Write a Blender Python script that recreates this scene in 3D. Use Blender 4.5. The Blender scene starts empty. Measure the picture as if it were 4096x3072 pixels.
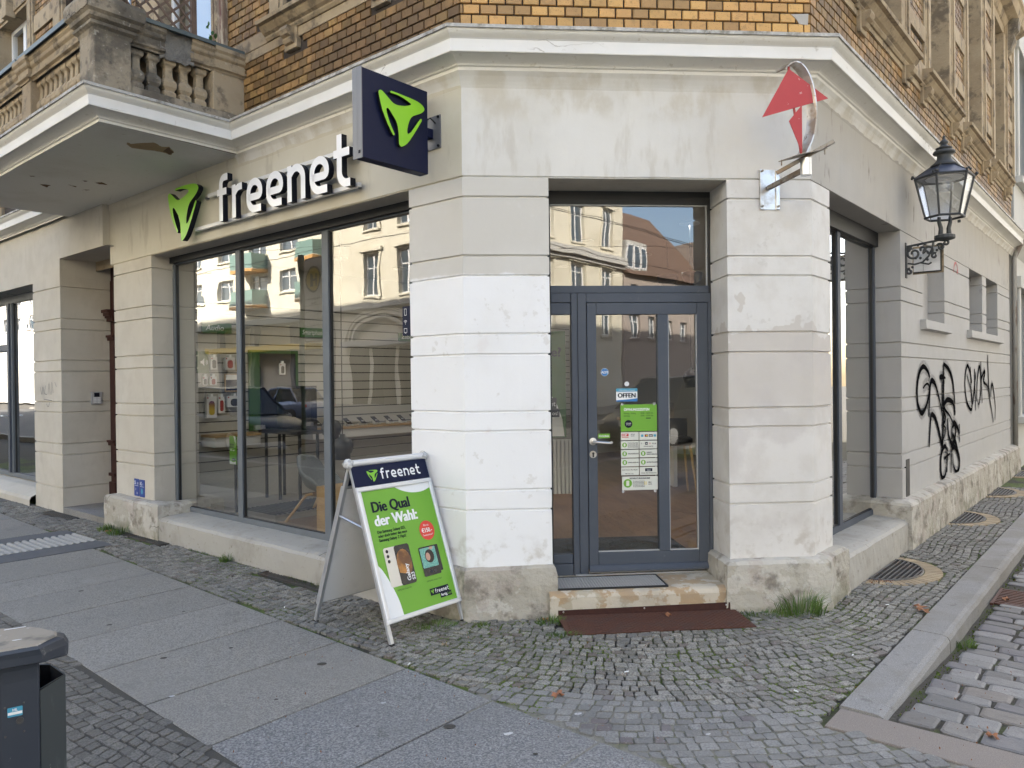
import bpy, bmesh, math, random
from mathutils import Vector, Matrix
from mathutils.geometry import tessellate_polygon
from mathutils import noise as noise_fn
random.seed(7)
sc = bpy.context.scene
col = sc.collection
R_ = math.radians
# ------------------------------------------------------------------ camera
cam = bpy.data.cameras.new('camera'); camo = bpy.data.objects.new('camera', cam); col.objects.link(camo)
cam.sensor_width = 36; cam.lens = 36*3036/4096; cam.clip_end = 500; cam.clip_start = 0.05
_y, _p, _r = R_(4.69), R_(-0.30), R_(-0.657)
fw = Vector((math.sin(_y)*math.cos(_p), math.cos(_y)*math.cos(_p), math.sin(_p)))
rt = Vector((math.cos(_y), -math.sin(_y), 0)); up = rt.cross(fw)
r2 = rt*math.cos(_r)+up*math.sin(_r); u2 = -rt*math.sin(_r)+up*math.cos(_r)
M = Matrix((r2, u2, -fw)).transposed().to_4x4(); M.translation = (0, 0, 1.62)
camo.matrix_world = M
sc.camera = camo
# ------------------------------------------------------------------ sky, sun, exposure
SUN_EL, SUN_AZ = R_(33), R_(20)      # azimuth clockwise from +Y
w = bpy.data.worlds.new('World'); sc.world = w; w.use_nodes = True
nt = w.node_tree; bg = nt.nodes['Background']; sky = nt.nodes.new('ShaderNodeTexSky')
sky.sky_type = 'NISHITA'; sky.sun_disc = False; sky.sun_elevation = SUN_EL; sky.sun_rotation = SUN_AZ
sky.dust_density = 3.0; sky.air_density = 1.0; sky.ozone_density = 1.0
nt.links.new(sky.outputs[0], bg.inputs[0]); bg.inputs[1].default_value = 0.15
sl = bpy.data.lights.new('sun', 'SUN'); sl.energy = 5.0; sl.angle = R_(0.53); sl.color = (1, .92, .78)
slo = bpy.data.objects.new('sun', sl); col.objects.link(slo)
sd = Vector((math.sin(SUN_AZ)*math.cos(SUN_EL), math.cos(SUN_AZ)*math.cos(SUN_EL), math.sin(SUN_EL)))
slo.rotation_euler = (-sd).to_track_quat('-Z', 'Y').to_euler(); slo.location = (0, 0, 30)
sc.view_settings.view_transform = 'Standard'; sc.view_settings.look = 'None'
sc.view_settings.exposure = 2.2; sc.view_settings.gamma = 1; sc.view_settings.use_curve_mapping = False
sc.render.engine = 'CYCLES'
try:
    sc.cycles.max_bounces = 10; sc.cycles.transparent_max_bounces = 16; sc.cycles.caustics_reflective = False
except Exception: pass

# ------------------------------------------------------------------ materials
def inp(n, k, v):
    if v is None: return
    if hasattr(v, 'node'): n.id_data.links.new(v, n.inputs[k])
    else: n.inputs[k].default_value = v
class NT:
    def __init__(s, m): s.t = m.node_tree; s.N = s.t.nodes; s.geo = s.N.new('ShaderNodeNewGeometry'); s.oi = None; s.tc = s.N.new('ShaderNodeTexCoord'); s.sep = None
    def n(s, typ, **kw):
        nd = s.N.new('ShaderNode'+typ)
        for k, v in kw.items():
            if k[0] == 'i' and k[1:].isdigit(): inp(nd, int(k[1:]), v)
            else: setattr(nd, k, v)
        return nd
    def math(s, op, a, b=0.0, c=None, clamp=False):
        nd = s.n('Math', operation=op, use_clamp=clamp); inp(nd, 0, a); inp(nd, 1, b)
        if c is not None: inp(nd, 2, c)
        return nd.outputs[0]
    def pos(s, scale=(1, 1, 1), space='w', rot=0):
        src = s.geo.outputs['Position'] if space == 'w' else s.tc.outputs['Object']
        mp = s.n('Mapping'); s.t.links.new(src, mp.inputs[0]); mp.inputs['Scale'].default_value = scale; mp.inputs['Rotation'].default_value = (0, 0, rot)
        return mp.outputs[0]
    def noise(s, scale, detail=4, rough=.55, sc3=(1, 1, 1), space='w', dist=0):
        nd = s.n('TexNoise'); s.t.links.new(s.pos(sc3, space), nd.inputs['Vector']); nd.inputs['Scale'].default_value = scale
        nd.inputs['Detail'].default_value = detail; nd.inputs['Roughness'].default_value = rough; nd.inputs['Distortion'].default_value = dist
        return nd.outputs['Fac']
    def ramp(s, v, lo, hi, a=0., b=1.):
        nd = s.n('MapRange', clamp=True); nd.interpolation_type = 'SMOOTHSTEP'
        s.t.links.new(v, nd.inputs[0])
        for i, x in enumerate((lo, hi, a, b)): nd.inputs[i+1].default_value = x
        return nd.outputs[0]
    def zc(s):
        if s.sep is None:
            s.sep = s.n('SeparateXYZ'); s.t.links.new(s.geo.outputs['Position'], s.sep.inputs[0])
        return s.sep.outputs[2]
    def mix(s, f, a, b):
        nd = s.n('Mix', data_type='RGBA'); inp(nd, 0, f); inp(nd, 6, a); inp(nd, 7, b); return nd.outputs[2]
def C4(c): return (c[0], c[1], c[2], 1) if len(c) == 3 else c
MATS = {}
def mat(name, base, rough=.8, metal=0., layers=(), bumps=(), rnd=0., spec=None, space='w', emit=None, coat=0):
    m = bpy.data.materials.new(name); m.use_nodes = True; MATS[name] = m
    T = NT(m); b = T.N['Principled BSDF']
    b.inputs['Roughness'].default_value = rough; b.inputs['Metallic'].default_value = metal
    if spec is not None: b.inputs['Specular IOR Level'].default_value = spec
    if coat: b.inputs['Coat Weight'].default_value = coat
    c = T.n('RGB'); c.outputs[0].default_value = C4(base); c = c.outputs[0]
    if rnd:
        oi = T.n('ObjectInfo'); r = T.math('FRACT', T.math('ADD', oi.outputs['Random'], T.geo.outputs['Random Per Island']))
        hv = T.n('HueSaturation'); T.t.links.new(c, hv.inputs['Color']); T.t.links.new(T.ramp(r, 0, 1, 1-rnd, 1+rnd), hv.inputs['Value'])
        r2_ = T.math('FRACT', T.math('MULTIPLY', r, 7.31)); T.t.links.new(T.ramp(r2_, 0, 1, .5-rnd*.018, .5+rnd*.018), hv.inputs['Hue']); c = hv.outputs[0]
    for L in layers:
        k = L.get('k', 'noise'); s3 = L.get('s3', (1, 1, 1))
        if k == 'noise': f = T.ramp(T.noise(L['s'], L.get('d', 5), L.get('r', .6), s3, space, L.get('dist', 0)), L['lo'], L['hi'])
        elif k == 'voro':
            v = T.n('TexVoronoi'); T.t.links.new(T.pos(s3, space), v.inputs['Vector']); v.inputs['Scale'].default_value = L['s']; f = T.ramp(v.outputs['Distance'], L['lo'], L['hi'])
        elif k == 'rand':
            oi = T.n('ObjectInfo'); r = T.math('FRACT', T.math('MULTIPLY', T.math('ADD', oi.outputs['Random'], T.geo.outputs['Random Per Island']), L.get('s', 3.7))); f = T.ramp(r, L['lo'], L['hi'])
        elif k == 'crack':
            v = T.n('TexVoronoi', feature='DISTANCE_TO_EDGE'); nz = T.n('TexNoise'); T.t.links.new(T.pos(), nz.inputs['Vector']); nz.inputs['Scale'].default_value = 3; nz.inputs['Detail'].default_value = 6
            mx = T.n('Mix', data_type='VECTOR'); mx.inputs[0].default_value = .25; T.t.links.new(T.pos(s3), mx.inputs[4]); T.t.links.new(nz.outputs['Color'], mx.inputs[5])
            T.t.links.new(mx.outputs[1], v.inputs['Vector']); v.inputs['Scale'].default_value = L['s']
            f = T.math('MULTIPLY', T.ramp(v.outputs['Distance'], 0, L.get('w', .008)*.5, 1, 0), T.ramp(T.noise(.9, 2), .56, .64))
        else: f = None
        if 'z' in L:
            z0, z1, sf = L['z']; j = L.get('j', .15)
            zz = T.math('ADD', T.zc(), T.math('MULTIPLY', T.math('SUBTRACT', T.noise(L.get('js', 3), 4), .5), j*2))
            g = T.ramp(zz, z0-sf, z0+sf)
            g2 = T.ramp(zz, z1-sf, z1+sf, 1, 0); g = T.math('MULTIPLY', g, g2)
            f = g if f is None else T.math('MULTIPLY', f, g)
        if 'm' in L:   # second noise mask
            f = T.math('MULTIPLY', f, T.ramp(T.noise(L['m'][0], 3), L['m'][1], L['m'][2]))
        f = T.math('MULTIPLY', f, L.get('f', 1.)); c = T.mix(f, c, C4(L['c']))
    T.t.links.new(c, b.inputs['Base Color'])
    prev = None
    for B in bumps:
        bp = T.n('Bump'); bp.inputs['Strength'].default_value = B[1]; bp.inputs['Distance'].default_value = B[2] if len(B) > 2 else .01
        h = T.noise(B[0], B[3] if len(B) > 3 else 5, .6, (1, 1, 1), space); T.t.links.new(h, bp.inputs['Height'])
        if prev: T.t.links.new(prev, bp.inputs['Normal'])
        prev = bp.outputs[0]
    if prev: T.t.links.new(prev, b.inputs['Normal'])
    if emit: b.inputs['Emission Color'].default_value = C4(emit[0]); b.inputs['Emission Strength'].default_value = emit[1]
    return m
def S(r, g, b):   # sRGB 0-255 -> linear
    f = lambda v: (v/255/12.92) if v/255 <= .04045 else ((v/255+.055)/1.055)**2.4
    return (f(r), f(g), f(b))
grime = lambda f=.5: dict(s=1.2, lo=.45, hi=.75, c=(.30, .26, .20), f=f)
fine = lambda c, f=.35, s=9: dict(s=s, lo=.4, hi=.7, c=c, f=f)
PB = [(60, .12, .004), (9, .12, .01), (300, .10, .002, 2)]
beige = (.50, .465, .40); whit = (.66, .67, .68)
mat('plaster', beige, .9, layers=[dict(s=.8, lo=.4, hi=.7, c=(.56, .53, .47), f=.8), fine((.42, .385, .325), .45, 3.5), dict(s=14, lo=.55, hi=.75, c=(.36, .33, .28), f=.25, s3=(1, 1, .3)), dict(s=30, lo=.62, hi=.75, c=(.33, .29, .24), f=.35, z=(.2, .9, .2)), dict(s=5, lo=.60, hi=.68, c=(.37, .335, .28), f=.4, m=(.8, .5, .62), s3=(1, 1, .4))], bumps=PB)
mat('plaster_fascia', (.67, .655, .62), .9, layers=[dict(s=.9, lo=.4, hi=.7, c=(.545, .53, .495), f=.7), fine((.66, .655, .64), .4, 2.5), dict(s=9, lo=.55, hi=.72, c=(.45, .41, .345), f=.4, s3=(1, 1, .22)), dict(s=5, lo=.42, hi=.62, c=(.50, .46, .385), f=.7, s3=(1, 1, .6), z=(3.42, 3.9, .07), j=.06)], bumps=PB)
mat('plaster_warm_bounce', (.57, .535, .445), .9, layers=[dict(s=.9, lo=.4, hi=.7, c=(.51, .47, .38), f=.8), dict(s=3.5, lo=.45, hi=.7, c=(.60, .575, .50), f=.4), dict(s=6, lo=.58, hi=.70, c=(.36, .32, .25), f=.45, s3=(1, 1, .22)), dict(s=16, lo=.62, hi=.68, c=(.66, .65, .60), f=.6, s3=(1, 1, .12), z=(3.3, 3.62, .06), m=(2, .48, .6))], bumps=PB)  # fascia plaster yellowed: warm bounce light put into the colour, streaks are stains
mat('plaster_white', (.56, .54, .50), .88, layers=[dict(k='z', z=(-1, 2.34, .012), j=.035, js=6, c=(.80, .805, .82), f=1), dict(s=1.1, lo=.45, hi=.7, c=(.68, .67, .65), f=.4), dict(s=2.2, lo=.6, hi=.68, c=(.66, .58, .57), f=.35, z=(.9, 1.9, .3)), dict(s=8, lo=.5, hi=.68, c=(.42, .385, .33), f=.55, z=(-1, .52, .12)), dict(s=16, lo=.58, hi=.66, c=(.60, .585, .56), f=.5, m=(3, .5, .6))], bumps=PB)
mat('plaster_patched', (.66, .65, .635), .88, layers=[dict(k='z', z=(-1, 1.97, .008), j=.55, js=2.6, c=(.55, .52, .49), f=1), dict(k='z', z=(-1, 1.35, .12), j=.4, js=1.6, c=(.65, .635, .615), f=.9), dict(s=2.1, lo=.52, hi=.62, c=(.50, .47, .46), f=.5, z=(.6, 2.0, .2)), fine((.50, .47, .43), .4, 5), dict(s=7, lo=.5, hi=.68, c=(.36, .31, .26), f=.55, z=(-1, .62, .14)), dict(s=18, lo=.58, hi=.66, c=(.52, .50, .47), f=.45, m=(3, .48, .6))], bumps=PB)
mat('plaster_grey', (.41, .405, .40), .9, layers=[dict(k='z', z=(2.95, 9, .1), j=.1, c=(.40, .38, .35), f=1), dict(s=.7, lo=.4, hi=.7, c=(.40, .39, .375), f=.7), dict(s=9, lo=.58, hi=.66, c=(.09, .078, .065), f=.85, s3=(1, 1, .26), z=(2.7, 3.68, .15), m=(1.3, .46, .56)), dict(k='z', z=(3.3, 3.9, .12), j=.2, c=(.36, .335, .295), f=.6), fine((.36, .35, .33), .35, 4)], bumps=PB)
mat('cornice_white', (.76, .755, .745), .85, layers=[dict(s=1.3, lo=.45, hi=.75, c=(.66, .65, .62), f=.7), dict(s=12, lo=.62, hi=.72, c=(.30, .26, .2), f=.45, m=(1.5, .5, .6)), dict(k='crack', s=.7, w=.006, c=(.2, .17, .14), f=.7)], bumps=PB)
mat('cornice_soffit', (.70, .685, .645), .9, layers=[dict(s=1.5, lo=.45, hi=.7, c=(.61, .59, .53), f=.7), dict(s=20, lo=.62, hi=.7, c=(.45, .4, .32), f=.45), dict(k='crack', s=.6, w=.004, c=(.25, .22, .19), f=.5)], bumps=[(25, .25, .01), (5, .15, .02)])
mat('flashing', (.42, .41, .39), .7, layers=[dict(s=9, lo=.45, hi=.65, c=(.17, .155, .12), f=.8), dict(s=30, lo=.5, hi=.65, c=(.62, .61, .58), f=.5)], bumps=[(40, .4, .008)])
mat('plinth', (.42, .395, .34), .92, layers=[dict(s=1.6, lo=.42, hi=.62, c=(.36, .335, .285), f=.8), dict(s=2.6, lo=.56, hi=.58, c=(.53, .51, .465), f=.6), dict(s=3.2, lo=.55, hi=.58, c=(.43, .38, .335), f=.6), dict(s=6, lo=.50, hi=.66, c=(.15, .13, .105), f=.75), dict(s=2.4, lo=.5, hi=.62, c=(.12, .12, .06), f=.6, z=(-1, .13, .08)), dict(k='crack', s=1.3, w=.016, c=(.06, .05, .04), f=.95)], bumps=[(4, .7, .04), (9, .5, .03), (45, .5, .01), (150, .3, .004)])
mat('step_stone', (.40, .355, .27), .85, layers=[dict(s=4, lo=.47, hi=.55, c=(.36, .22, .10), f=.6, s3=(.4, 1, 1)), dict(s=9, lo=.48, hi=.54, c=(.54, .50, .42), f=.8), dict(s=2.5, lo=.5, hi=.7, c=(.3, .27, .22), f=.6)], bumps=[(10, .4, .02), (60, .4, .008)])
mat('sill_stone', (.38, .365, .33), .85, layers=[dict(s=2.5, lo=.45, hi=.7, c=(.26, .245, .21), f=.8), dict(s=20, lo=.6, hi=.7, c=(.18, .16, .13), f=.6), dict(k='crack', s=.9, w=.01, c=(.08, .07, .06), f=.9)], bumps=[(20, .3, .01), (90, .3, .004)])
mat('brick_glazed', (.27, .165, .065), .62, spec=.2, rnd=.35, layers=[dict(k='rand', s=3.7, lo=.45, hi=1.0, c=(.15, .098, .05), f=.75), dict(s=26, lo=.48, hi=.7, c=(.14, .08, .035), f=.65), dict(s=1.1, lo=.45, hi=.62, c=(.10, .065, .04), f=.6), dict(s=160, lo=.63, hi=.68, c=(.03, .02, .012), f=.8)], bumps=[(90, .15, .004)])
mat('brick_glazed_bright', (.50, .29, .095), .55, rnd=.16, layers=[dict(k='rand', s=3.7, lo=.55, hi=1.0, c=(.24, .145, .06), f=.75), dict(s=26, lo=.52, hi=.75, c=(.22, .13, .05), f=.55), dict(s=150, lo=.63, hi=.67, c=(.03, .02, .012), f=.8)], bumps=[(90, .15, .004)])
mat('mortar_dark', (.045, .035, .028), .95, bumps=[(80, .4, .005)])
tan = (.37, .295, .195)
mat('stone_tan', tan, .92, layers=[dict(s=2.2, lo=.42, hi=.66, c=(.27, .205, .13), f=.8), dict(s=6, lo=.50, hi=.66, c=(.10, .08, .06), f=.75), dict(s=30, lo=.6, hi=.72, c=(.48, .42, .33), f=.5), dict(k='crack', s=1.2, w=.01, c=(.05, .04, .03), f=.8)], bumps=[(12, .35, .02), (70, .4, .006)])
mat('stone_weathered', (.30, .255, .19), .95, layers=[dict(s=3.0, lo=.44, hi=.60, c=(.085, .075, .062), f=.85), dict(s=9, lo=.5, hi=.62, c=(.16, .14, .11), f=.6), dict(s=14, lo=.55, hi=.72, c=(.06, .052, .042), f=.7), dict(s=22, lo=.62, hi=.7, c=(.45, .42, .36), f=.6), dict(k='crack', s=1.7, w=.014, c=(.03, .025, .02), f=.9)], bumps=[(12, .5, .02), (60, .6, .008)])
mat('cement_patch', (.21, .20, .18), .95, layers=[fine((.13, .12, .11), .6, 8)], bumps=[(14, .9, .03), (60, .5, .008)])
mat('zinc', (.10, .125, .13), .5, metal=.3, layers=[fine((.15, .17, .17), .5, 4)])
mat('frame_anthracite', S(74, 80, 90), .55, spec=.3, layers=[dict(s=3, lo=.4, hi=.7, c=S(82, 88, 98), f=.5), dict(s=40, lo=.62, hi=.72, c=S(120, 122, 124), f=.25)], bumps=[(4, .05, .01)])
mat('frame_grey', S(104, 110, 116), .55, spec=.35, layers=[dict(s=4, lo=.4, hi=.7, c=S(92, 97, 102), f=.5)], bumps=[(4, .05, .01)])
mat('frame_dark', (.012, .013, .015), .5)
mat('frame_seal', (.42, .43, .44), .5)
mat('maroon_wood', (.045, .013, .010), .6, layers=[fine((.03, .010, .008), .6, 8)])
mat('white_pvc', (.72, .73, .75), .4)
mat('steel', (.60, .60, .60), .32, metal=.95, layers=[dict(s=7, lo=.5, hi=.65, c=(.33, .28, .22), f=.6)])
mat('steel_band', (.60, .58, .54), .35, metal=.8, layers=[dict(s=5, lo=.48, hi=.62, c=(.30, .22, .14), f=.75), dict(s=25, lo=.58, hi=.66, c=(.16, .08, .04), f=.6)], bumps=[(30, .15, .004)])
mat('steel_rust', (.26, .24, .21), .55, metal=.6, layers=[dict(s=6, lo=.45, hi=.6, c=(.22, .15, .09), f=.8), dict(s=25, lo=.55, hi=.65, c=(.12, .06, .03), f=.7)], bumps=[(40, .2, .004)])
mat('red_paint', (.43, .035, .035), .45, layers=[dict(s=3, lo=.4, hi=.7, c=(.44, .05, .045), f=.5), dict(s=30, lo=.66, hi=.7, c=(.65, .5, .45), f=.5)])
mat('lamp_iron', (.040, .045, .050), .55, layers=[fine((.07, .072, .07), .5, 12)], bumps=[(60, .2, .004)])
mat('lamp_roof', (.045, .055, .085), .4)
mat('sign_navy', (.006, .009, .035), .5, spec=.2)
mat('sign_green', (.24, .56, .012), .35)
mat('sign_side', (.008, .009, .015), .5, spec=.2)
mat('sign_white', (.84, .845, .87), .3, coat=.3)
mat('sign_grey', (.16, .165, .18), .4, metal=.3)
mat('alu', (.50, .51, .53), .38, metal=.55, layers=[fine((.42, .43, .44), .4, 15)])
mat('alu_light', (.66, .67, .69), .4, metal=.35)
mat('poster_green', (.145, .37, .028), .42)
mat('poster_navy', (.007, .011, .04), .5, spec=.15)
mat('poster_white', (.76, .77, .78), .4)
mat('poster_red', (.66, .045, .03), .4)
mat('poster_back', (.74, .745, .76), .5, layers=[dict(s=5, lo=.5, hi=.7, c=(.64, .65, .66), f=.6), dict(s=60, lo=.68, hi=.72, c=(.2, .19, .18), f=.6)])
mat('ink_dark', (.012, .015, .028), .5, spec=.15); mat('ink_white', (.78, .79, .8), .45); mat('ink_green', (.2, .5, .03), .4)
mat('phone_cream', (.66, .62, .54), .3); mat('phone_black', (.012, .012, .015), .25)
mat('wallpaper_orange', (.50, .22, .05), .4, layers=[dict(s=9, lo=.35, hi=.65, c=(.10, .04, .02), f=.9)])
mat('skin_print', (.52, .30, .22), .5); mat('hair_print', (.02, .012, .01), .5); mat('mint_print', (.22, .48, .40), .5, layers=[dict(s=120, lo=.45, hi=.55, c=(.08, .28, .24), f=.8)])
mat('tape', (.6, .6, .6), .25, layers=[dict(s=60, lo=.4, hi=.6, c=(.35, .35, .35), f=.7)], bumps=[(90, .9, .01)])
mat('sticker_blue', (.02, .16, .42), .35); mat('plate_blue', (.01, .045, .26), .35); mat('sticker_cyan', (.06, .30, .45), .4)
mat('card_yellow', (.63, .64, .58), .5); mat('card_red', (.5, .04, .04), .5)
gr = [dict(s=110, lo=.44, hi=.56, c=(.09, .092, .095), f=.85, d=3), dict(s=85, lo=.56, hi=.64, c=(.34, .335, .33), f=.7, d=3), dict(s=1.3, lo=.4, hi=.7, c=(.15, .148, .145), f=.5), dict(s=7, lo=.60, hi=.70, c=(.07, .068, .06), f=.4)]
mat('granite_slab', (.212, .208, .202), .78, rnd=.08, layers=gr, bumps=[(240, .35, .004, 3)])
gb = [dict(s=120, lo=.44, hi=.56, c=(.105, .10, .09), f=.7, d=3), dict(s=95, lo=.57, hi=.65, c=(.33, .32, .29), f=.6, d=3), dict(s=.9, lo=.4, hi=.65, c=(.20, .19, .17), f=.5), dict(s=5, lo=.56, hi=.70, c=(.13, .124, .11), f=.4), dict(s=2.2, lo=.6, hi=.7, c=(.27, .26, .24), f=.35)]
mat('granite_slab_brown', (.265, .252, .228), .8, rnd=.07, layers=gb, bumps=[(240, .35, .004, 3)])
mat('granite_kerb', (.25, .245, .235), .82, rnd=.06, layers=[dict(s=260, lo=.45, hi=.6, c=(.12, .115, .11), f=.7, d=2), dict(s=200, lo=.60, hi=.68, c=(.45, .44, .42), f=.7, d=2), dict(s=1.6, lo=.42, hi=.65, c=(.17, .155, .13), f=.6), dict(s=12, lo=.62, hi=.68, c=(.09, .08, .07), f=.4)], bumps=[(200, .3, .004, 3), (12, .2, .02)])
mat('granite_red', (.225, .195, .17), .85, layers=[dict(s=240, lo=.45, hi=.6, c=(.13, .11, .095), f=.6, d=2), dict(s=200, lo=.60, hi=.68, c=(.34, .31, .28), f=.5, d=2)], bumps=[(200, .3, .004, 3)])
mat('mosaic_stone', (.225, .215, .190), .88, rnd=.32, layers=[dict(k='rand', s=5.3, lo=.9, hi=.96, c=(.12, .085, .075), f=.7), dict(s=105, lo=.44, hi=.58, c=(.085, .082, .07), f=.75, d=4), dict(s=85, lo=.58, hi=.66, c=(.36, .35, .31), f=.65, d=4), dict(s=1.1, lo=.45, hi=.65, c=(.17, .166, .16), f=.5)], bumps=[(150, .5, .006, 3), (40, .35, .01)])
mat('mosaic_flush', (.190, .186, .178), .85, rnd=.22, layers=[dict(k='rand', s=5.3, lo=.93, hi=.97, c=(.10, .075, .08), f=.8), dict(s=110, lo=.44, hi=.6, c=(.11, .108, .102), f=.65, d=4), dict(s=90, lo=.6, hi=.68, c=(.33, .33, .31), f=.5, d=4), dict(s=1.4, lo=.45, hi=.65, c=(.24, .235, .215), f=.5)], bumps=[(120, .4, .005, 4)])
mat('mosaic_dark', (.140, .132, .118), .88, rnd=.22, layers=[dict(s=105, lo=.44, hi=.6, c=(.07, .066, .058), f=.7, d=4), dict(s=90, lo=.6, hi=.68, c=(.25, .24, .215), f=.5, d=4)], bumps=[(120, .5, .006, 4)])
mat('joint_sand', (.20, .19, .16), 1., layers=[dict(s=3, lo=.45, hi=.6, c=(.11, .115, .06), f=.8), dict(s=70, lo=.5, hi=.65, c=(.10, .095, .08), f=.7)], bumps=[(90, 1., .008)])
mat('joint_road', (.055, .050, .040), 1., layers=[dict(s=3, lo=.50, hi=.60, c=(.055, .075, .018), f=.8, m=(9, .4, .55)), dict(s=60, lo=.55, hi=.68, c=(.13, .12, .10), f=.6)], bumps=[(90, 1., .01)])
mat('joint_dark', (.06, .056, .048), 1., bumps=[(90, 1., .008)])
mat('sett_stone', (.165, .162, .155), .7, rnd=.34, layers=[dict(k='rand', s=5.3, lo=.3, hi=.9, c=(.115, .110, .118), f=.8), dict(k='rand', s=9.1, lo=.75, hi=1., c=(.20, .175, .145), f=.7), dict(s=190, lo=.45, hi=.62, c=(.10, .095, .095), f=.5, d=2), dict(s=9, lo=.55, hi=.7, c=(.10, .09, .085), f=.5)], bumps=[(120, .3, .005, 3), (14, .3, .02)])
mat('joint_moss', (.030, .027, .022), 1., layers=[dict(s=1.6, lo=.40, hi=.54, c=(.070, .105, .014), f=.95, m=(11, .32, .48)), dict(s=60, lo=.55, hi=.7, c=(.12, .11, .09), f=.6)], bumps=[(90, 1., .01)])
mat('ground_dark', (.05, .046, .04), 1., bumps=[(60, 1., .01)])
mat('asphalt', (.06, .06, .06), .9, layers=[fine((.09, .09, .088), .5, 2)], bumps=[(200, .5, .005)])
mat('tactile_dark', (.085, .088, .095), .7, layers=[fine((.11, .11, .115), .4, 6)], bumps=[(200, .2, .003)])
mat('tactile_light', (.34, .335, .32), .8, layers=[dict(s=200, lo=.45, hi=.6, c=(.22, .22, .21), f=.6), dict(s=9, lo=.5, hi=.7, c=(.26, .25, .24), f=.6)], bumps=[(150, .3, .004)])
mat('rust_dark', (.035, .010, .007), .9, layers=[fine((.055, .018, .010), .6, 30)])
mat('rust_plate', (.085, .034, .022), .75, metal=.2, layers=[dict(s=9, lo=.45, hi=.65, c=(.07, .04, .032), f=.7), dict(s=40, lo=.6, hi=.7, c=(.18, .08, .04), f=.5)], bumps=[(70, .3, .004)])
mat('grate_iron', (.10, .10, .10), .5, metal=.6, layers=[dict(s=8, lo=.5, hi=.65, c=(.10, .06, .04), f=.6)])
mat('hole_shade', (.008, .008, .008), 1.)  # flat black put in for the shade inside gratings, wells and holes
mat('mat_mesh', (.12, .12, .125), .5, metal=.5)
mat('brick_well', (.33, .26, .165), .85, rnd=.15, layers=[dict(s=8, lo=.5, hi=.7, c=(.24, .17, .1), f=.6)], bumps=[(80, .3, .005)])
mat('bin_body', (.028, .034, .048), .42, layers=[dict(s=2.5, lo=.4, hi=.7, c=(.04, .046, .058), f=.6), dict(s=9, lo=.66, hi=.69, c=(.42, .42, .42), f=.8, s3=(1, 1, .35), z=(-1, .75, .12)), dict(s=30, lo=.66, hi=.7, c=(.2, .2, .2), f=.5)], bumps=[(8, .06, .01)])
mat('bin_top', (.27, .235, .185), .7, layers=[dict(s=9, lo=.5, hi=.66, c=(.10, .09, .075), f=.75), dict(s=30, lo=.62, hi=.7, c=(.45, .43, .4), f=.6)])
mat('bin_inner', (.010, .008, .008), .8); mat('bin_green', (.034, .042, .046), .55, layers=[dict(s=12, lo=.55, hi=.68, c=(.10, .12, .12), f=.6, s3=(1, 1, .3)), dict(s=14, lo=.66, hi=.69, c=(.4, .4, .38), f=.7, s3=(1, 1, .4))])
mat('peel_tan', (.36, .26, .14), .9, layers=[fine((.28, .19, .10), .5, 12)])
mat('peel_brown', (.14, .085, .045), .95)
mat('grass_blade', (.070, .135, .020), .7, rnd=.35, layers=[dict(k='rand', s=3.3, lo=.6, hi=1, c=(.13, .15, .035), f=.7)])
mat('moss_green', (.085, .125, .014), 1., rnd=.35)
mat('leaf_brown', (.26, .115, .055), .8, rnd=.25, layers=[dict(s=60, lo=.5, hi=.65, c=(.14, .06, .03), f=.6)])
mat('leaf_plant', (.05, .13, .02), .6, rnd=.3)
mat('wood_trellis', (.17, .115, .085), .85, rnd=.12, layers=[dict(s=20, lo=.5, hi=.7, c=(.09, .06, .045), f=.6, s3=(1, 1, .3))])
mat('wood_peeling', (.20, .14, .10), .9, layers=[dict(s=10, lo=.48, hi=.56, c=(.42, .36, .27), f=.9, s3=(1, 1, .2)), dict(s=16, lo=.6, hi=.66, c=(.12, .03, .025), f=.8, s3=(1, 1, .2))], bumps=[(25, .8, .02)])
mat('graffiti_black', (.008, .008, .009), .9, spec=.0); mat('graffiti_grey', (.17, .17, .175), .8); mat('graffiti_red', (.35, .03, .03), .6)
mat('board_white', (.80, .81, .84), .55, layers=[dict(s=4, lo=.5, hi=.7, c=(.42, .42, .43), f=.5)])
# interior
mat('room_wall', (.50, .495, .465), .9); mat('room_ceiling', (.42, .41, .375), .9)
mat('room_floor', (.25, .13, .055), .45, layers=[dict(s=8, lo=.4, hi=.65, c=(.16, .08, .035), f=.7, s3=(1, .12, 1)), dict(s=30, lo=.5, hi=.7, c=(.3, .17, .08), f=.4, s3=(1, .1, 1))])
mat('slat_board', (.42, .41, .375), .6); mat('slat_gap', (.04, .04, .04), .8)
mat('green_panel', (.035, .11, .018), .7); mat('green_dark', (.04, .13, .03), .5)
mat('chair_fabric', (.20, .215, .225), .95, layers=[fine((.15, .16, .17), .5, 60)], bumps=[(220, .4, .003)])
mat('wood_light', (.50, .31, .12), .5, layers=[dict(s=14, lo=.4, hi=.65, c=(.40, .23, .08), f=.6, s3=(1, 1, 6))])
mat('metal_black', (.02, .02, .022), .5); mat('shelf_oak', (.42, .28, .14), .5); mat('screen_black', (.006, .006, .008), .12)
mat('box_white', (.66, .66, .66), .5); mat('speaker_dark', (.03, .03, .04), .6); mat('speaker_red', (.35, .03, .03), .5); mat('speaker_multi', (.25, .12, .04), .4, layers=[dict(k='z', z=(-1, 1.34, .05), j=.02, c=(.55, .40, .03), f=1), dict(k='z', z=(1.39, 3, .03), j=.02, c=(.16, .05, .16), f=1)])
mat('laptop', (.36, .34, .30), .35, metal=.6); mat('grille_mat', (.035, .035, .035), .8)
mat('lamp_glow', (1, 1, 1), .5, emit=((1, .96, .88), 40)); mat('pendant_black', (.015, .015, .016), .4)
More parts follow.
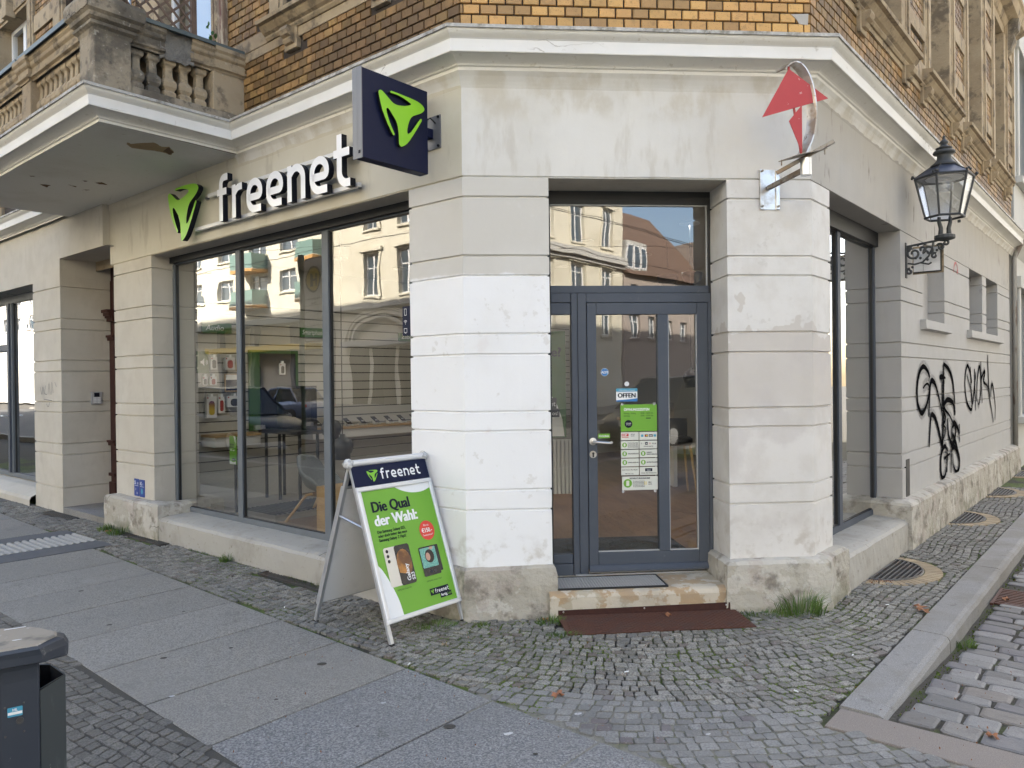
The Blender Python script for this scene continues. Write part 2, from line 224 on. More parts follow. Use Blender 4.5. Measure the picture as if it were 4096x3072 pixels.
# far side
mat('render_cream', (.70, .675, .58), .9, layers=[fine((.60, .56, .45), .4, 1.2)]); mat('render_old', (.66, .63, .53), .9, layers=[fine((.52, .47, .36), .5, 1.0)])
mat('render_pink', (.36, .31, .28), .9); mat('render_grey', (.48, .48, .46), .9, layers=[fine((.40, .40, .39), .5, 1.5)])
mat('far_base', (.28, .28, .27), .8); mat('roof_red', (.13, .085, .065), .85, bumps=[(20, .5, .03)]); mat('balcony_glass', (.18, .30, .27), .3); mat('balcony_slab', (.55, .30, .10), .8)
mat('shop_yellow', (.62, .42, .03), .5); mat('shop_dark', (.02, .02, .022), .25)
mat('window_glass_far', (.06, .085, .11), .08, spec=.9); mat('curtain', (.55, .55, .52), .9)
mat('car_black', (.010, .011, .013), .3, spec=.4); mat('car_blue', (.12, .17, .30), .15, coat=1); mat('car_glass', (.015, .018, .02), .25, spec=.3); mat('rubber', (.015, .015, .015), .8); mat('car_lamp', (.6, .55, .5), .2); mat('tail_red', (.4, .01, .01), .25)
mat('pole_green', (.02, .05, .025), .5); mat('sign_yellow', (.70, .52, .03), .5); mat('sign_edge', (.30, .28, .22), .6); mat('trunk_bark', (.08, .06, .045), .95); mat('tree_leaf', (.16, .14, .03), .8, rnd=.4)
mat('drain_pipe', (.30, .29, .27), .6, layers=[dict(s=6, lo=.5, hi=.6, c=(.12, .08, .06), f=.8, s3=(1, 1, .3))])
def glass(name, tint=(1, 1, 1), mul=1.5, add=.0, rough=0.0, wav=.012, blend=None):
    m = bpy.data.materials.new(name); m.use_nodes = True; MATS[name] = m; T = NT(m); T.N.remove(T.N['Principled BSDF'])
    tr = T.n('BsdfTransparent'); tr.inputs[0].default_value = C4(tint); gl = T.n('BsdfGlossy'); gl.inputs['Roughness'].default_value = rough
    fr = T.n('Fresnel'); inp(fr, 0, T.ramp(T.geo.outputs['Backfacing'], 0, 1, 1.5, 1/1.5))
    if wav:
        bp = T.n('Bump'); bp.inputs['Strength'].default_value = wav; bp.inputs['Distance'].default_value = .1; T.t.links.new(T.noise(1.6, 2), bp.inputs['Height']); T.t.links.new(bp.outputs[0], gl.inputs['Normal'])
    f = T.math('ADD', T.math('MULTIPLY', fr.outputs[0], mul), add, clamp=True)
    mx = T.n('MixShader'); T.t.links.new(f, mx.inputs[0]); T.t.links.new(tr.outputs[0], mx.inputs[1]); T.t.links.new(gl.outputs[0], mx.inputs[2])
    T.t.links.new(mx.outputs[0], T.N['Material Output'].inputs[0]); return m
def spray(name, c, fac):
    m = bpy.data.materials.new(name); m.use_nodes = True; MATS[name] = m; T = NT(m); b = T.N['Principled BSDF']; b.inputs['Base Color'].default_value = C4(c); b.inputs['Roughness'].default_value = .9; b.inputs['Specular IOR Level'].default_value = 0
    tr = T.n('BsdfTransparent'); mx = T.n('MixShader'); f = T.math('MULTIPLY', T.ramp(T.noise(60, 3), .3, .7), fac)
    T.t.links.new(f, mx.inputs[0]); T.t.links.new(tr.outputs[0], mx.inputs[1]); T.t.links.new(b.outputs[0], mx.inputs[2]); T.t.links.new(mx.outputs[0], T.N['Material Output'].inputs[0])
spray('spray_halo', (.02, .02, .022), .42); spray('spray_halo_red', (.35, .03, .03), .4); spray('ghost_tag', (.50, .40, .41), .35)
glass('shop_glass', (.86, .88, .86), 3.0, .07)
glass('lamp_glass', (.80, .83, .87), 1.5, .12, .25, 0)
glass('door_glass', (.84, .86, .84), 3.0, .06)
glass('film_clear', (.95, .95, .95), 1.2, .02, .1, 0)

# ------------------------------------------------------------------ geometry helpers
s2 = math.sqrt(.5)
cL = Vector((.10, 5.15, 0)); cR = Vector((2.55, 5.15, 0))
class Fr:                                   # frame: a along, o outward, z up
    def __init__(s, O, a, n, u=(0, 0, 1)): s.O = Vector(O); s.a = Vector(a); s.n = Vector(n); s.u = Vector(u)
    def __call__(s, a, o, z): return s.O+s.a*a+s.n*o+s.u*z
FL = Fr(cL, (-s2, s2, 0), (-s2, -s2, 0)); FR = Fr(cR, (s2, s2, 0), (s2, -s2, 0)); FC = Fr((0, 5.15, 0), (1, 0, 0), (0, -1, 0)); FW = Fr((0, 0, 0), (1, 0, 0), (0, 1, 0))
class MB:
    def __init__(s): s.v = []; s.f = []; s.mi = []
    def add(s, vs, fs, mi=0):
        b = len(s.v); s.v += [Vector(p) for p in vs]; s.f += [tuple(b+i for i in f) for f in fs]; s.mi += [mi]*len(fs); return s
    def box(s, F, a0, a1, o0, o1, z0, z1, mi=0, bev=0):
        if bev:
            A = [(a0+bev, o0, z0+bev), (a1-bev, o0, z0+bev), (a1-bev, o0, z1-bev), (a0+bev, o0, z1-bev)]
        P = [F(a, o, z) for o in (o0, o1) for z in (z0, z1) for a in (a0, a1)]
        return s.add(P, [(0, 1, 3, 2), (4, 6, 7, 5), (0, 4, 5, 1), (2, 3, 7, 6), (0, 2, 6, 4), (1, 5, 7, 3)], mi)
    def quad(s, a, b, c, d, mi=0): return s.add([a, b, c, d], [(0, 1, 2, 3)], mi)
    def prism(s, F, pts, o0, o1, mi=0, mis=None, holes=()):   # polygon in (a,z), extruded along o
        n = len(pts); P = [F(a, o0, z) for a, z in pts]+[F(a, o1, z) for a, z in pts]
        tri = tessellate_polygon([[Vector((a, z, 0)) for a, z in pts]])
        s.add(P, [t for t in tri]+[], mi); b = len(s.v)-2*n
        s.f += [tuple(b+n+i for i in t) for t in tri]; s.mi += [mi]*len(tri)
        sm = mi if mis is None else mis
        s.f += [(b+i, b+(i+1) % n, b+n+(i+1) % n, b+n+i) for i in range(n)]; s.mi += [sm]*n
        return s
    def flat(s, F, pts, o, mi=0):
        tri = tessellate_polygon([[Vector((a, z, 0)) for a, z in pts]]); return s.add([F(a, o, z) for a, z in pts], [tuple(t) for t in tri], mi)
    def hpoly(s, pts, z, mi=0):
        tri = tessellate_polygon([[Vector((p[0], p[1], 0)) for p in pts]]); return s.add([(p[0], p[1], z) for p in pts], [tuple(t) for t in tri], mi)
    def tube(s, pts, r, seg=8, mi=0, caps=True, r_end=None):
        pts = [Vector(p) for p in pts]; n = len(pts); rings = []; prev = None
        for i, p in enumerate(pts):
            d = (pts[min(i+1, n-1)]-pts[max(i-1, 0)]).normalized()
            if prev is None:
                h = Vector((0, 0, 1)) if abs(d.z) < .9 else Vector((1, 0, 0)); x = d.cross(h).normalized()
            else: x = (prev-d*prev.dot(d)).normalized()
            prev = x; y = d.cross(x); rr = r if r_end is None else r+(r_end-r)*i/(n-1)
            rings.append([p+(x*math.cos(2*math.pi*k/seg)+y*math.sin(2*math.pi*k/seg))*rr for k in range(seg)])
        fs = [(i*seg+k, i*seg+(k+1) % seg, (i+1)*seg+(k+1) % seg, (i+1)*seg+k) for i in range(n-1) for k in range(seg)]
        if caps: fs += [tuple(range(seg)), tuple((n-1)*seg+k for k in range(seg))]
        return s.add([q for r_ in rings for q in r_], fs, mi)
    def lathe(s, c, prof, seg=16, mi=0, sq=False, rot=0., axis=None):   # prof [(r,z)]
        c = Vector(c); vs = []; n = len(prof)
        for r, z in prof:
            for k in range(seg):
                an = rot+2*math.pi*k/seg; vs.append(c+Vector((r*math.cos(an), r*math.sin(an), z)))
        fs = [(i*seg+k, i*seg+(k+1) % seg, (i+1)*seg+(k+1) % seg, (i+1)*seg+k) for i in range(n-1) for k in range(seg)]
        fs += [tuple(range(seg)), tuple((n-1)*seg+k for k in range(seg))]
        return s.add(vs, fs, mi)
    def sphere(s, c, r, seg=10, rings=6, mi=0, sz=1.):
        return s.lathe(c, [(max(.001, r*math.sin(math.pi*i/rings)), -r*sz*math.cos(math.pi*i/rings)) for i in range(rings+1)], seg, mi)
    def sweep(s, path, prof, mi=0, closed=False, rough=0., step=.07):  # path [(x,y)] with outward on the LEFT->see sgn ; prof [(o,z)]
        P = [Vector((p[0], p[1])) for p in path]; P = [q for i, q in enumerate(P) if i == 0 or (q-P[i-1]).length > 1e-5]; n = len(P); ms = []
        def nr(a, b): d = (b-a).normalized(); return Vector((d.y, -d.x))
        for i in range(n):
            if closed: n0 = nr(P[i-1], P[i]); n1 = nr(P[i], P[(i+1) % n])
            else:
                n0 = nr(P[max(i-1, 0)], P[max(i-1, 0)+1]); n1 = nr(P[min(i, n-2)], P[min(i, n-2)+1])
            m = (n0+n1); m = m/(m.dot(n0)) if m.length > 1e-6 else n0; ms.append(m)
        if rough and not closed:
            Q, MS = [], []
            for i in range(n-1):
                m_ = max(1, int((P[i+1]-P[i]).length/step))
                for j in range(m_): t = j/m_; Q.append(P[i].lerp(P[i+1], t)); MS.append(ms[i].lerp(ms[i+1], t))
            Q.append(P[-1]); MS.append(ms[-1]); P, ms, n = Q, MS, len(Q)
        def nz(i, o, z, q): return noise_fn.noise(Vector((P[i].x*3.1+q*9, P[i].y*3.1, z*5)))*rough*1.2+noise_fn.noise(Vector((P[i].x*13+q*5, P[i].y*13, z*16)))*rough*.9
        vs = [((P[i].x+ms[i].x*(o+(nz(i, o, z, 0) if rough else 0)), P[i].y+ms[i].y*(o+(nz(i, o, z, 0) if rough else 0)), z+(nz(i, o, z, 1)*.7 if rough else 0))) for i in range(n) for o, z in prof]; k = len(prof)
        fs = [(i*k+j, ((i+1) % n)*k+j, ((i+1) % n)*k+j+1, i*k+j+1) for i in range(n if closed else n-1) for j in range(k-1)]
        return s.add(vs, fs, mi)
    def stroke(s, F, pts, wd, o0, o1, mi=0, mis=None, rnd=.0, w_fn=None):   # thick polyline in (a,z)
        P = [Vector(p) for p in pts]
        if rnd:
            Q = [P[0]]
            for i in range(1, len(P)-1):
                a, b, c = P[i-1], P[i], P[i+1]; r = min(rnd, (a-b).length*.5, (c-b).length*.5)
                p0 = b+(a-b).normalized()*r; p2 = b+(c-b).normalized()*r
                for k in range(5): t = k/4; Q.append(p0*(1-t)**2+b*2*t*(1-t)+p2*t*t)
            Q.append(P[-1]); P = [Q[0]]+[q for i, q in enumerate(Q[1:]) if (q-Q[i]).length > 1e-5]
        n = len(P); Lp = []; Rp = []
        for i in range(n):
            d0 = (P[i]-P[i-1]).normalized() if i else (P[1]-P[0]).normalized(); d1 = (P[i+1]-P[i]).normalized() if i < n-1 else d0
            m0 = Vector((-d0.y, d0.x)); m1 = Vector((-d1.y, d1.x)); m = m0+m1
            m = m/max(.35, m.dot(m0)) if m.length > 1e-4 else m0
            h = wd/2*(w_fn(i/(n-1)) if w_fn else 1); Lp.append(P[i]+m*h); Rp.append(P[i]-m*h)
        vs = [F(p.x, o, p.y) for o in (o0, o1) for q in (Lp, Rp) for p in q]
        sm = mi if mis is None else mis
        ff = [(2*n+i, 2*n+i+1, 3*n+i+1, 3*n+i) for i in range(n-1)]; s.add(vs, ff, mi)
        if o0 != o1:
            b = len(s.v)-4*n; g = [(b+i, b+i+1, b+n+i+1, b+n+i) for i in range(n-1)]+[(b+i, b+i+1, b+2*n+i+1, b+2*n+i) for i in range(n-1)]+[(b+n+i, b+n+i+1, b+3*n+i+1, b+3*n+i) for i in range(n-1)]
            g += [(b, b+n, b+3*n, b+2*n), (b+n-1, b+2*n-1, b+4*n-1, b+3*n-1)]; s.f += g; s.mi += [sm]*len(g)
        return s
    def mesh(s, name, mats, off=Vector((0, 0, 0)), fix=True, smooth=False):
        me = bpy.data.meshes.new(name); me.from_pydata([tuple(p-off) for p in s.v], [], s.f)
        for m in mats: me.materials.append(MATS[m])
        me.polygons.foreach_set('material_index', s.mi)
        if fix:
            bm = bmesh.new(); bm.from_mesh(me); bmesh.ops.recalc_face_normals(bm, faces=bm.faces); bm.to_mesh(me); bm.free()
        if smooth:
            for p in me.polygons: p.use_smooth = True
        me.update(); return me
def mats_(m): return [m] if isinstance(m, str) else list(m)
def wloc(o):
    v = Vector(o.location)
    while o.parent: o = o.parent; v += Vector(o.location)
    return v
def thing(name, label, cat, loc=(0, 0, 0), group=None):
    o = bpy.data.objects.new(name, None); col.objects.link(o); o.location = loc; o['label'] = label; o['category'] = cat; o.empty_display_size = .1
    if group: o['group'] = group
    return o
def part(name, mb, m, parent=None, label=None, loc=None, fix=True, smooth=False, bevel=0, kind=None):
    off = wloc(parent) if parent else Vector((0, 0, 0)); pl = Vector((0, 0, 0))
    if loc is not None: pl = Vector(loc)-off
    me = mb.mesh(name, mats_(m), off+pl, fix, smooth); o = bpy.data.objects.new(name, me); col.objects.link(o)
    o.location = pl
    if parent: o.parent = parent
    if label: o['label'] = label
    if kind: o['kind'] = kind
    if bevel:
        b = o.modifiers.new('bevel', 'BEVEL'); b.width = bevel; b.segments = 2; b.limit_method = 'ANGLE'
    return o
def solo(name, mb, m, label, cat, group=None, **k):
    c = sum((Vector(p) for p in mb.v), Vector())/len(mb.v); c.z = min(p.z for p in mb.v)
    me = mb.mesh(name, mats_(m), c, k.get('fix', True), k.get('smooth', False)); o = bpy.data.objects.new(name, me); col.objects.link(o); o.location = c
    if label: o['label'] = label
    if cat: o['category'] = cat
    if group: o['group'] = group
    if k.get('kind'): o['kind'] = k['kind']
    if k.get('bevel'):
        b = o.modifiers.new('bevel', 'BEVEL'); b.width = k['bevel']; b.segments = 2; b.limit_method = 'ANGLE'
    return o
def struct(name, mb, m, **k):
    me = mb.mesh(name, mats_(m), Vector((0, 0, 0)), k.get('fix', True)); o = bpy.data.objects.new(name, me); col.objects.link(o); o['kind'] = 'structure'; return o
def copy_tree(o, parent=None):
    c = o.copy(); col.objects.link(c)
    if parent: c.parent = parent
    for ch in [x for x in bpy.data.objects if x.parent == o]: copy_tree(ch, c)
    return c
def panel(O, a, n, u=(0, 0, 1)): return Fr(O, a, n, u)
def text(name, body, F, a, z, o, size, m, parent, bold=0., align='LEFT', sx=1., extr=0., loc=None, shear=0):
    cu = bpy.data.curves.new(name, 'FONT'); cu.body = body; cu.size = size; cu.align_x = align; sh = bold; cu.offset = min(bold, .012*size); cu.extrude = extr; cu.resolution_u = 3; cu.shear = shear
    to = bpy.data.objects.new('tmp', cu); col.objects.link(to)
    dg = bpy.context.evaluated_depsgraph_get(); dg.update(); me = bpy.data.meshes.new_from_object(to.evaluated_get(dg)); bpy.data.objects.remove(to)
    base = wloc(parent) if parent else Vector()
    for v in me.vertices: v.co = F(a+v.co.x*sx, o+v.co.z, z+v.co.y)-base
    if sh:
        bm = bmesh.new(); bm.from_mesh(me)
        for q, dx in enumerate((-sh, sh)):
            tmp = bmesh.new(); tmp.from_mesh(me)
            for v in tmp.verts: v.co += F.a*dx*sx+F.n*.00015*(q+1)
            m2 = bpy.data.meshes.new('t'); tmp.to_mesh(m2); tmp.free(); bm.from_mesh(m2); bpy.data.meshes.remove(m2)
        bm.to_mesh(me); bm.free()
    me.materials.clear(); me.materials.append(MATS[m])
    ob = bpy.data.objects.new(name, me); col.objects.link(ob)
    if parent: ob.parent = parent
    me.name = name; return ob
def rect(F, a0, a1, z0, z1, o): return [F(a0, o, z0), F(a1, o, z0), F(a1, o, z1), F(a0, o, z1)]
def circ(cx, cz, r, n=20, rz=None): return [(cx+r*math.cos(2*math.pi*k/n), cz+(rz or r)*math.sin(2*math.pi*k/n)) for k in range(n)]
def rrect(a0, a1, z0, z1, r, n=4):
    P = []
    for cx, cz, st in ((a1-r, z1-r, 0), (a0+r, z1-r, 90), (a0+r, z0+r, 180), (a1-r, z0+r, 270)):
        for k in range(n+1): t = R_(st+90*k/n); P.append((cx+r*math.cos(t), cz+r*math.sin(t)))
    return P
# ================================================================== GROUND
def xyL(s, o=0): p = FL(s, o, 0); return (p.x, p.y)
def xyC(x, o=0): return (x, 5.15-o)
def xyR(t, o=0): p = FR(t, o, 0); return (p.x, p.y)
def oL(p): return (Vector((p[0], p[1], 0))-cL).dot(FL.n)
def sL(p): return (Vector((p[0], p[1], 0))-cL).dot(FL.a)
def oR(p): return (Vector((p[0], p[1], 0))-cR).dot(FR.n)
def tR(p): return (Vector((p[0], p[1], 0))-cR).dot(FR.a)
def slab_in(s): return .80-(s-1.)*.034        # inner edge of slab band
def slab_out(s): return 2.0-(s-1.)*.022
g = MB(); g.hpoly([(-120, -120), (120, -120), (120, 120), (-120, 120)], -.16); struct('ground', g, 'ground_dark')
g = MB(); z = -.008
g.hpoly([xyL(16, -1.2), xyL(16, 4.2), xyL(-16, 4.2), xyL(-16, 0), xyR(-1.86, .7), xyR(-1.6, .65), xyR(16, .65), xyR(16, -.6), xyR(0, -.6), xyL(0, -.6)], z)
pave = struct('pavement', g, 'joint_moss')
# granite slabs
slabs = MB(); slabs.add([FL(16, .75, -.02), FL(16, 1.7, -.02), FL(-16, 2.2, -.02), FL(-16, 1.3, -.02)], [(0, 1, 2, 3)])
band = struct('slab_band', slabs, 'ground_dark')
s = 5.72+.665*8
edges = [5.72+.665*k for k in range(9, 0, -1)]+[5.72, 4.46]
cuts = [-11.0+.665*k for k in range(24)]
cuts = [0.99-.665*k for k in range(-5, 16)]
cuts = [c for c in cuts if c < 4.3]; cuts = [4.455]+sorted(cuts, reverse=True)
def slab(s1, s0, i0=None, i1=None, m='granite_slab', zt=.004, nm='slab'):
    b = MB(); gp = .006; z1 = zt+random.uniform(-.0012, .0012); bv = .004
    a = [(s1-gp, (i0 or slab_in)(s1)+gp), (s1-gp, (i1 or slab_out)(s1)-gp), (s0+gp, (i1 or slab_out)(s0)-gp), (s0+gp, (i0 or slab_in)(s0)+gp)]
    cx = sum(p[0] for p in a)/4; cy = sum(p[1] for p in a)/4
    ins = [(p[0]+(cx-p[0])*bv/.3, p[1]+(cy-p[1])*bv/.5) for p in a]
    vs = [FL(p[0], p[1], -.05) for p in a]+[FL(p[0], p[1], z1-.003) for p in a]+[FL(p[0], p[1], z1) for p in ins]
    b.add(vs, [(8, 9, 10, 11)]+[(i, (i+1) % 4, 4+(i+1) % 4, 4+i) for i in range(4)]+[(4+i, 4+(i+1) % 4, 8+(i+1) % 4, 8+i) for i in range(4)])
    return part(nm, b, m, band)
for k in range(len(cuts)-1): slab(cuts[k], cuts[k+1], m='granite_slab' if cuts[k] < -.3 else 'granite_slab_brown')
for k in range(10): slab(5.72+.665*(k+1), 5.72+.665*k, m='granite_slab_brown')
# tactile strip across the band
i0 = lambda s_: .49; i1 = lambda s_: 2.1
tac = thing('tactile_strip', 'ribbed pale tactile paving strip between two dark slab rows by the entry recess', 'tactile paving', FL(5.1, .5, 0))
for (a1, a0) in ((4.815, 4.46), (5.70, 5.405)):
    for q in range(4):
        b = MB(); o0 = .49+q*.41; b.box(FL, a0, a1, o0+.002, min(o0+.408, 2.1), -.03, .006); part('dark_slab', b, 'tactile_dark', tac)
for q in range(24):
    b = MB(); o0 = .49+q*.068
    P = [(4.82, o0), (5.40, o0)]
    b.add([FL(a, o, zz) for a in (4.82, 5.40) for o, zz in ((o0, -.02), (o0+.012, .005), (o0+.024, .014), (o0+.044, .014), (o0+.056, .005), (o0+.067, -.02))],
          [(i, i+1, i+7, i+6) for i in range(5)]+[(0, 1, 2, 3, 4, 5), (6, 7, 8, 9, 10, 11)])
    part('rib', b, 'tactile_light', tac)
# --- mosaic stones
def stone(b, quad_pts, z0, top, jit, zb=-.03, ins=.11, zfun=None):
    q = [Vector((p[0]+random.uniform(-jit, jit), p[1]+random.uniform(-jit, jit))) for p in quad_pts]
    c = sum(q, Vector((0, 0)))/4; dz = random.uniform(-.003, .003); tl = [random.uniform(-.0022, .0022) for _ in q]
    vs = []
    # 8-gon-ish outline: corners cut
    out = []
    for i in range(4):
        a, n_, p_ = q[i], q[(i+1) % 4], q[i-1]; k = random.uniform(.05, .14)
        out.append(a+(p_-a)*k); out.append(a+(n_-a)*k)
    for p in out: vs.append((p.x, p.y, z0+zb))
    for i, p in enumerate(out): vs.append((p.x, p.y, z0+top*.45+dz+tl[i//2]))
    for i, p in enumerate(out): e = p+(c-p)*ins; vs.append((e.x, e.y, z0+top+dz+tl[i//2]))
    n = 8
    b.add(vs, [tuple(range(2*n, 3*n))]+[(i, (i+1) % n, n+(i+1) % n, n+i) for i in range(n)]+[(n+i, n+(i+1) % n, 2*n+(i+1) % n, 2*n+i) for i in range(n)])
    return c
PC = Vector((1.325, 6.8)); R0 = 2.03; Lq = 16.; arc = R0*math.pi/2
def inside(p, d=.05): return oL(p) < d and oR(p) < d and p[1] > 5.15-d
def flush_(p): return p[1] < 3.93-.30*(p[0]-.4) and (oR(p) < .7 or tR(p) < -1.8) and oL(p) < 1.9 and p[0] > .1 or (tR(p) < -1.85 and oR(p) > .6)
def uv2xy(u, v):    # u: arc length along facade (0 at left/quarter start), v offset
    if u < 0: p = Vector((PC.x, PC.y))+Vector((-s2, -s2))*(R0+v)+Vector((-s2, s2))*(-u); return p
    if u <= arc: th = R_(225)+u/arc*math.pi/2; return PC+Vector((math.cos(th), math.sin(th)))*(R0+v)
    return PC+Vector((s2, -s2))*(R0+v)+Vector((s2, s2))*(u-arc)
def wob(u, v): return (.045*math.sin(u*1.7+v*2.1)+.022*math.sin(u*3.9-v*5+1), .020*math.sin(u*2.3+v*1.2+2)+.016*math.sin(u*5.1+1.3*v))
grate_rects_L = [(4.05, 5.02, .22), (1.36, 2.26, .22), (6.42, 7.25, .22)]
wells = [1.0+.42, 4.38, 6.75+.0, 9.2]
stones = []
def area_ok(p):
    l, r = oL(p), oR(p); s_, t_ = sL(p), tR(p)
    if l < .05 and r < .05 and p[1] > 5.10: return None
    if -14 < s_ < 13 and slab_in(s_)-.012 < l < slab_out(s_)+.012 and l > .3: return None
    if r > .645 and t_ > -1.85: return None
    if 4.44 < s_ < 5.72 and l > .49: return None
    if l > 4.1: return None
    for a, b_, o in grate_rects_L:
        if a-.03 < s_ < b_+.03 and l < o+.03: return None
    for tc in wells:
        if ((t_-tc)/.56)**2+((r-.02)/.50)**2 < 1: return None
    if .70 < p[0] < 1.97 and p[1] > 4.78: return None
    return True
def clampp(p):
    v = Vector(p); l = oL(v); s_ = sL(v)
    if abs(l-slab_in(s_)) < .05 and l > slab_in(s_)-.006: v = v-Vector(FL.n[:2])*(l-slab_in(s_)+.006)
    r = oR(v)
    if tR(v) > -1.85 and .638 < r < .72: v = v-Vector(FR.n[:2])*(r-.638)
    return v
v = -.5
while v < 4.4:
    hgt = random.uniform(.054, .068)
    u = -13.; f = (R0+v)/R0
    umax = arc+11
    while u < umax:
        wd = random.uniform(.046, .086)
        du = wd/f if 0 <= u <= arc and v > 0 else wd
        um, vm = u+du/2, v+hgt/2; pm = uv2xy(um, vm); dist = Vector((pm.x, pm.y)).length
        if pm.y > -1.5 and dist < 13 and (dist < 8 or True):
            fl = (v > 1.85) or flush_(pm); g_ = .0030 if fl else .0050; q = []
            gu = g_*(du/wd)
            for (uu, vv) in ((u+gu, v+g_), (u+du-gu, v+g_), (u+du-gu, v+hgt-g_), (u+gu, v+hgt-g_)):
                wx, wy = wob(uu, vv); q.append(uv2xy(uu+wx, vv+wy))
            c = sum(q, Vector((0, 0)))/4
            if area_ok(c) and (c-Vector((0, 0))).dot(Vector((fw.x, fw.y))) > .9: stones.append([clampp(p) for p in q])
        u += du
    v += hgt
def qc(q): return sum(q, Vector((0, 0)))/4
stones.sort(key=lambda q: (qc(q)-Vector((.7, 0))).length)
vis = []; rest = []
for q in stones:
    c = qc(q); d = c.dot(Vector((fw.x, fw.y))); lat = c.dot(Vector((rt.x, rt.y)))
    ok = d > 2.45 and abs(lat/d) < .66 and len(vis) < 300
    (vis if ok else rest).append(q)
def smat(q):
    c = qc(q)
    if oL(c) > 1.85 and sL(c) > -1.2: return 'mosaic_dark'
    return 'mosaic_flush' if flush_(c) else 'mosaic_stone'
def put(b, q, m):
    if m == 'mosaic_stone': stone(b, q, 0, .0055, .0065)
    else: stone(b, q, 0, .0045, .0055, ins=.07)
for q in vis:
    b = MB(); m = smat(q); put(b, q, m); part('paving_stone', b, m, pave)
for m in ('mosaic_stone', 'mosaic_flush', 'mosaic_dark'):
    b = MB()
    for q in rest:
        if smat(q) == m: put(b, q, m)
    if b.v: part('paving_stone_field', b, m, pave, kind='stuff')
b = MB(); b.hpoly([(.25, 3.98), (1.72, 3.53), xyR(-1.86, .66), xyR(-1.86, 9), (3, -4), (-.5, 1), (.1, 3.9)], -.0008); part('joint_fill', b, 'joint_sand', pave, kind='stuff')
b = MB(); b.hpoly([xyL(16, 1.66), xyL(-1.3, 1.95), xyL(-1.3, 4.2), xyL(16, 4.2)], -.0008+.0003); part('joint_fill', b, 'joint_dark', pave, kind='stuff')
print('stones', len(stones))
# --- kerb along the side street
kp = MB(); kp.add([FR(-1.6, .66, -.14), FR(16, .66, -.14), FR(16, .86, -.14), FR(-1.6, .86, -.14)], [(0, 1, 2, 3)]); kerb = struct('kerb', kp, 'ground_dark')
kcuts = [-1.595, -.15, 1.95, 3.95, 5.3, 6.9, 8.6, 10.2, 12]
for i in range(len(kcuts)-1):
    a, c = kcuts[i]+.004, kcuts[i+1]-.004; b = MB(); N = max(2, int((c-a)/.12)); vs = []
    pr = [(.648, -.15), (.648, .004), (.654, .012), (.82, .010), (.848, .002), (.862, -.02), (.868, -.15)]
    for k in range(N+1):
        t_ = a+(c-a)*k/N; j = random.uniform(-.003, .003)
        for q, (o, z_) in enumerate(pr): vs.append(FR(t_, o+(j if q > 3 else 0), z_+(random.uniform(-.0015, .0015) if 0 < q < 6 else 0)))
    n = len(pr); b.add(vs, [(k*n+j, k*n+j+1, (k+1)*n+j+1, (k+1)*n+j) for k in range(N) for j in range(n-1)]+[tuple(range(n)), tuple(N*n+j for j in range(n))])
    part('kerb_stone', b, 'granite_kerb', kerb)
# flush reddish band across the mouth of the side street
fb = MB(); fb.add([FR(-1.84, .66, -.05), FR(-1.6, .66, -.05), FR(-1.6, 8.4, -.05), FR(-1.84, 8.4, -.05)], [(0, 1, 2, 3)]); fband = struct('flush_kerb', fb, 'ground_dark')
oo = .655
for ln in (1.15, 1.1, .95, 1.2, 1.2, 1.2): 
    b = MB(); b.box(FR, -1.845, -1.603, oo+.003, oo+ln-.003, -.06, .004); part('kerb_stone', b, 'granite_red', fband, bevel=.006); oo += ln
# side street setts
def zr(t_): 
    k = min(1, max(0, (t_+1.6)/1.9)); k = k*k*(3-2*k); return -.012-.093*k
rb = MB(); N = 30; vs = []
for k in range(N+1):
    t_ = -1.6+18*k/N*(k/N*.6+.4)
    for o in (.86, 8.4): vs.append(FR(t_, o, zr(t_)-.004))
rb.add(vs, [(2*k, 2*k+1, 2*k+3, 2*k+2) for k in range(N)])
road = struct('side_street', rb, 'joint_road')
setts = []; t_ = -1.585
while t_ < 13:
    rh = random.uniform(.125, .165); o = .885+random.uniform(0, .05)
    while o < 8.3:
        ln = random.uniform(.13, .26); g_ = .009
        if not (1.20 < t_ < 1.72 and o < 1.28) and (FR(t_, o, 0).length < 16):
            q = []
            for (oo_, tt) in ((o+g_, t_+g_), (o+ln-g_, t_+g_), (o+ln-g_, t_+rh-g_), (o+g_, t_+rh-g_)):
                p = FR(tt+.02*math.sin(oo_*2.1), oo_, 0); q.append(Vector((p.x, p.y)))
            setts.append((q, zr(t_+rh/2)))
        o += ln
    t_ += rh
setts.sort(key=lambda e: qc(e[0]).length)
vis = []; rest = []
for e in setts:
    c = qc(e[0]); d = c.dot(Vector((fw.x, fw.y))); lat = c.dot(Vector((rt.x, rt.y)))
    (vis if (d > 2.2 and lat/d < .70 and len(vis) < 290) else rest).append(e)
for q, z_ in vis:
    b = MB(); stone(b, q, z_, .009, .009, -.04, .16); part('cobblestone', b, 'sett_stone', road)
b = MB()
for q, z_ in rest: stone(b, q, z_, .009, .009, -.04, .16)
part('cobblestone_field', b, 'sett_stone', road, kind='stuff')
# far pavement of the side street and main road
fp = MB(); fp.box(FR, -1.8, 16, 8.4, 10.2, -.15, .0); struct('far_pavement', fp, 'granite_kerb')
mr = MB(); mr.add([FL(60, 4.35, -.10), FL(60, 15.5, -.10), FL(-70, 15.5, -.10), FL(-70, 4.35, -.10)], [(0, 1, 2, 3)]); struct('main_street', mr, 'asphalt')
mk = MB(); mk.box(FL, -60, 60, 4.15, 4.35, -.15, .0); struct('main_kerb', mk, 'granite_kerb')
op = MB(); op.box(FL, -70, 60, 15.5, 20.2, -.15, .0); struct('opposite_pavement', op, 'granite_kerb')

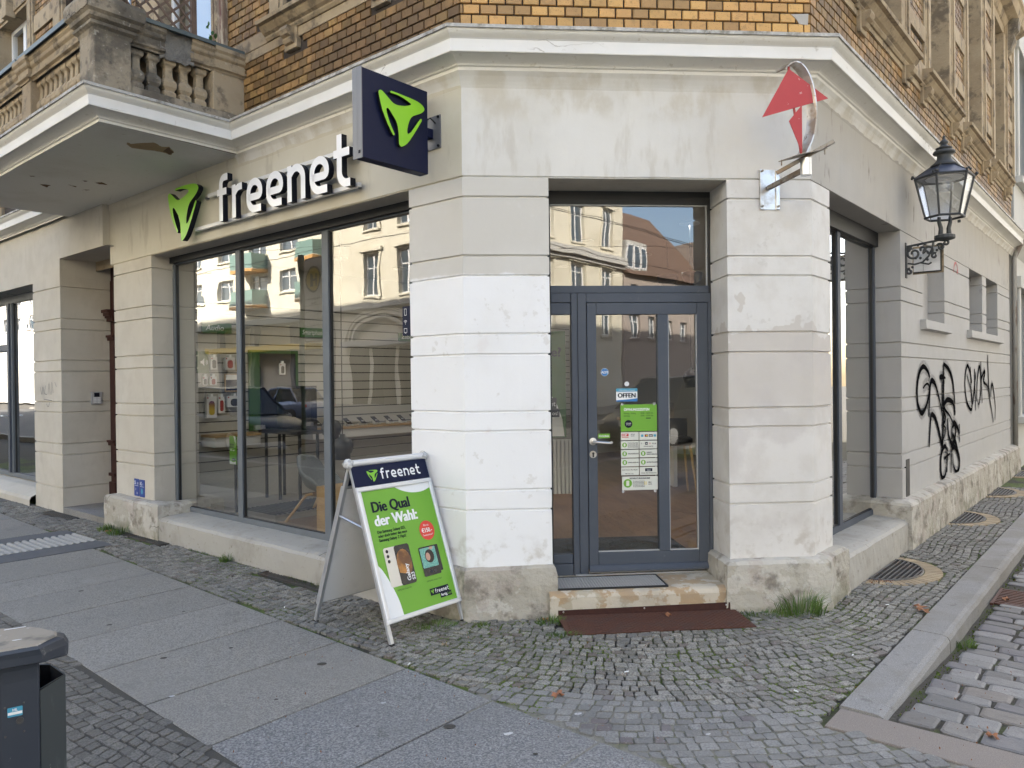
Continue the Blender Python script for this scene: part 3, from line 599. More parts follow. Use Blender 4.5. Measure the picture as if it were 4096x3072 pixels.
# ================================================================== CORNER BUILDING
bld = thing('corner_building', 'yellow brick corner house with pale rusticated ground floor, balcony and chamfered shop entrance', 'building', (1.3, 6.0, 0))
JZ = [.735, .872, 1.272, 1.405, 1.795, 1.935, 2.33, 2.465, 2.865]
def prof_j(z0, z1, js, gw=.009, gd=.014, o=0.):
    P = [(o, z0)]
    for j in js:
        if z0+.02 < j < z1-.02: P += [(o, j-gw), (o-gd, j-gw*.4), (o-gd, j+gw*.4), (o, j+gw)]
    return P+[(o, z1)]
def wall(name, path, prof, m, rough=None, **k):
    r = rough if rough is not None else {'plinth': .008, 'sill': .006, 'pier': .0022, 'fascia': .003}.get(name, .0018)
    b = MB(); b.sweep(path, prof, rough=r, step=.05 if name in ('plinth', 'sill') else .09); return part(name, b, m, bld, fix=False, **k)
TOPJ = 2.996
wall('pier', [xyL(.535, -.32), xyL(.535, 0), xyL(0, 0), xyC(.687, 0), xyC(.687, -.40)], prof_j(.30, TOPJ, JZ), 'plaster_white', label='corner pier repainted brighter white below head height')
wall('pier', [xyC(1.937, -.40), xyC(1.937, 0), xyC(2.55, 0), xyR(.385, 0), xyR(.385, -.32)], prof_j(.30, TOPJ, JZ), 'plaster_patched', label='pier right of the door with a beige overpainted patch')
wall('pier', [xyL(5.57, -.52), xyL(5.57, 0), xyL(4.62, 0), xyL(4.62, -.32)], prof_j(.18, TOPJ, JZ), 'plaster', label='pier between shop window and entry recess')
wall('pier', [xyL(7.95, -.25), xyL(7.95, .08), xyL(6.98, .08), xyL(6.98, -.52)], prof_j(-.02, 2.99, [.315]+JZ), 'plaster', label='pier left of the entry recess')
wall('pier', [xyR(2.43, -.32), xyR(2.43, 0), xyR(9.45, 0), xyR(9.45, -.2)], prof_j(.30, 2.12, JZ), 'plaster_grey', label='long side street wall with graffiti')
for a, c in ((2.43, 3.34), (4.38, 5.90), (6.86, 7.19), (8.19, 9.45)):
    wall('pier', [xyR(a, -.30), xyR(a, 0), xyR(c, 0), xyR(c, -.30)], prof_j(2.12, TOPJ, [2.33, 2.465, 2.865] if c > 4 else [2.33, 2.465]), 'plaster_grey')
# niches
b = MB(); b.quad(*rect(FR, 3.34, 4.38, 2.12, 2.99, -.17)); part('blind_niche', b, 'plaster_grey', bld)
for a, c in ((5.90, 6.86), (7.19, 8.19)):
    b = MB(); b.box(FR, a, c, -.26, -.19, 2.19, 2.25); b.box(FR, a, c, -.26, -.19, 2.9, 2.99); b.box(FR, a, a+.07, -.26, -.19, 2.25, 2.9); b.box(FR, c-.07, c, -.26, -.19, 2.25, 2.9)
    wf = part('window_frame', b, 'frame_dark', bld)
    b = MB(); b.quad(*rect(FR, a+.07, c-.07, 2.25, 2.9, -.235)); part('pane', b, 'window_glass_far', wf)
for a, c in ((3.2, 4.5), (5.72, 8.4)):
    b = MB(); b.add([FR(t, o, z) for t in (a, c) for o, z in ((-.3, 2.215), (.055, 2.19), (.06, 2.10), (-.01, 2.085))], [(0, 1, 5, 4), (1, 2, 6, 5), (2, 3, 7, 6), (0, 1, 2, 3), (4, 5, 6, 7)]); part('sill', b, 'plaster_grey', bld, label='low sill under the small side street window')
b = MB(); b.box(FR, 2.565, 2.70, -.02, .004, .45, .81, 0); part('vent_slot', b, 'frame_dark', bld)
# fascia with base groove
wall('fascia', [xyL(5.66, 0), xyL(0, 0)], [(-.0, 2.996), (-.012, 3.002), (0, 3.01), (0, 3.2), (0, 3.4), (0, 3.60), (.012, 3.64), (.012, 3.72)], 'plaster_warm_bounce')
wall('fascia', [xyL(.002, 0), xyC(.0+.10, 0), xyC(2.55, 0)], [(-.0, 2.996), (-.012, 3.002), (0, 3.01), (0, 3.2), (0, 3.4), (0, 3.60), (.012, 3.64), (.012, 3.72)], 'plaster_fascia')
wall('fascia', [xyC(2.55, 0), xyR(9.45, 0)], [(-.0, 2.996), (-.010, 3.0), (0, 3.004), (0, 3.60), (.012, 3.64)], 'plaster_grey')
# mitre fix at right corner: small return
wall('fascia', [xyL(12, .08), xyL(6.98, .08)], [(0, 2.99), (0, 3.72)], 'plaster')
b = MB(); b.sweep([xyL(6.98, .08), xyL(5.66, .08), xyL(5.66, -.02)], [(0, 3.22), (0, 3.72)]); b.quad(FL(6.98, .08, 3.22), FL(5.55, .08, 3.22), FL(5.55, -.6, 3.22), FL(6.98, -.6, 3.22)); part('entry_lintel', b, 'plaster', bld, fix=False)
b = MB(); b.quad(FL(6.98, .08, 2.99), FL(6.98, -.55, 2.99), FL(6.98, -.55, 3.22), FL(6.98, .08, 3.22)); part('lintel_side', b, 'plaster', bld)
# soffits
b = MB(); zs = 2.9955
b.quad(FL(.535, .0, zs), FL(4.62, .0, zs), FL(4.62, -.4, zs), FL(.535, -.4, zs)); b.quad(FC(.687, 0, zs), FC(1.937, 0, zs), FC(1.937, -.42, zs), FC(.687, -.42, zs))
part('soffit', b, 'plaster', bld)
b = MB(); b.quad(FR(.385, 0, zs), FR(2.43, 0, zs), FR(2.43, -.4, zs), FR(.385, -.4, zs)); part('soffit', b, 'plaster_grey', bld)
b = MB(); b.box(FL, 8.0, 12, -4, -3.9, .05, 3); b.box(FL, 8.0, 12, -3.9, -.3, .0, .1); b.box(FL, 8.0, 12, -3.9, -.3, 2.99, 3.05); b.box(FL, 7.9, 8.0, -4, -.3, 0, 3); b.box(FL, 12, 12.1, -4, .0, 0, 3); part('neighbour_room', b, 'far_base', bld)
for a, c in ((3.34, 4.38), (5.90, 6.86), (7.19, 8.19)): b = MB(); b.quad(FR(a, 0, zs), FR(c, 0, zs), FR(c, -.3, zs), FR(a, -.3, zs)); part('soffit', b, 'plaster_grey', bld)
b = MB(); b.quad(FL(7.95, .08, 2.985), FL(12, .08, 2.985), FL(12, -.3, 2.985), FL(7.95, -.3, 2.985)); part('soffit', b, 'plaster_grey', bld)
# cornice, wraps the balcony slab
cpath = [xyL(12, .08), xyL(6.60, .08), xyL(6.60, 1.18), xyL(2.83, 1.18), xyL(2.83, 0), xyL(0, 0), xyC(2.55, 0), xyR(9.75, 0)]
def cyma(o0, z0, o1, z1, n=5, flip=False):
    P = []
    for k in range(n+1):
        t = k/n; a = (1-math.cos(t*math.pi/2)) if not flip else math.sin(t*math.pi/2); P.append((o0+(o1-o0)*a, z0+(z1-z0)*t))
    return P
wall('cornice_cove', [xyL(2.83, 0), xyL(0, 0), xyC(2.55, 0), xyR(9.75, 0)], [(.002, 3.61), (.014, 3.64), (.03, 3.672), (.05, 3.70)], 'plaster_fascia')
wall('cornice', cpath, [(.05, 3.70), (.05, 3.722), (.062, 3.728)]+cyma(.062, 3.728, .145, 3.772)+[(.168, 3.774), (.170, 3.779)], 'cornice_soffit')
wall('cornice_band', cpath, [(.170, 3.779), (.172, 3.855), (.180, 3.862)], 'cornice_white')
wall('cornice_crown', cpath, [(.180, 3.862)]+cyma(.182, 3.864, .212, 3.905, 4, True)+[(.214, 3.912)], 'cornice_soffit')
wall('cornice_flashing', cpath, [(.212, 3.910), (.226, 3.908), (.226, 3.930), (.212, 3.936), (-.12, 3.962)], 'flashing')
# balcony slab soffit
b = MB(); b.quad(FL(2.80, -.01, 3.699), FL(6.65, -.01, 3.699), FL(6.65, 1.23, 3.699), FL(2.78, 1.23, 3.699)); balc = part('balcony_soffit', b, 'cornice_soffit', bld)
b = MB(); b.box(FL, 2.84, 6.59, -.1, 1.17, 3.75, 3.953); part('balcony_slab', b, 'stone_weathered', bld)

# plinth pieces
wall('plinth', [xyL(5.50, -.45), xyL(5.50, .0), xyL(4.42, .0), xyL(4.42, -.3)], [(-.02, .372), (.05, .368), (.10, .360), (.116, .343), (.120, .30), (.120, .2), (.122, .1), (.122, .02), (.122, -.1)], 'plinth')
wall('sill', [xyL(4.60, 0), xyL(1.55, 0)], [(-.32, .258), (-.03, .248), (.04, .242), (.088, .230), (.108, .205), (.112, .12), (.112, .03), (.115, -.1)], 'sill_stone')
wall('sill', [xyL(1.542, 0), xyL(.50, 0)], [(-.32, .255), (-.03, .246), (.05, .241), (.096, .228), (.115, .205), (.12, .12), (.12, .03), (.12, -.1)], 'sill_stone')
wall('plinth', [xyL(.56, -.3), xyL(.56, 0), xyL(0, 0), xyC(.675, 0), xyC(.675, -.4)], [(-.02, .355), (.018, .352), (.030, .335), (.034, .29), (.042, .22), (.040, .14), (.048, .06), (.052, .01), (.052, -.1)], 'plinth')
rp = [xyC(1.965, -.4), xyC(1.965, 0), xyC(2.45, 0), xyC(2.58, .012), xyR(.06, .02), xyR(.17, 0), xyR(.42, 0), xyR(.42, -.3)]
wall('plinth', rp, [(-.03, .362), (.055, .350), (.078, .328), (.080, .27), (.084, .20), (.080, .12), (.092, .04), (.09, -.1)], 'plinth')
wall('sill', [xyR(.40, 0), xyR(2.45, 0)], [(-.32, .298), (-.03, .285), (.02, .278), (.055, .268), (.074, .245), (.078, .15), (.080, .05), (.080, -.1)], 'sill_stone', label='worn side window sill')
wall('plinth', [xyR(2.41, -.3), xyR(2.41, 0), xyR(9.6, 0), xyR(9.6, -.3)], [(-.02, .455), (.05, .440), (.092, .425), (.106, .40), (.108, .28), (.108, .15), (.112, .04), (.112, -.15)], 'plinth')
b = MB(); b.sweep([xyL(12, .08), xyL(7.97, .08)], [(-.3, .23), (-.12, .20), (.05, .12), (.07, .08), (.07, -.1)]); part('sill', b, 'plaster', bld, fix=False)
# door step
b = MB(); P = []
n = 14; vs = []
pr = [(-.42, .188), (-.02, .184), (.045, .180), (.070, .168), (.080, .145), (.082, .06), (.082, -.1)]
for k in range(n+1):
    x = .655+1.34*k/n
    e = max(0, (k-n+2)/2)
    for j, (o, z_) in enumerate(pr): vs.append(FC(x, o-(e*.05 if j > 1 else 0)+random.uniform(-.003, .003)*(j > 1), z_))
b.add(vs, [(k*7+j, k*7+j+1, (k+1)*7+j+1, (k+1)*7+j) for k in range(n) for j in range(6)]); part('door_step', b, 'step_stone', bld)
# entry recess
b = MB(); b.box(FL, 5.57, 6.98, -.6, .08, -.05, .075); part('entry_step', b, 'granite_kerb', bld)
ed = MB(); ed.box(FL, 5.55, 7.0, -.58, -.53, .07, 3.25)
edo = part('entry_door', ed, 'maroon_wood', bld)
b = MB()
for a0, a1, z0, z1, p in ((6.80, 6.98, .08, .34, .09), (6.82, 6.97, .34, 2.2, .05), (6.78, 6.98, .42, .46, .1), (6.79, 6.98, .82, .86, .10), (6.76, 6.98, .86, .89, .13), (6.78, 6.98, 2.2, 2.24, .09), (6.75, 6.98, 2.24, 2.27, .12), (6.77, 6.98, 2.45, 2.52, .10), (6.70, 6.98, 2.52, 2.56, .17), (6.62, 6.98, 2.56, 2.60, .21)): b.box(FL, max(a0, 6.80), a1, -.53, -.53+p*.6, z0, z1)
for q in range(5): b.box(FL, 6.80+q*.035, 6.82+q*.035, -.46, -.44, 2.49, 2.52)
part('pilaster', b, 'maroon_wood', edo)
b = MB()
for z0, z1 in ((.3, .9), (1.05, 2.1), (2.7, 3.15)):
    for a0 in (5.7, 6.25): b.box(FL, a0, a0+.45, -.53, -.51, z0, z1)
part('door_panel', b, 'maroon_wood', edo)

# ---------------------------------------------------------------- shop windows
def frame_unit(F, a0, a1, z0, z1, o0, o1, cols, name, label, top=.075, bot=.06, side=.07, gl='shop_glass', m='frame_anthracite', dark_top=True):
    """cols: list of (glass a0, glass a1)"""
    b = MB(); b.box(F, a0, a1, o0, o1, z0, z0+bot); b.box(F, a0, a1, o0-.0, o1-.01, z1-top, z1)
    xs = [a0]+[x for c in cols for x in c]+[a1]
    for i in range(0, len(xs), 2):
        l, r = xs[i], xs[i+1]
        if r-l > .10: m_ = (l+r)/2; b.box(F, l, m_-.002, o0, o1+.003, z0+bot, z1-top); b.box(F, m_+.002, r, o0, o1+.003, z0+bot, z1-top)
        elif r-l > .005: b.box(F, l, r, o0, o1+.003, z0+bot, z1-top)
    fo = part(name, b, m, bld, label=label, bevel=.003)
    for l, r in cols:
        g_ = MB(); om = (o0+o1)/2
        g_.quad(*rect(F, l-.004, r+.004, z0+bot-.004, z1-top+.004, om)); part('pane', g_, gl, fo)
        g_ = MB()
        for aa0, aa1, zz0, zz1 in ((l, l+.012, z0+bot, z1-top), (r-.012, r, z0+bot, z1-top), (l, r, z0+bot, z0+bot+.010), (l, r, z1-top-.010, z1-top)): g_.box(F, aa0, aa1, om-.01, om+.012, zz0, zz1)
        part('glazing_bead', g_, 'frame_seal' if gl == 'x' else 'frame_dark', fo)
    return fo
win1 = frame_unit(FL, .50, 4.618, .245, 2.992, -.275, -.228, [(.56, 1.815), (1.905, 3.235), (3.315, 4.568)], 'shop_window', 'wide shop window left of the corner', m='frame_grey')
b = MB(); b.box(FL, .50, 4.618, -.29, -.195, 2.93, 2.995); part('blind_box', b, 'frame_dark', win1)
win2 = frame_unit(FR, .385, 2.43, .285, 2.992, -.275, -.228, [(.43, 1.30), (1.38, 2.385)], 'shop_window', 'side street shop window', top=.13)
b = MB(); b.box(FR, .385, 2.43, -.29, -.195, 2.86, 2.995); part('blind_box', b, 'frame_dark', win2)
win3 = frame_unit(FL, 7.95, 12, .24, 2.985, -.24, -.17, [(8.0, 8.55), (8.63, 9.66), (9.80, 11.9)], 'shop_window', 'neighbouring shop glazing beyond the entry recess', top=.11, m='frame_grey')
b = MB(); b.box(FL, 9.72, 9.80, -.25, -.14, .3, 2.87); b.box(FL, 9.8, 11.9, -.25, -.14, 2.15, 2.25); part('door_stile', b, 'frame_anthracite', win3)
b = MB(); b.tube([FL(9.78, -.13, 1.16), FL(9.78, -.08, 1.16), FL(9.90, -.08, 1.16)], .010); part('handle', b, 'steel', win3)
# ---------------------------------------------------------------- door
yo = -.40
fr = MB()
for a0, a1, z0, z1, o in ((.66, 1.95, 2.90, 2.998, 0), (.66, .742, .18, 2.90, 0), (1.918, 1.96, .18, 2.90, 0)): fr.box(FC, a0, a1, yo+o, yo+.06+o, z0, z1)
dfr = part('door_frame', fr, 'frame_dark', bld, bevel=.002)
b = MB()
for a0, a1, z0, z1, o0, o1 in ((.742, 1.918, 2.250, 2.303, -.40, -.335), (1.0, 1.93, 2.180, 2.248, -.40, -.33), (.742, .885, 2.181, 2.248, -.40, -.331), (.889, .932, .185, 2.248, -.40, -.328), (.935, .998, .185, 2.248, -.40, -.328), (.742, .885, 2.093, 2.178, -.40, -.338), (.742, .885, .275, .340, -.40, -.338), (.742, .885, .188, .272, -.40, -.332), (1.908, 1.935, .19, 2.18, -.40, -.329)): b.box(FC, a0, a1, o0, o1, z0, z1)
part('door_surround', b, 'frame_anthracite', dfr, bevel=.003)
b = MB(); b.quad(*rect(FC, .74, 1.92, 2.30, 2.905, -.365)); part('pane', b, 'door_glass', dfr, label='transom pane above the door')
b = MB(); b.quad(*rect(FC, .742, .885, .338, 2.095, -.367)); part('pane', b, 'door_glass', dfr, label='narrow side pane')
b = MB(); b.box(FC, .742, 1.918, -.36, -.35, 2.890, 2.900); b.box(FC, 1.906, 1.916, -.36, -.35, 2.303, 2.890); part('glazing_bead', b, 'frame_seal', dfr)
lf = MB()
for a0, a1, z0, z1 in ((1.003, 1.071, .225, 2.176), (1.527, 1.606, .352, 2.09), (1.826, 1.905, .225, 2.176), (1.073, 1.824, 2.092, 2.176), (1.073, 1.824, .225, .350)): lf.box(FC, a0, a1, -.385, -.325, z0, z1)
leaf = part('door_leaf', lf, 'frame_anthracite', bld, bevel=.003)
b = MB(); b.quad(*rect(FC, 1.07, 1.53, .348, 2.094, -.352)); part('pane', b, 'door_glass', leaf)
b = MB(); b.quad(*rect(FC, 1.604, 1.828, .348, 2.094, -.353)); part('pane', b, 'door_glass', leaf)
b = MB(); b.box(FC, 1.606, 1.612, -.35, -.332, .352, 2.09); b.box(FC, 1.818, 1.824, -.35, -.332, .352, 2.09); b.box(FC, 1.612, 1.818, -.35, -.332, .352, .358); b.box(FC, 1.073, 1.527, -.35, -.335, .352, .358); part('glazing_bead', b, 'frame_seal', leaf)
b = MB(); b.add([FC(a, o, z) for a in (1.0, 1.925) for o, z in ((-.325, .262), (-.312, .258), (-.285, .232), (-.285, .218), (-.325, .218))], [(i, i+1, i+6, i+5) for i in range(4)]+[(0, 1, 2, 3, 4), (5, 6, 7, 8, 9)]); part('weather_bar', b, 'frame_anthracite', leaf)
b = MB(); b.box(FC, .90, 1.93, -.39, -.315, .184, .196); part('threshold', b, 'alu', dfr)
h = MB(); h.lathe((0, 0, 0), [(.001, 0), (.027, 0), (.027, .008), (.001, .010)], 20); h.v = [FC(1.037+p.x, -.325+p.z, 1.165+p.y) for p in h.v]
h.tube([FC(1.037, -.32, 1.165), FC(1.037, -.275, 1.165), FC(1.05, -.265, 1.163), FC(1.15, -.262, 1.155), FC(1.165, -.268, 1.155), FC(1.165, -.285, 1.157)], .010, 10)
part('handle', h, 'steel', leaf)
h = MB(); h.lathe((0, 0, 0), [(.001, 0), (.026, 0), (.026, .008), (.001, .009)], 20); h.v = [FC(1.037+p.x, -.325+p.z, 1.070+p.y) for p in h.v]
lk = part('lock', h, 'steel', leaf)
b = MB(); b.flat(FC, circ(1.037, 1.078, .009, 10), -.314); b.flat(FC, [(1.031, 1.05), (1.043, 1.05), (1.043, 1.076), (1.031, 1.076)], -.3145); 
part('door_latch', b, 'frame_dark', leaf)
# jamb strip between plaster and frame
b = MB(); b.quad(FC(1.937, -.4, .18), FC(1.937, -.4, 3.0), FC(1.937, -.2, 3.0), FC(1.937, -.2, .18)); 

# ---------------------------------------------------------------- upper storeys
# backing masses
def bx(F, a0, a1, o0, o1, z0, z1): b = MB(); b.box(F, a0, a1, o0, o1, z0, z1); return b
up_ = MB()
for a0, a1, z0, z1 in ((.006, .95, 3.94, 15), (.95, 2.05, 3.94, 4.76), (.95, 2.05, 6.6, 15), (2.05, 3.05, 3.94, 15)): up_.box(FL, a0, a1, -.2, -.008, z0, z1)
part('wall', up_, 'mortar_dark', bld)
b = MB(); b.box(FC, .11, 2.54, -.3, -.008, 3.94, 15); part('wall', b, 'mortar_dark', bld)
b = MB(); b.box(FR, .006, 9.75, -.2, -.008, 3.94, 4.60); part('wall', b, 'mortar_dark', bld)
roof = MB(); roof.sweep([xyL(16, -.35), xyL(0, -.35), xyC(2.55, -.35), xyR(16, -.35)], [(0, 3.1), (0, 20), (.6, 20.2)]); roof.hpoly([xyL(16, -.4), xyL(0, -.4), xyC(2.55, -.4), xyR(16, -.4), xyR(16, -14), xyL(16, -14)], 3.64); roof.hpoly([xyL(16, .2), xyL(0, .2), xyC(2.55, .2), xyR(16, .2), xyR(16, -14), xyL(16, -14)], 20.1); part('wall', roof, 'stone_tan', bld, label='upper storeys out of view', fix=False)  # unseen; height set to shade the street, decks stop light leaks
for nm_, F_, a0_, a1_, lb_ in (('shade_row_block', FL, 16.05, 60, 'unseen tall tan block continuing the row to the left, added to shade the opposite side'),): b = MB(); b.box(F_, a0_, a1_, -12, .1, 0, 20); solo(nm_, b, 'stone_tan', lb_, 'building')  # out of view, added for its shadow on the opposite houses
# bricks
bw, bh = .1165, .0705
def brick_mesh():
    b = MB(); x, z_ = bw/2-.0042, bh/2-.004; e = .0035
    vs = [(-x, -.006, -z_), (x, -.006, -z_), (x, -.006, z_), (-x, -.006, z_), (-x+e, .006, -z_+e), (x-e, .006, -z_+e), (x-e, .006, z_-e), (-x+e, .006, z_-e)]
    return vs, [(4, 5, 6, 7), (0, 1, 5, 4), (1, 2, 6, 5), (2, 3, 7, 6), (3, 0, 4, 7)]
BV, BF = brick_mesh()
def clip_rects(a0, a1, z0, z1, keep):   # brick slots over a rectangle
    out = []; r = 0; z_ = z0
    k0 = int(math.floor(a0/bw))
    while z_+bh*.5 < z1:
        zt = min(z_+bh, z1); off = (r % 2)*bw/2; a = k0*bw+off-bw
        while a < a1:
            l, rr = max(a, a0), min(a+bw, a1)
            if rr-l > .014 and keep((l+rr)/2, (z_+zt)/2): out.append((l, rr, z_, zt))
            a += bw
        z_ += bh; r += 1
    return out
def add_brick(b, F, o, sl):
    l, r, z0, z1 = sl; sx = (r-l)/bw; sz = (z1-z0)/bh; cx, cz = (l+r)/2, (z0+z1)/2; j = random.uniform(-.0012, .0012)
    b.add([F(cx+p[0]*sx, o+p[1]-.006+.006+j, cz+p[2]*sz) for p in BV], BF)
bricks = []
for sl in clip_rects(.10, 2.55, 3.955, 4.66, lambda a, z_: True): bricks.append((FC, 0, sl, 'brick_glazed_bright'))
def keepL(a, z_):
    if 4.50 < z_ < 4.80 and .62 < a < 2.46: return False
    if z_ > 4.80 and .72 < a < 2.30: return False
    if z_ > 4.55 and z_ < 4.69 and a > 2.2: return False
    if z_ < 4.50 and z_ > 4.40 and (1.76 < a < 2.04 or .62 < a < .88): return False
    return True
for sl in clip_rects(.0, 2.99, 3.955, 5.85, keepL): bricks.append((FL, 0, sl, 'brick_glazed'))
for sl in clip_rects(.0, 9.7, 3.955, 4.56, lambda a, z_: True): bricks.append((FR, 0, sl, 'brick_glazed'))
for a0, a1 in ((2.67, 3.32), (4.82, 5.46), (6.95, 7.50), (9.0, 9.5), (.0, .98)):
    for z0, z1 in ((4.80, 5.04), (5.20, 5.59), (5.78, 6.18), (6.36, 6.76)):
        for sl in clip_rects(a0, a1, z0, z1, lambda a, z_: True): bricks.append((FR, .022, sl, 'brick_glazed'))
for a0, a1 in ((6.94, 7.64), (9.3, 9.9)):
    for z0, z1 in ((5.2, 5.62), (5.80, 6.24), (6.46, 7.1)):
        for sl in clip_rects(a0, a1, z0, z1, lambda a, z_: True): bricks.append((FL, .10, sl, 'brick_glazed'))
for sl in clip_rects(4.9, 5.6, 4.4, 7.0, lambda a, z_: True): bricks.append((FL, 0, sl, 'brick_glazed'))
cp = Vector((0, 0, 1.62))
def bsz(e):
    F, o, (l, r, z0, z1), m = e; p = F((l+r)/2, o, (z0+z1)/2)-cp; d = p.length
    w_ = p.dot(fw); x = p.dot(r2)/w_*3036/2048; y = p.dot(u2)/w_*3036/1536
    if abs(x) > 1 or abs(y) > 1: return 1e9
    return d*d/max(.05, abs(p.normalized().dot(F.n)))
bricks.sort(key=bsz)
walls = {}
field = {}
for i, (F, o, sl, m) in enumerate(bricks):
    if i < 300:
        b = MB(); add_brick(b, F, o, sl); part('brick', b, m, bld, fix=False)
    else: add_brick(field.setdefault(m, MB()), F, o, sl)
for m, b in field.items(): part('brick_field', b, m, bld, kind='stuff', fix=False)
print('bricks', len(bricks))
# left: sill, apron, brackets, jambs
def moulding(F, a0, a1, prof, ends=True):
    b = MB(); n = len(prof); b.add([F(a, o, z) for a in (a0, a1) for o, z in prof], [(j, j+1, n+j+1, n+j) for j in range(n-1)]+([tuple(range(n)), tuple(n+j for j in range(n))] if ends else [])); return b
sillp = [(-.05, 4.58), (.03, 4.58), (.045, 4.60), (.045, 4.615), (.07, 4.63), (.10, 4.665), (.105, 4.68), (.14, 4.685), (.145, 4.715), (.13, 4.722), (-.25, 4.78)]
def sill_at(F, a0, a1, br, dz=0., m='stone_tan'):
    b = moulding(F, a0, a1, [(o, z+dz) for o, z in sillp]); so = part('sill', b, m, bld, fix=True)
    for c in br:
        b = MB(); b.box(F, c-.09, c+.09, -.02, .035, 4.41+dz, 4.58+dz); part('bracket_base', b, m, so, bevel=.006)
        b = MB(); n_ = 5; prof = [(.035, 4.45+dz), (.06, 4.455+dz), (.075, 4.48+dz), (.065, 4.50+dz), (.095, 4.515+dz), (.11, 4.55+dz), (.10, 4.58+dz), (.035, 4.58+dz)]
        n_ = len(prof); b.add([F(a, o, z) for a in (c-.055, c+.055) for o, z in prof], [(j, j+1, n_+j+1, n_+j) for j in range(n_-1)]+[tuple(range(n_)), tuple(n_+j for j in range(n_))]); part('bracket', b, m, so)
    return so
sill_at(FL, .72, 2.30, [.80, 1.94])
part('apron_band', bx(FL, .62, 3.0, -.02, .016, 4.50, 4.58), 'stone_tan', bld, bevel=.004)
part('string_course', bx(FL, 2.30, 3.0, -.02, .022, 4.58, 4.70), 'stone_tan', bld, bevel=.004)
for a0, a1 in ((.72, .95), (2.05, 2.26)):
    b = MB(); b.box(FL, a0, a1, -.2, .03, 4.78, 6.6); b.box(FL, a0+.05, a1-.05, .03, .045, 4.78, 6.6); part('window_jamb', b, 'stone_tan', bld, bevel=.004)
def pvc_window(F, a0, a1, z0, z1, o, m='white_pvc', mull=True, curtain=True):
    b = MB(); w_ = .06
    b.box(F, a0, a0+w_, o-.05, o, z0, z1); b.box(F, a1-w_, a1, o-.05, o, z0, z1); b.box(F, a0+w_, a1-w_, o-.05, o, z0, z0+w_); b.box(F, a0+w_, a1-w_, o-.05, o, z1-w_, z1)
    if mull: c = (a0+a1)/2; b.box(F, c-.05, c+.05, o-.05, o+.004, z0+w_, z1-w_)
    fo = part('window_frame', b, m, bld, bevel=.004)
    b = MB(); b.quad(*rect(F, a0+w_, a1-w_, z0+w_, z1-w_, o-.03)); part('pane', b, 'shop_glass', fo)
    b = MB(); b.box(F, a0, a1, o-.16, o-.15, z0, z1); part('curtain', b, 'curtain', fo)
    return fo
pvc_window(FL, .95, 2.05, 4.78, 6.6, -.13)
# right: band, pilasters, panels
for a0, a1 in ((2.50, 3.50), (4.65, 5.63), (6.80, 7.66), (8.86, 9.72), (.004, 1.15)):
    b = MB(); b.box(FR, a0, a1, -.36, .018, 4.60, 8.4); part('pilaster', b, 'mortar_dark', bld)
    c0, c1 = a0+.16, a1-.16
    if a0 < .1: c0, c1 = .006, .98
    b = MB()
    for l, r in ((a0, c0), (c1, a1)):
        if r-l > .05: b.box(FR, l, r, .018, .052, 4.76, 8.4); b.box(FR, l+.04, r-.05, .052, .066, 4.76, 8.4)
    part('pilaster_moulding', b, 'stone_tan', bld, bevel=.004)
    for z0, z1 in ((4.60, 4.80), (5.04, 5.20), (5.59, 5.78), (6.18, 6.36), (6.76, 6.92), (7.3, 7.5)):
        part('cross_band', bx(FR, c0, c1, .018, .046, z0, z1), 'stone_tan', bld, bevel=.003)
for a0, a1 in ((1.0, 2.78), (3.17, 4.95), (5.32, 7.08), (7.42, 9.12)):
    sill_at(FR, a0, a1, [a0+.17, a1-.17])
    m0, m1 = a0+.42, a1-.42
    b = MB(); b.box(FR, m0-.3, m1+.3, -.36, .03, 7.0, 7.2); b.box(FR, m0-.3, m0, -.36, .045, 4.70, 7.0); b.box(FR, m1, m1+.3, -.36, .045, 4.70, 7.0); part('window_surround', b, 'stone_tan', bld, bevel=.004)
    pvc_window(FR, m0, m1, 4.72, 7.0, -.20)
for a0, a1 in ((-.02, 9.7),): part('apron_band', bx(FR, 0.3, 9.72, -.02, .014, 4.53, 4.60), 'stone_tan', bld)
b = moulding(FR, 7.0, 9.9, [(0, 7.1), (.05, 7.15), (.08, 7.25), (.2, 7.3), (.24, 7.42), (.27, 7.45), (.27, 7.5), (0, 7.6)]); part('hood_moulding', b, 'stone_tan', bld)
b = MB(); b.add([FR(a, o, z) for a in (8.95, 9.2) for o, z in ((.04, 6.75), (.10, 6.8), (.16, 6.95), (.14, 7.05), (.2, 7.1), (.22, 7.25), (.04, 7.3))], [(j, j+1, 8+j, 7+j) for j in range(6)]+[tuple(range(7)), tuple(range(7, 14))]); part('scroll_bracket', b, 'stone_weathered', bld)
# left facade behind the balcony
b = MB(); b.box(FL, 3.05, 3.22, -.2, .0, 3.95, 8); b.box(FL, 4.34, 6.66, -.2, -.01, 3.95, 8); part('wall', b, 'stone_tan', bld)
b = MB(); b.box(FL, 2.99, 3.10, -.02, .05, 3.95, 6.5); part('balcony_post', b, 'wood_peeling', bld, bevel=.01)
pvc_window(FL, 3.40, 4.30, 4.0, 6.6, -.10, mull=False); pvc_window(FL, 5.75, 6.35, 4.0, 6.6, -.10)
b = MB(); b.box(FL, 3.10, 3.40, -.2, -.05, 3.95, 6.6); b.box(FL, 4.30, 4.40, -.2, .04, 3.95, 6.8); b.box(FL, 3.1, 4.4, -.2, .02, 6.6, 8); part('window_surround', b, 'stone_tan', bld, bevel=.006)
b = MB(); b.box(FL, 6.62, 7.86, -.2, .09, 3.95, 8); b.box(FL, 9.0, 12, -.2, .09, 3.95, 8); b.box(FL, 7.86, 9.0, -.2, .09, 6.78, 8); b.box(FL, 7.86, 9.0, -.2, .09, 3.95, 4.8); part('wall', b, 'mortar_dark', bld)
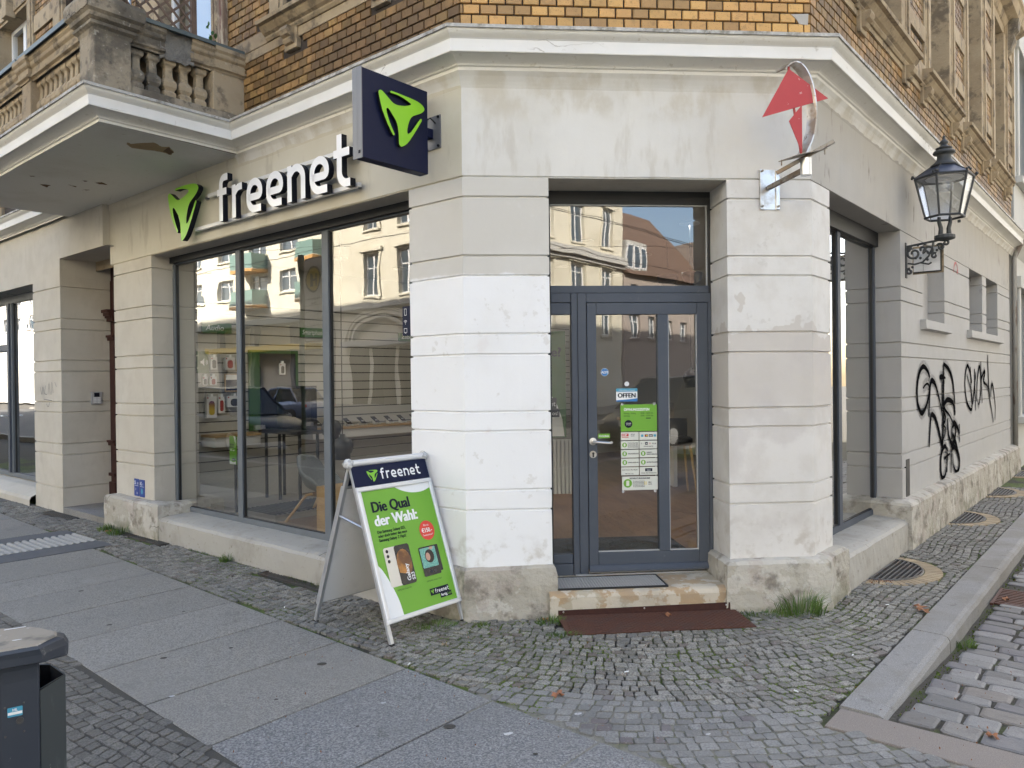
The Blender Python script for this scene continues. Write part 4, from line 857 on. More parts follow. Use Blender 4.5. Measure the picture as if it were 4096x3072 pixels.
b = MB()
for a0, a1 in ((6.62, 6.94), (7.64, 7.86), (9.0, 9.3), (9.9, 10.2)):
    b.box(FL, a0, a1, .09, .135, 3.95, 8); b.box(FL, a0+.05, a1-.05, .135, .15, 3.95, 8)
part('pilaster_moulding', b, 'stone_tan', bld, bevel=.005)
for a0, a1 in ((6.94, 7.64), (9.3, 9.9)):
    for z0, z1 in ((4.9, 5.2), (5.62, 5.80), (6.24, 6.46), (7.1, 7.3)): part('cross_band', bx(FL, a0, a1, .09, .125, z0, z1), 'stone_tan', bld, bevel=.003)
b = MB(); b.box(FL, 7.80, 9.06, .09, .15, 6.74, 6.95); b.box(FL, 8.33, 8.5, .12, .24, 6.66, 6.95); b.box(FL, 7.86, 9.0, -.3, .13, 6.70, 6.79); part('window_head', b, 'stone_tan', bld, bevel=.008)
b = MB(); b.box(FL, 7.80, 7.88, -.2, .12, 4.8, 6.8); b.box(FL, 8.98, 9.1, -.2, .14, 4.8, 6.8); part('window_jamb', b, 'stone_tan', bld, bevel=.005)
pvc_window(FL, 7.88, 8.98, 4.8, 6.7, -.02)

# balustrade
BS, BO = 2.72, 1.27
bal = MB()
def bbase(F2, path, w_=.14): pass
railp = [(0, 4.365), (.006, 4.38), (.028, 4.392), (.030, 4.41), (.012, 4.418), (.012, 4.47), (.03, 4.488), (.034, 4.50), (.034, 4.52), (.05, 4.54), (.05, 4.575), (0, 4.58)]
def ring(path, prof, m, name, label=None):
    b = MB(); b.sweep(path, prof); return part(name, b, m, bld, label=label, fix=False)
# base course
b = MB(); b.box(FL, BS+.0, BS+.20, .0, BO, 3.945, 4.035); b.box(FL, BS+.2, 6.7, BO-.20, BO, 3.945, 4.035); base = part('balustrade_base', b, 'stone_weathered', bld, bevel=.012)
# rails
r1 = [xyL(BS+.02, .99), xyL(BS+.02, .72)]; r2p = [xyL(BS+.02, .50), xyL(BS+.02, 0)]
ring(r1, railp, 'stone_weathered', 'balustrade_rail'); ring(r2p, railp, 'stone_tan', 'balustrade_rail')
b = MB(); N1, N2 = 9, 7; vs = []
for i in range(N1):
    for j in range(N2):
        vs.append(FL(BS+.03-random.uniform(0, .03), .76-.29*i/(N1-1), 4.35+.235*j/(N2-1)+(random.uniform(-.02, .01) if j == 0 else 0)))
b.add(vs, [(i*N2+j, i*N2+j+1, (i+1)*N2+j+1, (i+1)*N2+j) for i in range(N1-1) for j in range(N2-1)]); part('cement_repair', b, 'cement_patch', bld, label='rough grey cement repair in the balcony rail', smooth=True)
b = MB(); b.box(FL, BS+.06, BS+.19, .0, 1.0, 4.36, 4.58); part('rail_core', b, 'stone_weathered', bld)
ring([xyL(4.16, BO-.02), xyL(2.98, BO-.02)], railp, 'stone_tan', 'balustrade_rail'); ring([xyL(6.7, BO-.02), xyL(4.40, BO-.02)], railp, 'stone_tan', 'balustrade_rail')
b = MB(); b.box(FL, 2.9, 6.7, BO-.18, BO-.05, 4.36, 4.58); part('rail_core', b, 'stone_weathered', bld)
ring([xyL(4.39, BO-.2), xyL(4.39, BO+.012), xyL(4.15, BO+.012), xyL(4.15, BO-.2)], railp, 'stone_tan', 'balustrade_rail')
ring([xyL(BS-.005, .30), xyL(BS-.005, -.01)], railp, 'stone_tan', 'balustrade_rail')
for a0, a1, o0, o1 in ((4.15, 4.37, BO-.2, BO+.005), (BS, BS+.2, .0, .30), (5.33, 5.55, BO-.2, BO+.005)):
    b = MB(); b.box(FL, a0, a1, o0, o1, 4.03, 4.37); part('balustrade_pier', b, 'stone_tan', bld, bevel=.008)
b = MB(); b.box(FL, BS-.02, 2.985, 1.005, BO+.02, 3.95, 4.40); part('corner_pedestal', b, 'stone_weathered', bld, bevel=.010)
capp = [(0, 4.37), (.010, 4.40), (.035, 4.42), (.036, 4.44), (.02, 4.45), (.05, 4.47), (.055, 4.50), (.08, 4.52), (.085, 4.60), (.075, 4.635), (.02, 4.66), (-.1, 4.68)]
b = MB(); b.sweep([xyL(2.985, 1.005), xyL(2.985, BO+.02), xyL(BS-.02, BO+.02), xyL(BS-.02, 1.005)], capp, closed=True); b.hpoly([xyL(2.9, 1.09), xyL(2.9, 1.2), xyL(2.8, 1.2), xyL(2.8, 1.09)], 4.679)
b.v = b.v; part('pedestal_cap', b, 'stone_weathered', bld, fix=False)
b = MB(); b.lathe(FL(2.85, 1.14, 0), [(.15, 4.66), (.155, 4.69), (.13, 4.71), (.08, 4.73), (.075, 4.76), (.12, 4.80), (.17, 4.88), (.18, 4.98)], 18); part('urn', b, 'stone_weathered', bld, smooth=True)
# zinc copings
b = MB(); b.box(FL, BS-.045, BS+.24, -.01, .96, 4.583, 4.601); b.box(FL, BS-.049, BS-.045, -.01, .96, 4.57, 4.603); part('coping', b, 'zinc', bld)
b = MB(); b.box(FL, 3.07, 4.30, BO-.24, BO+.055, 4.583, 4.601); b.box(FL, 3.07, 4.30, BO+.055, BO+.06, 4.565, 4.603); b.box(FL, 4.36, 6.7, BO-.24, BO+.055, 4.583, 4.601); b.box(FL, 4.36, 6.7, BO+.055, BO+.06, 4.565, 4.603); part('coping', b, 'zinc', bld)
# balusters (four-sided, turned profile)
bprof = [(.052, 4.03), (.052, 4.085), (.047, 4.09), (.040, 4.10), (.056, 4.13), (.058, 4.165), (.048, 4.19), (.034, 4.205), (.030, 4.29), (.034, 4.305), (.050, 4.32), (.053, 4.33), (.053, 4.36), (.048, 4.37)]
bm_ = MB(); bm_.lathe((0, 0, 0), [(r*1.41, z) for r, z in bprof], 4, rot=R_(45)+R_(45))
for mn in ('stone_tan',): pass
bme = bm_.mesh('baluster', ['stone_tan'], Vector((0, 0, 4.03)))
bme2 = bm_.mesh('baluster', ['stone_weathered'], Vector((0, 0, 4.03)))
def balu(p, me, rot):
    o = bpy.data.objects.new('baluster', me); col.objects.link(o); o.parent = bld; o.location = Vector((p.x, p.y, 4.03))-Vector(bld.location)
    o.rotation_euler = (R_(random.uniform(-.8, .8)), R_(random.uniform(-.8, .8)), rot)
    bv = o.modifiers.new('bevel', 'BEVEL'); bv.width = .005; bv.segments = 2; bv.limit_method = 'ANGLE'
for k in range(5): balu(FL(BS+.10, .93-.135*k, 0), bme2 if k < 2 else bme, R_(0))
for k in range(10): balu(FL(3.06+.117*k, BO-.10, 0), bme, 0)
for k in range(9): balu(FL(4.47+.117*k, BO-.10, 0), bme, 0)
for k in range(8): balu(FL(5.62+.117*k, BO-.10, 0), bme, 0)
b = MB(); b.box(FL, BS+.26, BS+.28, .0, .97, 4.03, 4.5); part('balcony_lining', b, 'stone_tan', bld)

for k, (P, m) in enumerate((([(3.155,0.867),(3.165,0.818),(2.986,0.701),(3.059,0.604),(3.009,0.559),(3.124,0.462),(3.242,0.438),(3.213,0.513),(3.221,0.594),(3.279,0.770),(3.239,0.810)], 'peel_tan'), ([(3.168,0.534),(3.03,0.557),(3.124,0.472),(3.235,0.448)], 'peel_brown'), ([(5.187,0.867),(5.170,0.818),(5.161,0.775),(5.293,0.778)], 'peel_brown'), ([(4.721,0.518),(4.657,0.476),(4.728,0.390),(4.756,0.467)], 'peel_brown'), ([(5.004,0.672),(5.021,0.577),(5.060,0.578)], 'peel_brown'), ([(5.097,0.490),(5.068,0.427),(5.121,0.450)], 'peel_brown'), ([(4.917,1.052),(4.877,0.999),(4.938,1.032)], 'peel_brown'), ([(4.728,0.640),(4.690,0.588),(4.756,0.600)], 'peel_brown'))):
    Fz = Fr(FL.O+Vector((0, 0, 3.6975-.0006*k)), FL.a, (0, 0, 1), FL.n); b = MB(); Q = []
    for i, p in enumerate(P):
        p1 = P[(i+1) % len(P)]
        for j in range(4): t = j/4; Q.append((p[0]+(p1[0]-p[0])*t+random.uniform(-.007, .007), p[1]+(p1[1]-p[1])*t+random.uniform(-.007, .007)))
    b.flat(Fz, Q, 0); part('peeled_patch', b, m, bld)
b = MB(); b.prism(FC, [(2.41, 4.155), (2.535, 4.162), (2.53, 4.083), (2.47, 4.088), (2.45, 4.12)], .0, .0095); part('render_patch', b, 'plaster_grey', bld, label='small grey patch in the yellow bricks')
# ================================================================== SIGNS
FLs = Fr(cL, (s2, -s2, 0), (-s2, -s2, 0))            # reading frame of the left facade, a = -s
LOGO = """[(-0.580,0.390),(-0.560,0.430),(-0.505,0.443),(-0.413,0.393),(-0.263,0.298),(-0.187,0.271),(-0.091,0.270),(0.065,0.300),(0.185,0.344),(0.225,0.373),(0.186,0.398),(0.009,0.445),(-0.146,0.462),(-0.280,0.457),(-0.298,0.472),(-0.275,0.493),(-0.230,0.500),(0.049,0.495),(0.328,0.482),(0.470,0.457),(0.555,0.412),(0.580,0.364),(0.537,0.307),(0.446,0.244),(0.282,0.165),(0.209,0.093),(0.159,-0.007),(0.126,-0.119),(0.121,-0.195),(0.148,-0.213),(0.217,-0.163),(0.340,-0.007),(0.460,0.144),(0.489,0.158),(0.506,0.138),(0.484,0.090),(0.359,-0.093),(0.174,-0.347),(0.073,-0.445),(-0.026,-0.500),(-0.080,-0.486),(-0.095,-0.424),(-0.097,-0.306),(-0.117,-0.149),(-0.162,-0.042),(-0.248,0.053),(-0.323,0.130),(-0.368,0.150),(-0.395,0.120),(-0.363,-0.006),(-0.271,-0.187),(-0.200,-0.296),(-0.212,-0.325),(-0.247,-0.319),(-0.383,-0.127),(-0.492,0.077),(-0.552,0.263)]"""
LOGO = eval(LOGO)
# freenet fascia sign
sg = thing('shop_sign', 'white raised letters reading freenet with a green logo, on rails above the wide shop window', 'shop sign', FL(2.5, .05, 3.1))
b = MB()
for z_, a0, a1 in ((3.118, -3.55, -1.03), (3.405, -3.30, -1.00)): b.box(FLs, a0, a1, .030, .060, z_-.017, z_+.017)
part('rail', b, 'alu_light', sg, bevel=.002)
b = MB()
for a in (-3.4, -2.6, -1.8, -1.1):
    for z_ in (3.118, 3.405): b.box(FLs, a, a+.03, .0, .03, z_-.012, z_+.012)
part('spacer', b, 'sign_grey', sg)
def bez_smooth(P, n=3):   # Catmull-Rom closed
    out = []; N = len(P)
    for i in range(N):
        p0, p1, p2, p3 = [Vector(P[(i+k-1) % N]) for k in range(4)]
        for k in range(n):
            t = k/n; out.append(tuple(.5*((2*p1)+(-p0+p2)*t+(2*p0-5*p1+4*p2-p3)*t*t+(-p0+3*p1-3*p2+p3)*t**3)))
    return out
LG = bez_smooth(LOGO, 2)
def logo(F, cx, cz, h, o0, o1, m, side, parent, sx=1.):
    b = MB(); b.prism(F, [(cx+p[0]*h*sx, cz+p[1]*h) for p in LG], o0, o1, 0, 1); return part('logo', b, [m, side], parent, fix=False)
logo(FLs, -3.655, 3.285, .53, .075, .125, 'sign_green', 'sign_side', sg)
def letters(F, a, z_, k, o0, o1, mats, parent, sx=1.05, wd=.205, name='letter', ind=True):
    G = {'f': (.55, [[(.56, 1.30), (.30, 1.30), (.2, 1.18), (.2, 0)], [(0, .88), (.5, .88)]]),
         'r': (.50, [[(.1, 0), (.1, .98)], [(.1, .70), (.28, .88), (.52, .88)]]),
         'e': (.72, [[(.70, .1), (.28, .1), (.1, .28), (.1, .70), (.28, .88), (.50, .88), (.68, .70), (.68, .45), (.1, .45)]]),
         'n': (.72, [[(.1, 0), (.1, .98)], [(.1, .70), (.28, .88), (.50, .88), (.68, .70), (.68, 0)]]),
         't': (.58, [[(.22, 1.36), (.22, .28), (.38, .1), (.62, .1)], [(0, .88), (.60, .88)]])}
    x = a; last = None
    acc = MB()
    for i, ch in enumerate('freenet'):
        adv, st = G[ch]; b = MB() if ind else acc
        for q, pl in enumerate(st): b.stroke(F, [(x+p[0]*k*sx, z_+p[1]*k) for p in pl], wd*k, o0, o1+.0006*q, 0, 1, rnd=.14*k)
        if ind: part(name, b, mats, parent, fix=False)
        x += (adv+.235)*k*sx
    if not ind: part(name, acc, mats, parent, fix=False)
    return x
letters(FLs, -3.00, 3.10, .302, .075, .125, ['sign_white', 'sign_side'], sg, sx=1.085)
# projecting box sign
FB = Fr(FL(.25, 0, 0), (s2, s2, 0), (s2, -s2, 0))    # a = -o ; normal towards the corner
bs = thing('projecting_sign', 'square dark blue box sign with a green logo, projecting from the wall beside the corner', 'hanging sign', FL(.25, .05, 3.3))
b = MB(); b.box(FB, -.645, -.075, -.085, 0, 3.045, 3.615); part('box', b, 'sign_navy', bs, bevel=.003)
b = MB(); b.box(FB, -.651, -.6445, -.088, .003, 3.04, 3.62); b.box(FB, -.652, -.6515, -.045, -.040, 3.05, 3.61, 0); part('edge_trim', b, 'sign_grey', bs)
b = MB(); b.box(FB, -.6535, -.6515, -.030, -.012, 3.07, 3.09); part('catch', b, 'sign_side', bs)
logo(FB, -.333, 3.343, .345, .006, .030, 'sign_green', 'sign_side', bs, sx=1.0)
b = MB(); b.box(FL, .195, .345, .0, .010, 3.235, 3.465); part('wall_plate', b, 'sign_grey', bs, bevel=.002)
b = MB(); b.box(FL, .265, .325, .01, .08, 3.31, 3.375); part('bracket_arm', b, 'sign_navy', bs, bevel=.003)
b = MB()
for a_ in (.21, .33):
    for z_ in (3.25, 3.45): b.tube([FL(a_, .01, z_), FL(a_, .022, z_)], .009, 6)
part('bolt', b, 'sign_side', bs)
b = MB(); b.tube([FL(.24, .01, 3.41), FL(.25, .05, 3.44), FL(.28, .07, 3.42), FL(.29, .075, 3.39)], .005, 6); part('cable', b, 'rubber', bs)

# intercom, address plates
FE = Fr(FL(6.98, 0, 0), (s2, s2, 0), (s2, -s2, 0))   # reveal of the left pier, a = -o (into the recess)
ic = thing('intercom', 'grey doorbell and intercom panel on the side of the entry recess', 'intercom', FL(6.97, -.33, 1.36))
b = MB(); b.box(FE, .263, .400, .0, .018, 1.365, 1.530); part('plate', b, 'alu', ic, bevel=.003)
b = MB(); b.box(FE, .30, .365, .018, .021, 1.462, 1.515)
part('speaker_grille', b, 'sign_side', ic)
for k in range(5):
    for sx_ in (0, 1):
        if k < 4: b = MB(); b.box(FE, .287+sx_*.05, .328+sx_*.05, .018, .022, 1.385+k*.019, 1.398+k*.019); part('name_plate', b, 'poster_white', ic)
b = MB(); b.box(FE, .255, .41, -.001, .0015, 1.355, 1.56); 
def plate(a0, a1, z0, z1, l1, l2, l3, lab, with_patch):
    t = thing('address_plate', lab, 'utility sign', FLs((a0+a1)/2, .0, z0)); b = MB(); b.prism(FLs, rrect(a0, a1, z0, z1, .008, 2), .0, .004); part('plate', b, 'plate_blue', t)
    b = MB(); b.box(FLs, a0+.012, a1-.012, .0045, .0052, z1-.078, z1-.074); part('rule', b, 'ink_white', t)
    text('lettering', l1, FLs, a0+.008, z1-.062, .0046, .056, 'ink_white', t, sx=.75, bold=.001)
    text('lettering', l2, FLs, a0+.068, z1-.062, .0046, .036, 'ink_white', t, sx=.7)
    if with_patch: b = MB(); b.flat(FLs, circ((a0+a1)/2-.004, z0+.062, .024, 14, .033), .0047); part('oval_patch', b, 'sticker_cyan', t)  # flat light blue oval on the plate
    else: text('lettering', l3, FLs, a0+.02, z0+.062, .0046, .036, 'ink_white', t, sx=.8); text('lettering', '5,4', FLs, a0+.055, z0+.022, .0046, .034, 'ink_white', t, sx=.8)
plate(-5.105, -4.985, .385, .575, 'SS', '150', '13', 'blue utility plate with white SS, left one of the pair low on the pier', False)
plate(-4.970, -4.850, .382, .572, 'AS', '11', '', 'blue utility plate with white AS and a light blue round patch, right one of the pair', True)

# ================================================================== WEATHER-VANE LIKE RED ARROW SCULPTURE
rs = thing('wall_sculpture', 'red triangular metal arrow in a rusty curved band on a bracket right of the door', 'wall sculpture', (2.24, 5.13, 2.79))
FS = Fr((0, 4.68, 0), (1, 0, 0), (0, -1, 0))
b = MB(); b.prism(FS, [(1.997, 3.270), (2.173, 3.580), (2.432, 3.397)], -.004, .004); part('large_triangle', b, 'red_paint', rs)
b = MB(); b.prism(FS, [(2.163, 3.242), (2.247, 3.344), (2.247, 3.041)], .018, .025); part('small_triangle', b, 'red_paint', rs)
b = MB(); b.tube([(2.174, 4.68, 3.595), (2.178, 4.69, 3.546), (2.212, 4.692, 3.332), (2.251, 4.68, 3.040)], .008, 8); part('red_rod', b, 'red_paint', rs)
RG = [(2.128, 3.572), (2.140, 3.588), (2.165, 3.609), (2.198, 3.622), (2.232, 3.613), (2.262, 3.582), (2.288, 3.538), (2.308, 3.48), (2.322, 3.415), (2.330, 3.345), (2.330, 3.267), (2.318, 3.180), (2.296, 3.112), (2.262, 3.044)]
b = MB(); n = len(RG); wv = Vector((.034, -.060, 0)); vs = []
for i, (x, z_) in enumerate(RG):
    a, c = RG[max(0, i-1)], RG[min(n-1, i+1)]; d = Vector((c[0]-a[0], 0, c[1]-a[1])).normalized(); nn = Vector((-d.z, 0, d.x))*.0035; c0 = Vector((x, 4.69, z_))
    vs += [c0-wv*.5-nn, c0+wv*.5-nn, c0+wv*.5+nn, c0-wv*.5+nn]
b.add(vs, [(i*4+j, i*4+(j+1) % 4, (i+1)*4+(j+1) % 4, (i+1)*4+j) for i in range(n-1) for j in range(4)]+[(0, 1, 2, 3), tuple(4*(n-1)+j for j in range(4))]); part('curved_band', b, 'steel_band', rs)
b = MB(); d = (Vector((2.428, 4.60, 3.100))-Vector((2.122, 4.76, 2.938))); P0 = Vector((2.122, 4.76, 2.938)); dn = d.normalized(); sd_ = dn.cross(Vector((0, 0, 1))).normalized(); uu = sd_.cross(dn)
P = [P0+sd_*x*.011+uu*y*.011 for x, y in ((-1, -1), (1, -1), (1, 1), (-1, 1))]; P2_ = [p+d for p in P]; b.add(P+P2_, [(0, 1, 5, 4), (1, 2, 6, 5), (2, 3, 7, 6), (3, 0, 4, 7), (0, 1, 2, 3)])
P = [P0+d+sd_*x*.008+uu*y*.008 for x, y in ((-1, -1), (1, -1), (1, 1), (-1, 1))]; part('cross_bar', b, 'steel_rust', rs)
b = MB(); b.add([p+dn*.0005 for p in P], [(0, 1, 2, 3)]); part('bar_opening', b, 'hole_shade', rs)
b = MB(); Q = [(2.119, 4.72, 2.999), (2.20, 4.60, 3.012), (2.405, 4.64, 3.063), (2.28, 4.76, 3.040)]; b.add(Q+[(x, y, z_+.005) for x, y, z_ in Q], [(0, 1, 2, 3), (4, 5, 6, 7), (0, 1, 5, 4), (1, 2, 6, 5), (2, 3, 7, 6), (3, 0, 4, 7)]); part('base_plate', b, 'steel_rust', rs)
b = MB()
for x, y, z_ in ((2.135, 4.71, 2.99), (2.39, 4.645, 3.045)): b.tube([(x, y, z_+.02), (x, y, z_-.016)], .0045, 6)
part('bolt', b, 'steel_rust', rs)
b = MB(); b.lathe((2.281, 4.68, 0), [(.034, 2.905), (.034, 3.012), (.030, 3.012), (.030, 2.906)], 20); part('socket_tube', b, 'steel', rs, smooth=False)
b = MB(); A_ = Vector((2.235, 5.135, 2.940)); E_ = Vector((2.265, 4.70, 2.940)); d = (E_-A_); sd_ = d.normalized().cross(Vector((0, 0, 1))).normalized()
P = [A_+sd_*x*.0135+Vector((0, 0, y*.0135)) for x, y in ((-1, -1), (1, -1), (1, 1), (-1, 1))]; b.add(P+[p+d for p in P], [(0, 1, 5, 4), (1, 2, 6, 5), (2, 3, 7, 6), (3, 0, 4, 7), (0, 1, 2, 3), (4, 5, 6, 7)]); part('arm', b, 'steel_rust', rs)
b = MB(); b.box(FC, 2.172, 2.316, 0, .006, 2.79, 3.068); part('wall_plate', b, 'steel', rs, bevel=.001)
b = MB(); b.box(FC, 2.172, 2.198, .006, .018, 2.79, 3.068); b.box(FC, 2.286, 2.312, .006, .018, 2.79, 3.068); b.box(FC, 2.20, 2.284, .006, .009, 2.835, 2.838); part('clamp_strip', b, 'steel', rs, bevel=.001)
b = MB()
for x in (2.185, 2.299):
    for z_ in (2.81, 3.055): b.tube([FC(x, .018, z_), FC(x, .032, z_)], .008, 6)
part('bolt', b, 'steel_rust', rs)

# ================================================================== STREET LANTERN
LP = FR(2.62, .337, 0); lz = 2.91
lamp = thing('wall_lantern', 'dark six-sided iron street lantern on a scrolled bracket on the side street corner', 'street lamp', (LP.x, LP.y, 2.6))
rot = R_(41)
b = MB(); b.lathe(LP, [(.30*0+.255, 3.512), (.262, 3.522), (.110, 3.625), (.112, 3.64)], 6, rot=rot); part('roof', b, 'lamp_roof', lamp)
b = MB(); b.lathe(LP, [(.112, 3.628), (.118, 3.64), (.085, 3.665), (.062, 3.70), (.058, 3.735), (.058, 3.742), (.090, 3.750), (.096, 3.762), (.088, 3.780), (.058, 3.792), (.052, 3.80), (.07, 3.806), (.072, 3.815), (.045, 3.828), (.028, 3.845), (.024, 3.856), (.036, 3.868), (.038, 3.878), (.026, 3.898), (.013, 3.915), (.010, 3.93), (.015, 3.94), (.010, 3.95), (.001, 3.956)], 20); part('chimney', b, 'lamp_iron', lamp, smooth=True)
def hexp(r, z_, k): an = rot+k*math.pi/3; return Vector((LP.x+r*math.cos(an), LP.y+r*math.sin(an), z_))
b = MB()
for k in range(6): b.tube([hexp(.252, 3.515, k), hexp(.165, 3.130, k)], .0095, 6); b.tube([hexp(.252, 3.512, k), hexp(.252, 3.512, k+1)], .010, 6); b.tube([hexp(.168, 3.128, k), hexp(.168, 3.128, k+1)], .012, 6); b.tube([hexp(.112, 3.632, k), hexp(.258, 3.524, k)], .005, 5)
part('cage', b, 'lamp_iron', lamp)
for k in range(6):
    b = MB(); c = hexp(.270, 3.53, k)
    for dx in (-.02, 0, .02): t_ = Vector((-math.sin(rot+k*math.pi/3), math.cos(rot+k*math.pi/3), 0)); b.sphere(c+t_*dx+Vector((0, 0, .012 if dx == 0 else 0)), .013, 6, 4)
    part('crown_finial', b, 'lamp_iron', lamp)
for k in range(6):
    b = MB(); b.quad(hexp(.246, 3.505, k), hexp(.246, 3.505, k+1), hexp(.162, 3.135, k+1), hexp(.162, 3.135, k)); part('pane', b, 'lamp_glass', lamp)
b = MB(); b.lathe(LP, [(.001, 3.50), (.075, 3.50), (.075, 3.40), (.068, 3.385), (.001, 3.38)], 16); part('lamp_cylinder', b, 'lamp_glass', lamp)
b = MB(); b.lathe(LP, [(.001, 3.505), (.16, 3.505), (.16, 3.51), (.001, 3.51)], 12); part('reflector', b, 'board_white', lamp)
b = MB()
for sgn in (-1, 1):
    dirv = Vector((rt.x, rt.y, 0))*.040*sgn+Vector((0, 0, 0)); b.tube([LP+dirv*1.3+Vector((0, 0, 3.13)), LP+dirv*1.3+Vector((0, 0, 3.08)), LP+dirv*.9+Vector((0, 0, 3.02)), LP+dirv+Vector((0, 0, 2.96))], .015, 8, r_end=.022)
b.lathe(LP, [(.001, 2.895), (.04, 2.90), (.085, 2.915), (.09, 2.925), (.088, 2.95), (.05, 2.962), (.001, 2.965)], 14)
b.tube([LP+Vector((.13, -.02, 3.10)), LP+Vector((.13, -.02, 3.075))], .014, 6)
part('stem', b, 'lamp_iron', lamp)
ZK = [(0, 0), (2.91, 2.89), (3.13, 3.10), (3.515, 3.469), (3.63, 3.575), (3.76, 3.70), (3.956, 3.865), (9, 9)]
for ch_ in [o for o in bpy.data.objects if o.parent == lamp]:
    for v in ch_.data.vertices:
        zw = v.co.z+2.6
        for (a_, b_), (c_, d_) in zip(ZK, ZK[1:]):
            if a_ <= zw < c_: v.co.z = b_+(zw-a_)/(c_-a_)*(d_-b_)-2.6; break
b = MB(); b.tube([FR(2.62, .0, 2.860), FR(2.62, .32, 2.895), FR(2.62, .36, 2.89)], .011, 6); b.box(FR, 2.60, 2.64, 0, .012, 2.56, 2.90)
def spiral(c_o, c_z, r, a0, turns, n=26, shrink=.75): 
    out = []
    for k in range(n): t_ = k/(n-1); a = a0+turns*2*math.pi*t_; rr = r*(1-shrink*t_); out.append(FR(2.62, c_o+rr*math.cos(a), c_z+rr*math.sin(a)))
    return out
for c in ((.075, 2.79, .062, 2.2, 1.2), (.205, 2.80, .048, 3.4, -1.1), (.30, 2.825, .035, 2.6, -1.0), (.145, 2.82, .036, -1.5, .9), (.25, 2.75, .028, 1.0, 1.0), (.035, 2.62, .030, 1.4, 1.1), (.03, 2.83, .025, 0, 1), (.345, 2.86, .026, 1.5, -1)): b.tube(spiral(*c), .0115, 6)
b.tube([FR(2.62, .02, 2.70), FR(2.62, .08, 2.685), FR(2.62, .15, 2.70), FR(2.62, .20, 2.75), FR(2.62, .235, 2.83), FR(2.62, .24, 2.88)], .009, 6); b.tube([FR(2.62, .13, 2.695), FR(2.62, .20, 2.675), FR(2.62, .225, 2.69)], .009, 6)
for o_, z_ in ((.05, 2.86), (.11, 2.865), (.17, 2.87), (.13, 2.74), (.09, 2.745), (.19, 2.72), (.27, 2.80), (.06, 2.66)): b.sphere(FR(2.62, o_, z_), .014, 6, 4)
part('bracket', b, 'lamp_iron', lamp)
wb = thing('street_name_board', 'blank white board below the iron lantern bracket', 'sign board', FR(2.80, .15, 2.60))
b = MB(); b.box(FR, 2.80, 2.81, .03, .27, 2.63, 2.86); part('board', b, 'board_white', wb)
b = MB(); b.box(FR, 2.796, 2.80, .03, .27, 2.62, 2.632); b.box(FR, 2.796, 2.80, .265, .275, 2.62, 2.86); b.box(FR, 2.797, 2.7995, .115, .117, 2.63, 2.76); part('board_edge', b, 'metal_black', wb); b = MB(); b.box(FR, 2.812, 2.822, .02, .29, 2.61, 2.88); part('backing', b, 'stone_tan', wb)
# graffiti
TAG = """TAG1=[[(3.59,1.591),(3.51,1.660),(3.31,1.711),(3.15,1.660),(3.05,1.559),(3.02,1.450),(3.06,1.321),(3.21,1.233),(3.37,1.273),(3.50,1.364),(3.57,1.459),(3.53,1.521),(3.42,1.527),(3.28,1.487)],[(3.53,1.181),(3.59,1.458),(3.63,1.535),(3.70,1.563),(3.85,1.522),(4.00,1.401),(4.14,1.246),(4.19,1.173)],[(4.19,1.213),(4.20,1.569)],[(4.26,1.200),(4.28,1.610),(4.27,1.748)],[(4.27,1.748),(4.54,1.693),(4.74,1.587),(4.84,1.436),(4.89,1.273),(4.90,1.143)],[(4.07,1.595),(4.20,1.602),(4.38,1.587)],[(4.90,1.137),(4.81,1.275),(4.63,1.323),(4.45,1.333),(4.30,1.291),(4.33,1.229),(4.57,1.156),(4.75,1.064)],[(3.53,0.860),(3.57,1.026),(3.62,1.168),(3.68,1.199),(3.84,1.148),(3.99,1.021),(4.12,0.872),(4.18,0.838),(4.22,0.998),(4.25,1.180),(4.35,1.145),(4.32,1.095),(4.22,1.064),(4.36,1.011),(4.31,0.941),(4.14,0.860)],[(4.47,1.119),(4.49,0.993),(4.56,0.884),(4.71,0.810),(4.87,0.852),(4.93,0.957),(4.88,1.025),(4.74,1.010),(4.69,0.939),(4.74,0.872)],[(4.75,1.048),(4.88,1.046),(5.09,0.947),(5.17,0.799)],[(5.15,1.021),(5.17,0.898)]]
TAG1B=[[(4.41,0.773),(4.29,0.814),(4.12,0.743),(4.08,0.592),(4.13,0.483),(4.27,0.468),(4.40,0.561),(4.45,0.699)],[(4.26,0.676),(4.58,0.706)],[(4.45,0.787),(4.40,0.508)],[(4.67,0.789),(4.63,0.476)],[(4.71,0.732),(4.80,0.770),(5.03,0.688),(5.14,0.566),(5.06,0.470),(4.90,0.468),(4.77,0.563),(4.73,0.694)],[(4.72,0.931),(4.94,0.788),(5.13,0.548)]]
TAG2=[[(6.01,1.509),(5.92,1.628),(5.73,1.738),(5.59,1.651),(5.54,1.480),(5.65,1.283),(5.90,1.171),(6.02,1.201),(6.00,1.356),(5.82,1.511),(5.67,1.617)],[(5.92,1.722),(5.99,1.202)],[(6.21,1.699),(6.23,1.411),(6.28,1.144)],[(6.06,1.236),(6.20,1.471),(6.31,1.651)],[(6.35,1.263),(6.40,1.530),(6.55,1.725),(6.65,1.652),(6.67,1.403),(6.52,1.221),(6.42,1.261)],[(6.68,1.801),(6.77,1.226)],[(6.68,1.552),(6.90,1.652),(7.01,1.652),(6.89,1.525),(7.19,1.458),(7.37,1.299)],[(7.25,1.898),(7.27,1.678),(7.37,1.312),(7.52,1.124),(7.71,0.916)],[(7.49,1.296),(7.54,1.454),(7.66,1.465),(7.77,1.343),(7.89,1.110),(7.84,0.937)]]
TAG3=[[(4.89,2.847),(4.94,2.935),(5.03,2.973),(5.15,2.911)],[(5.15,2.911),(5.09,2.867),(5.18,2.871)]]"""
exec(TAG)
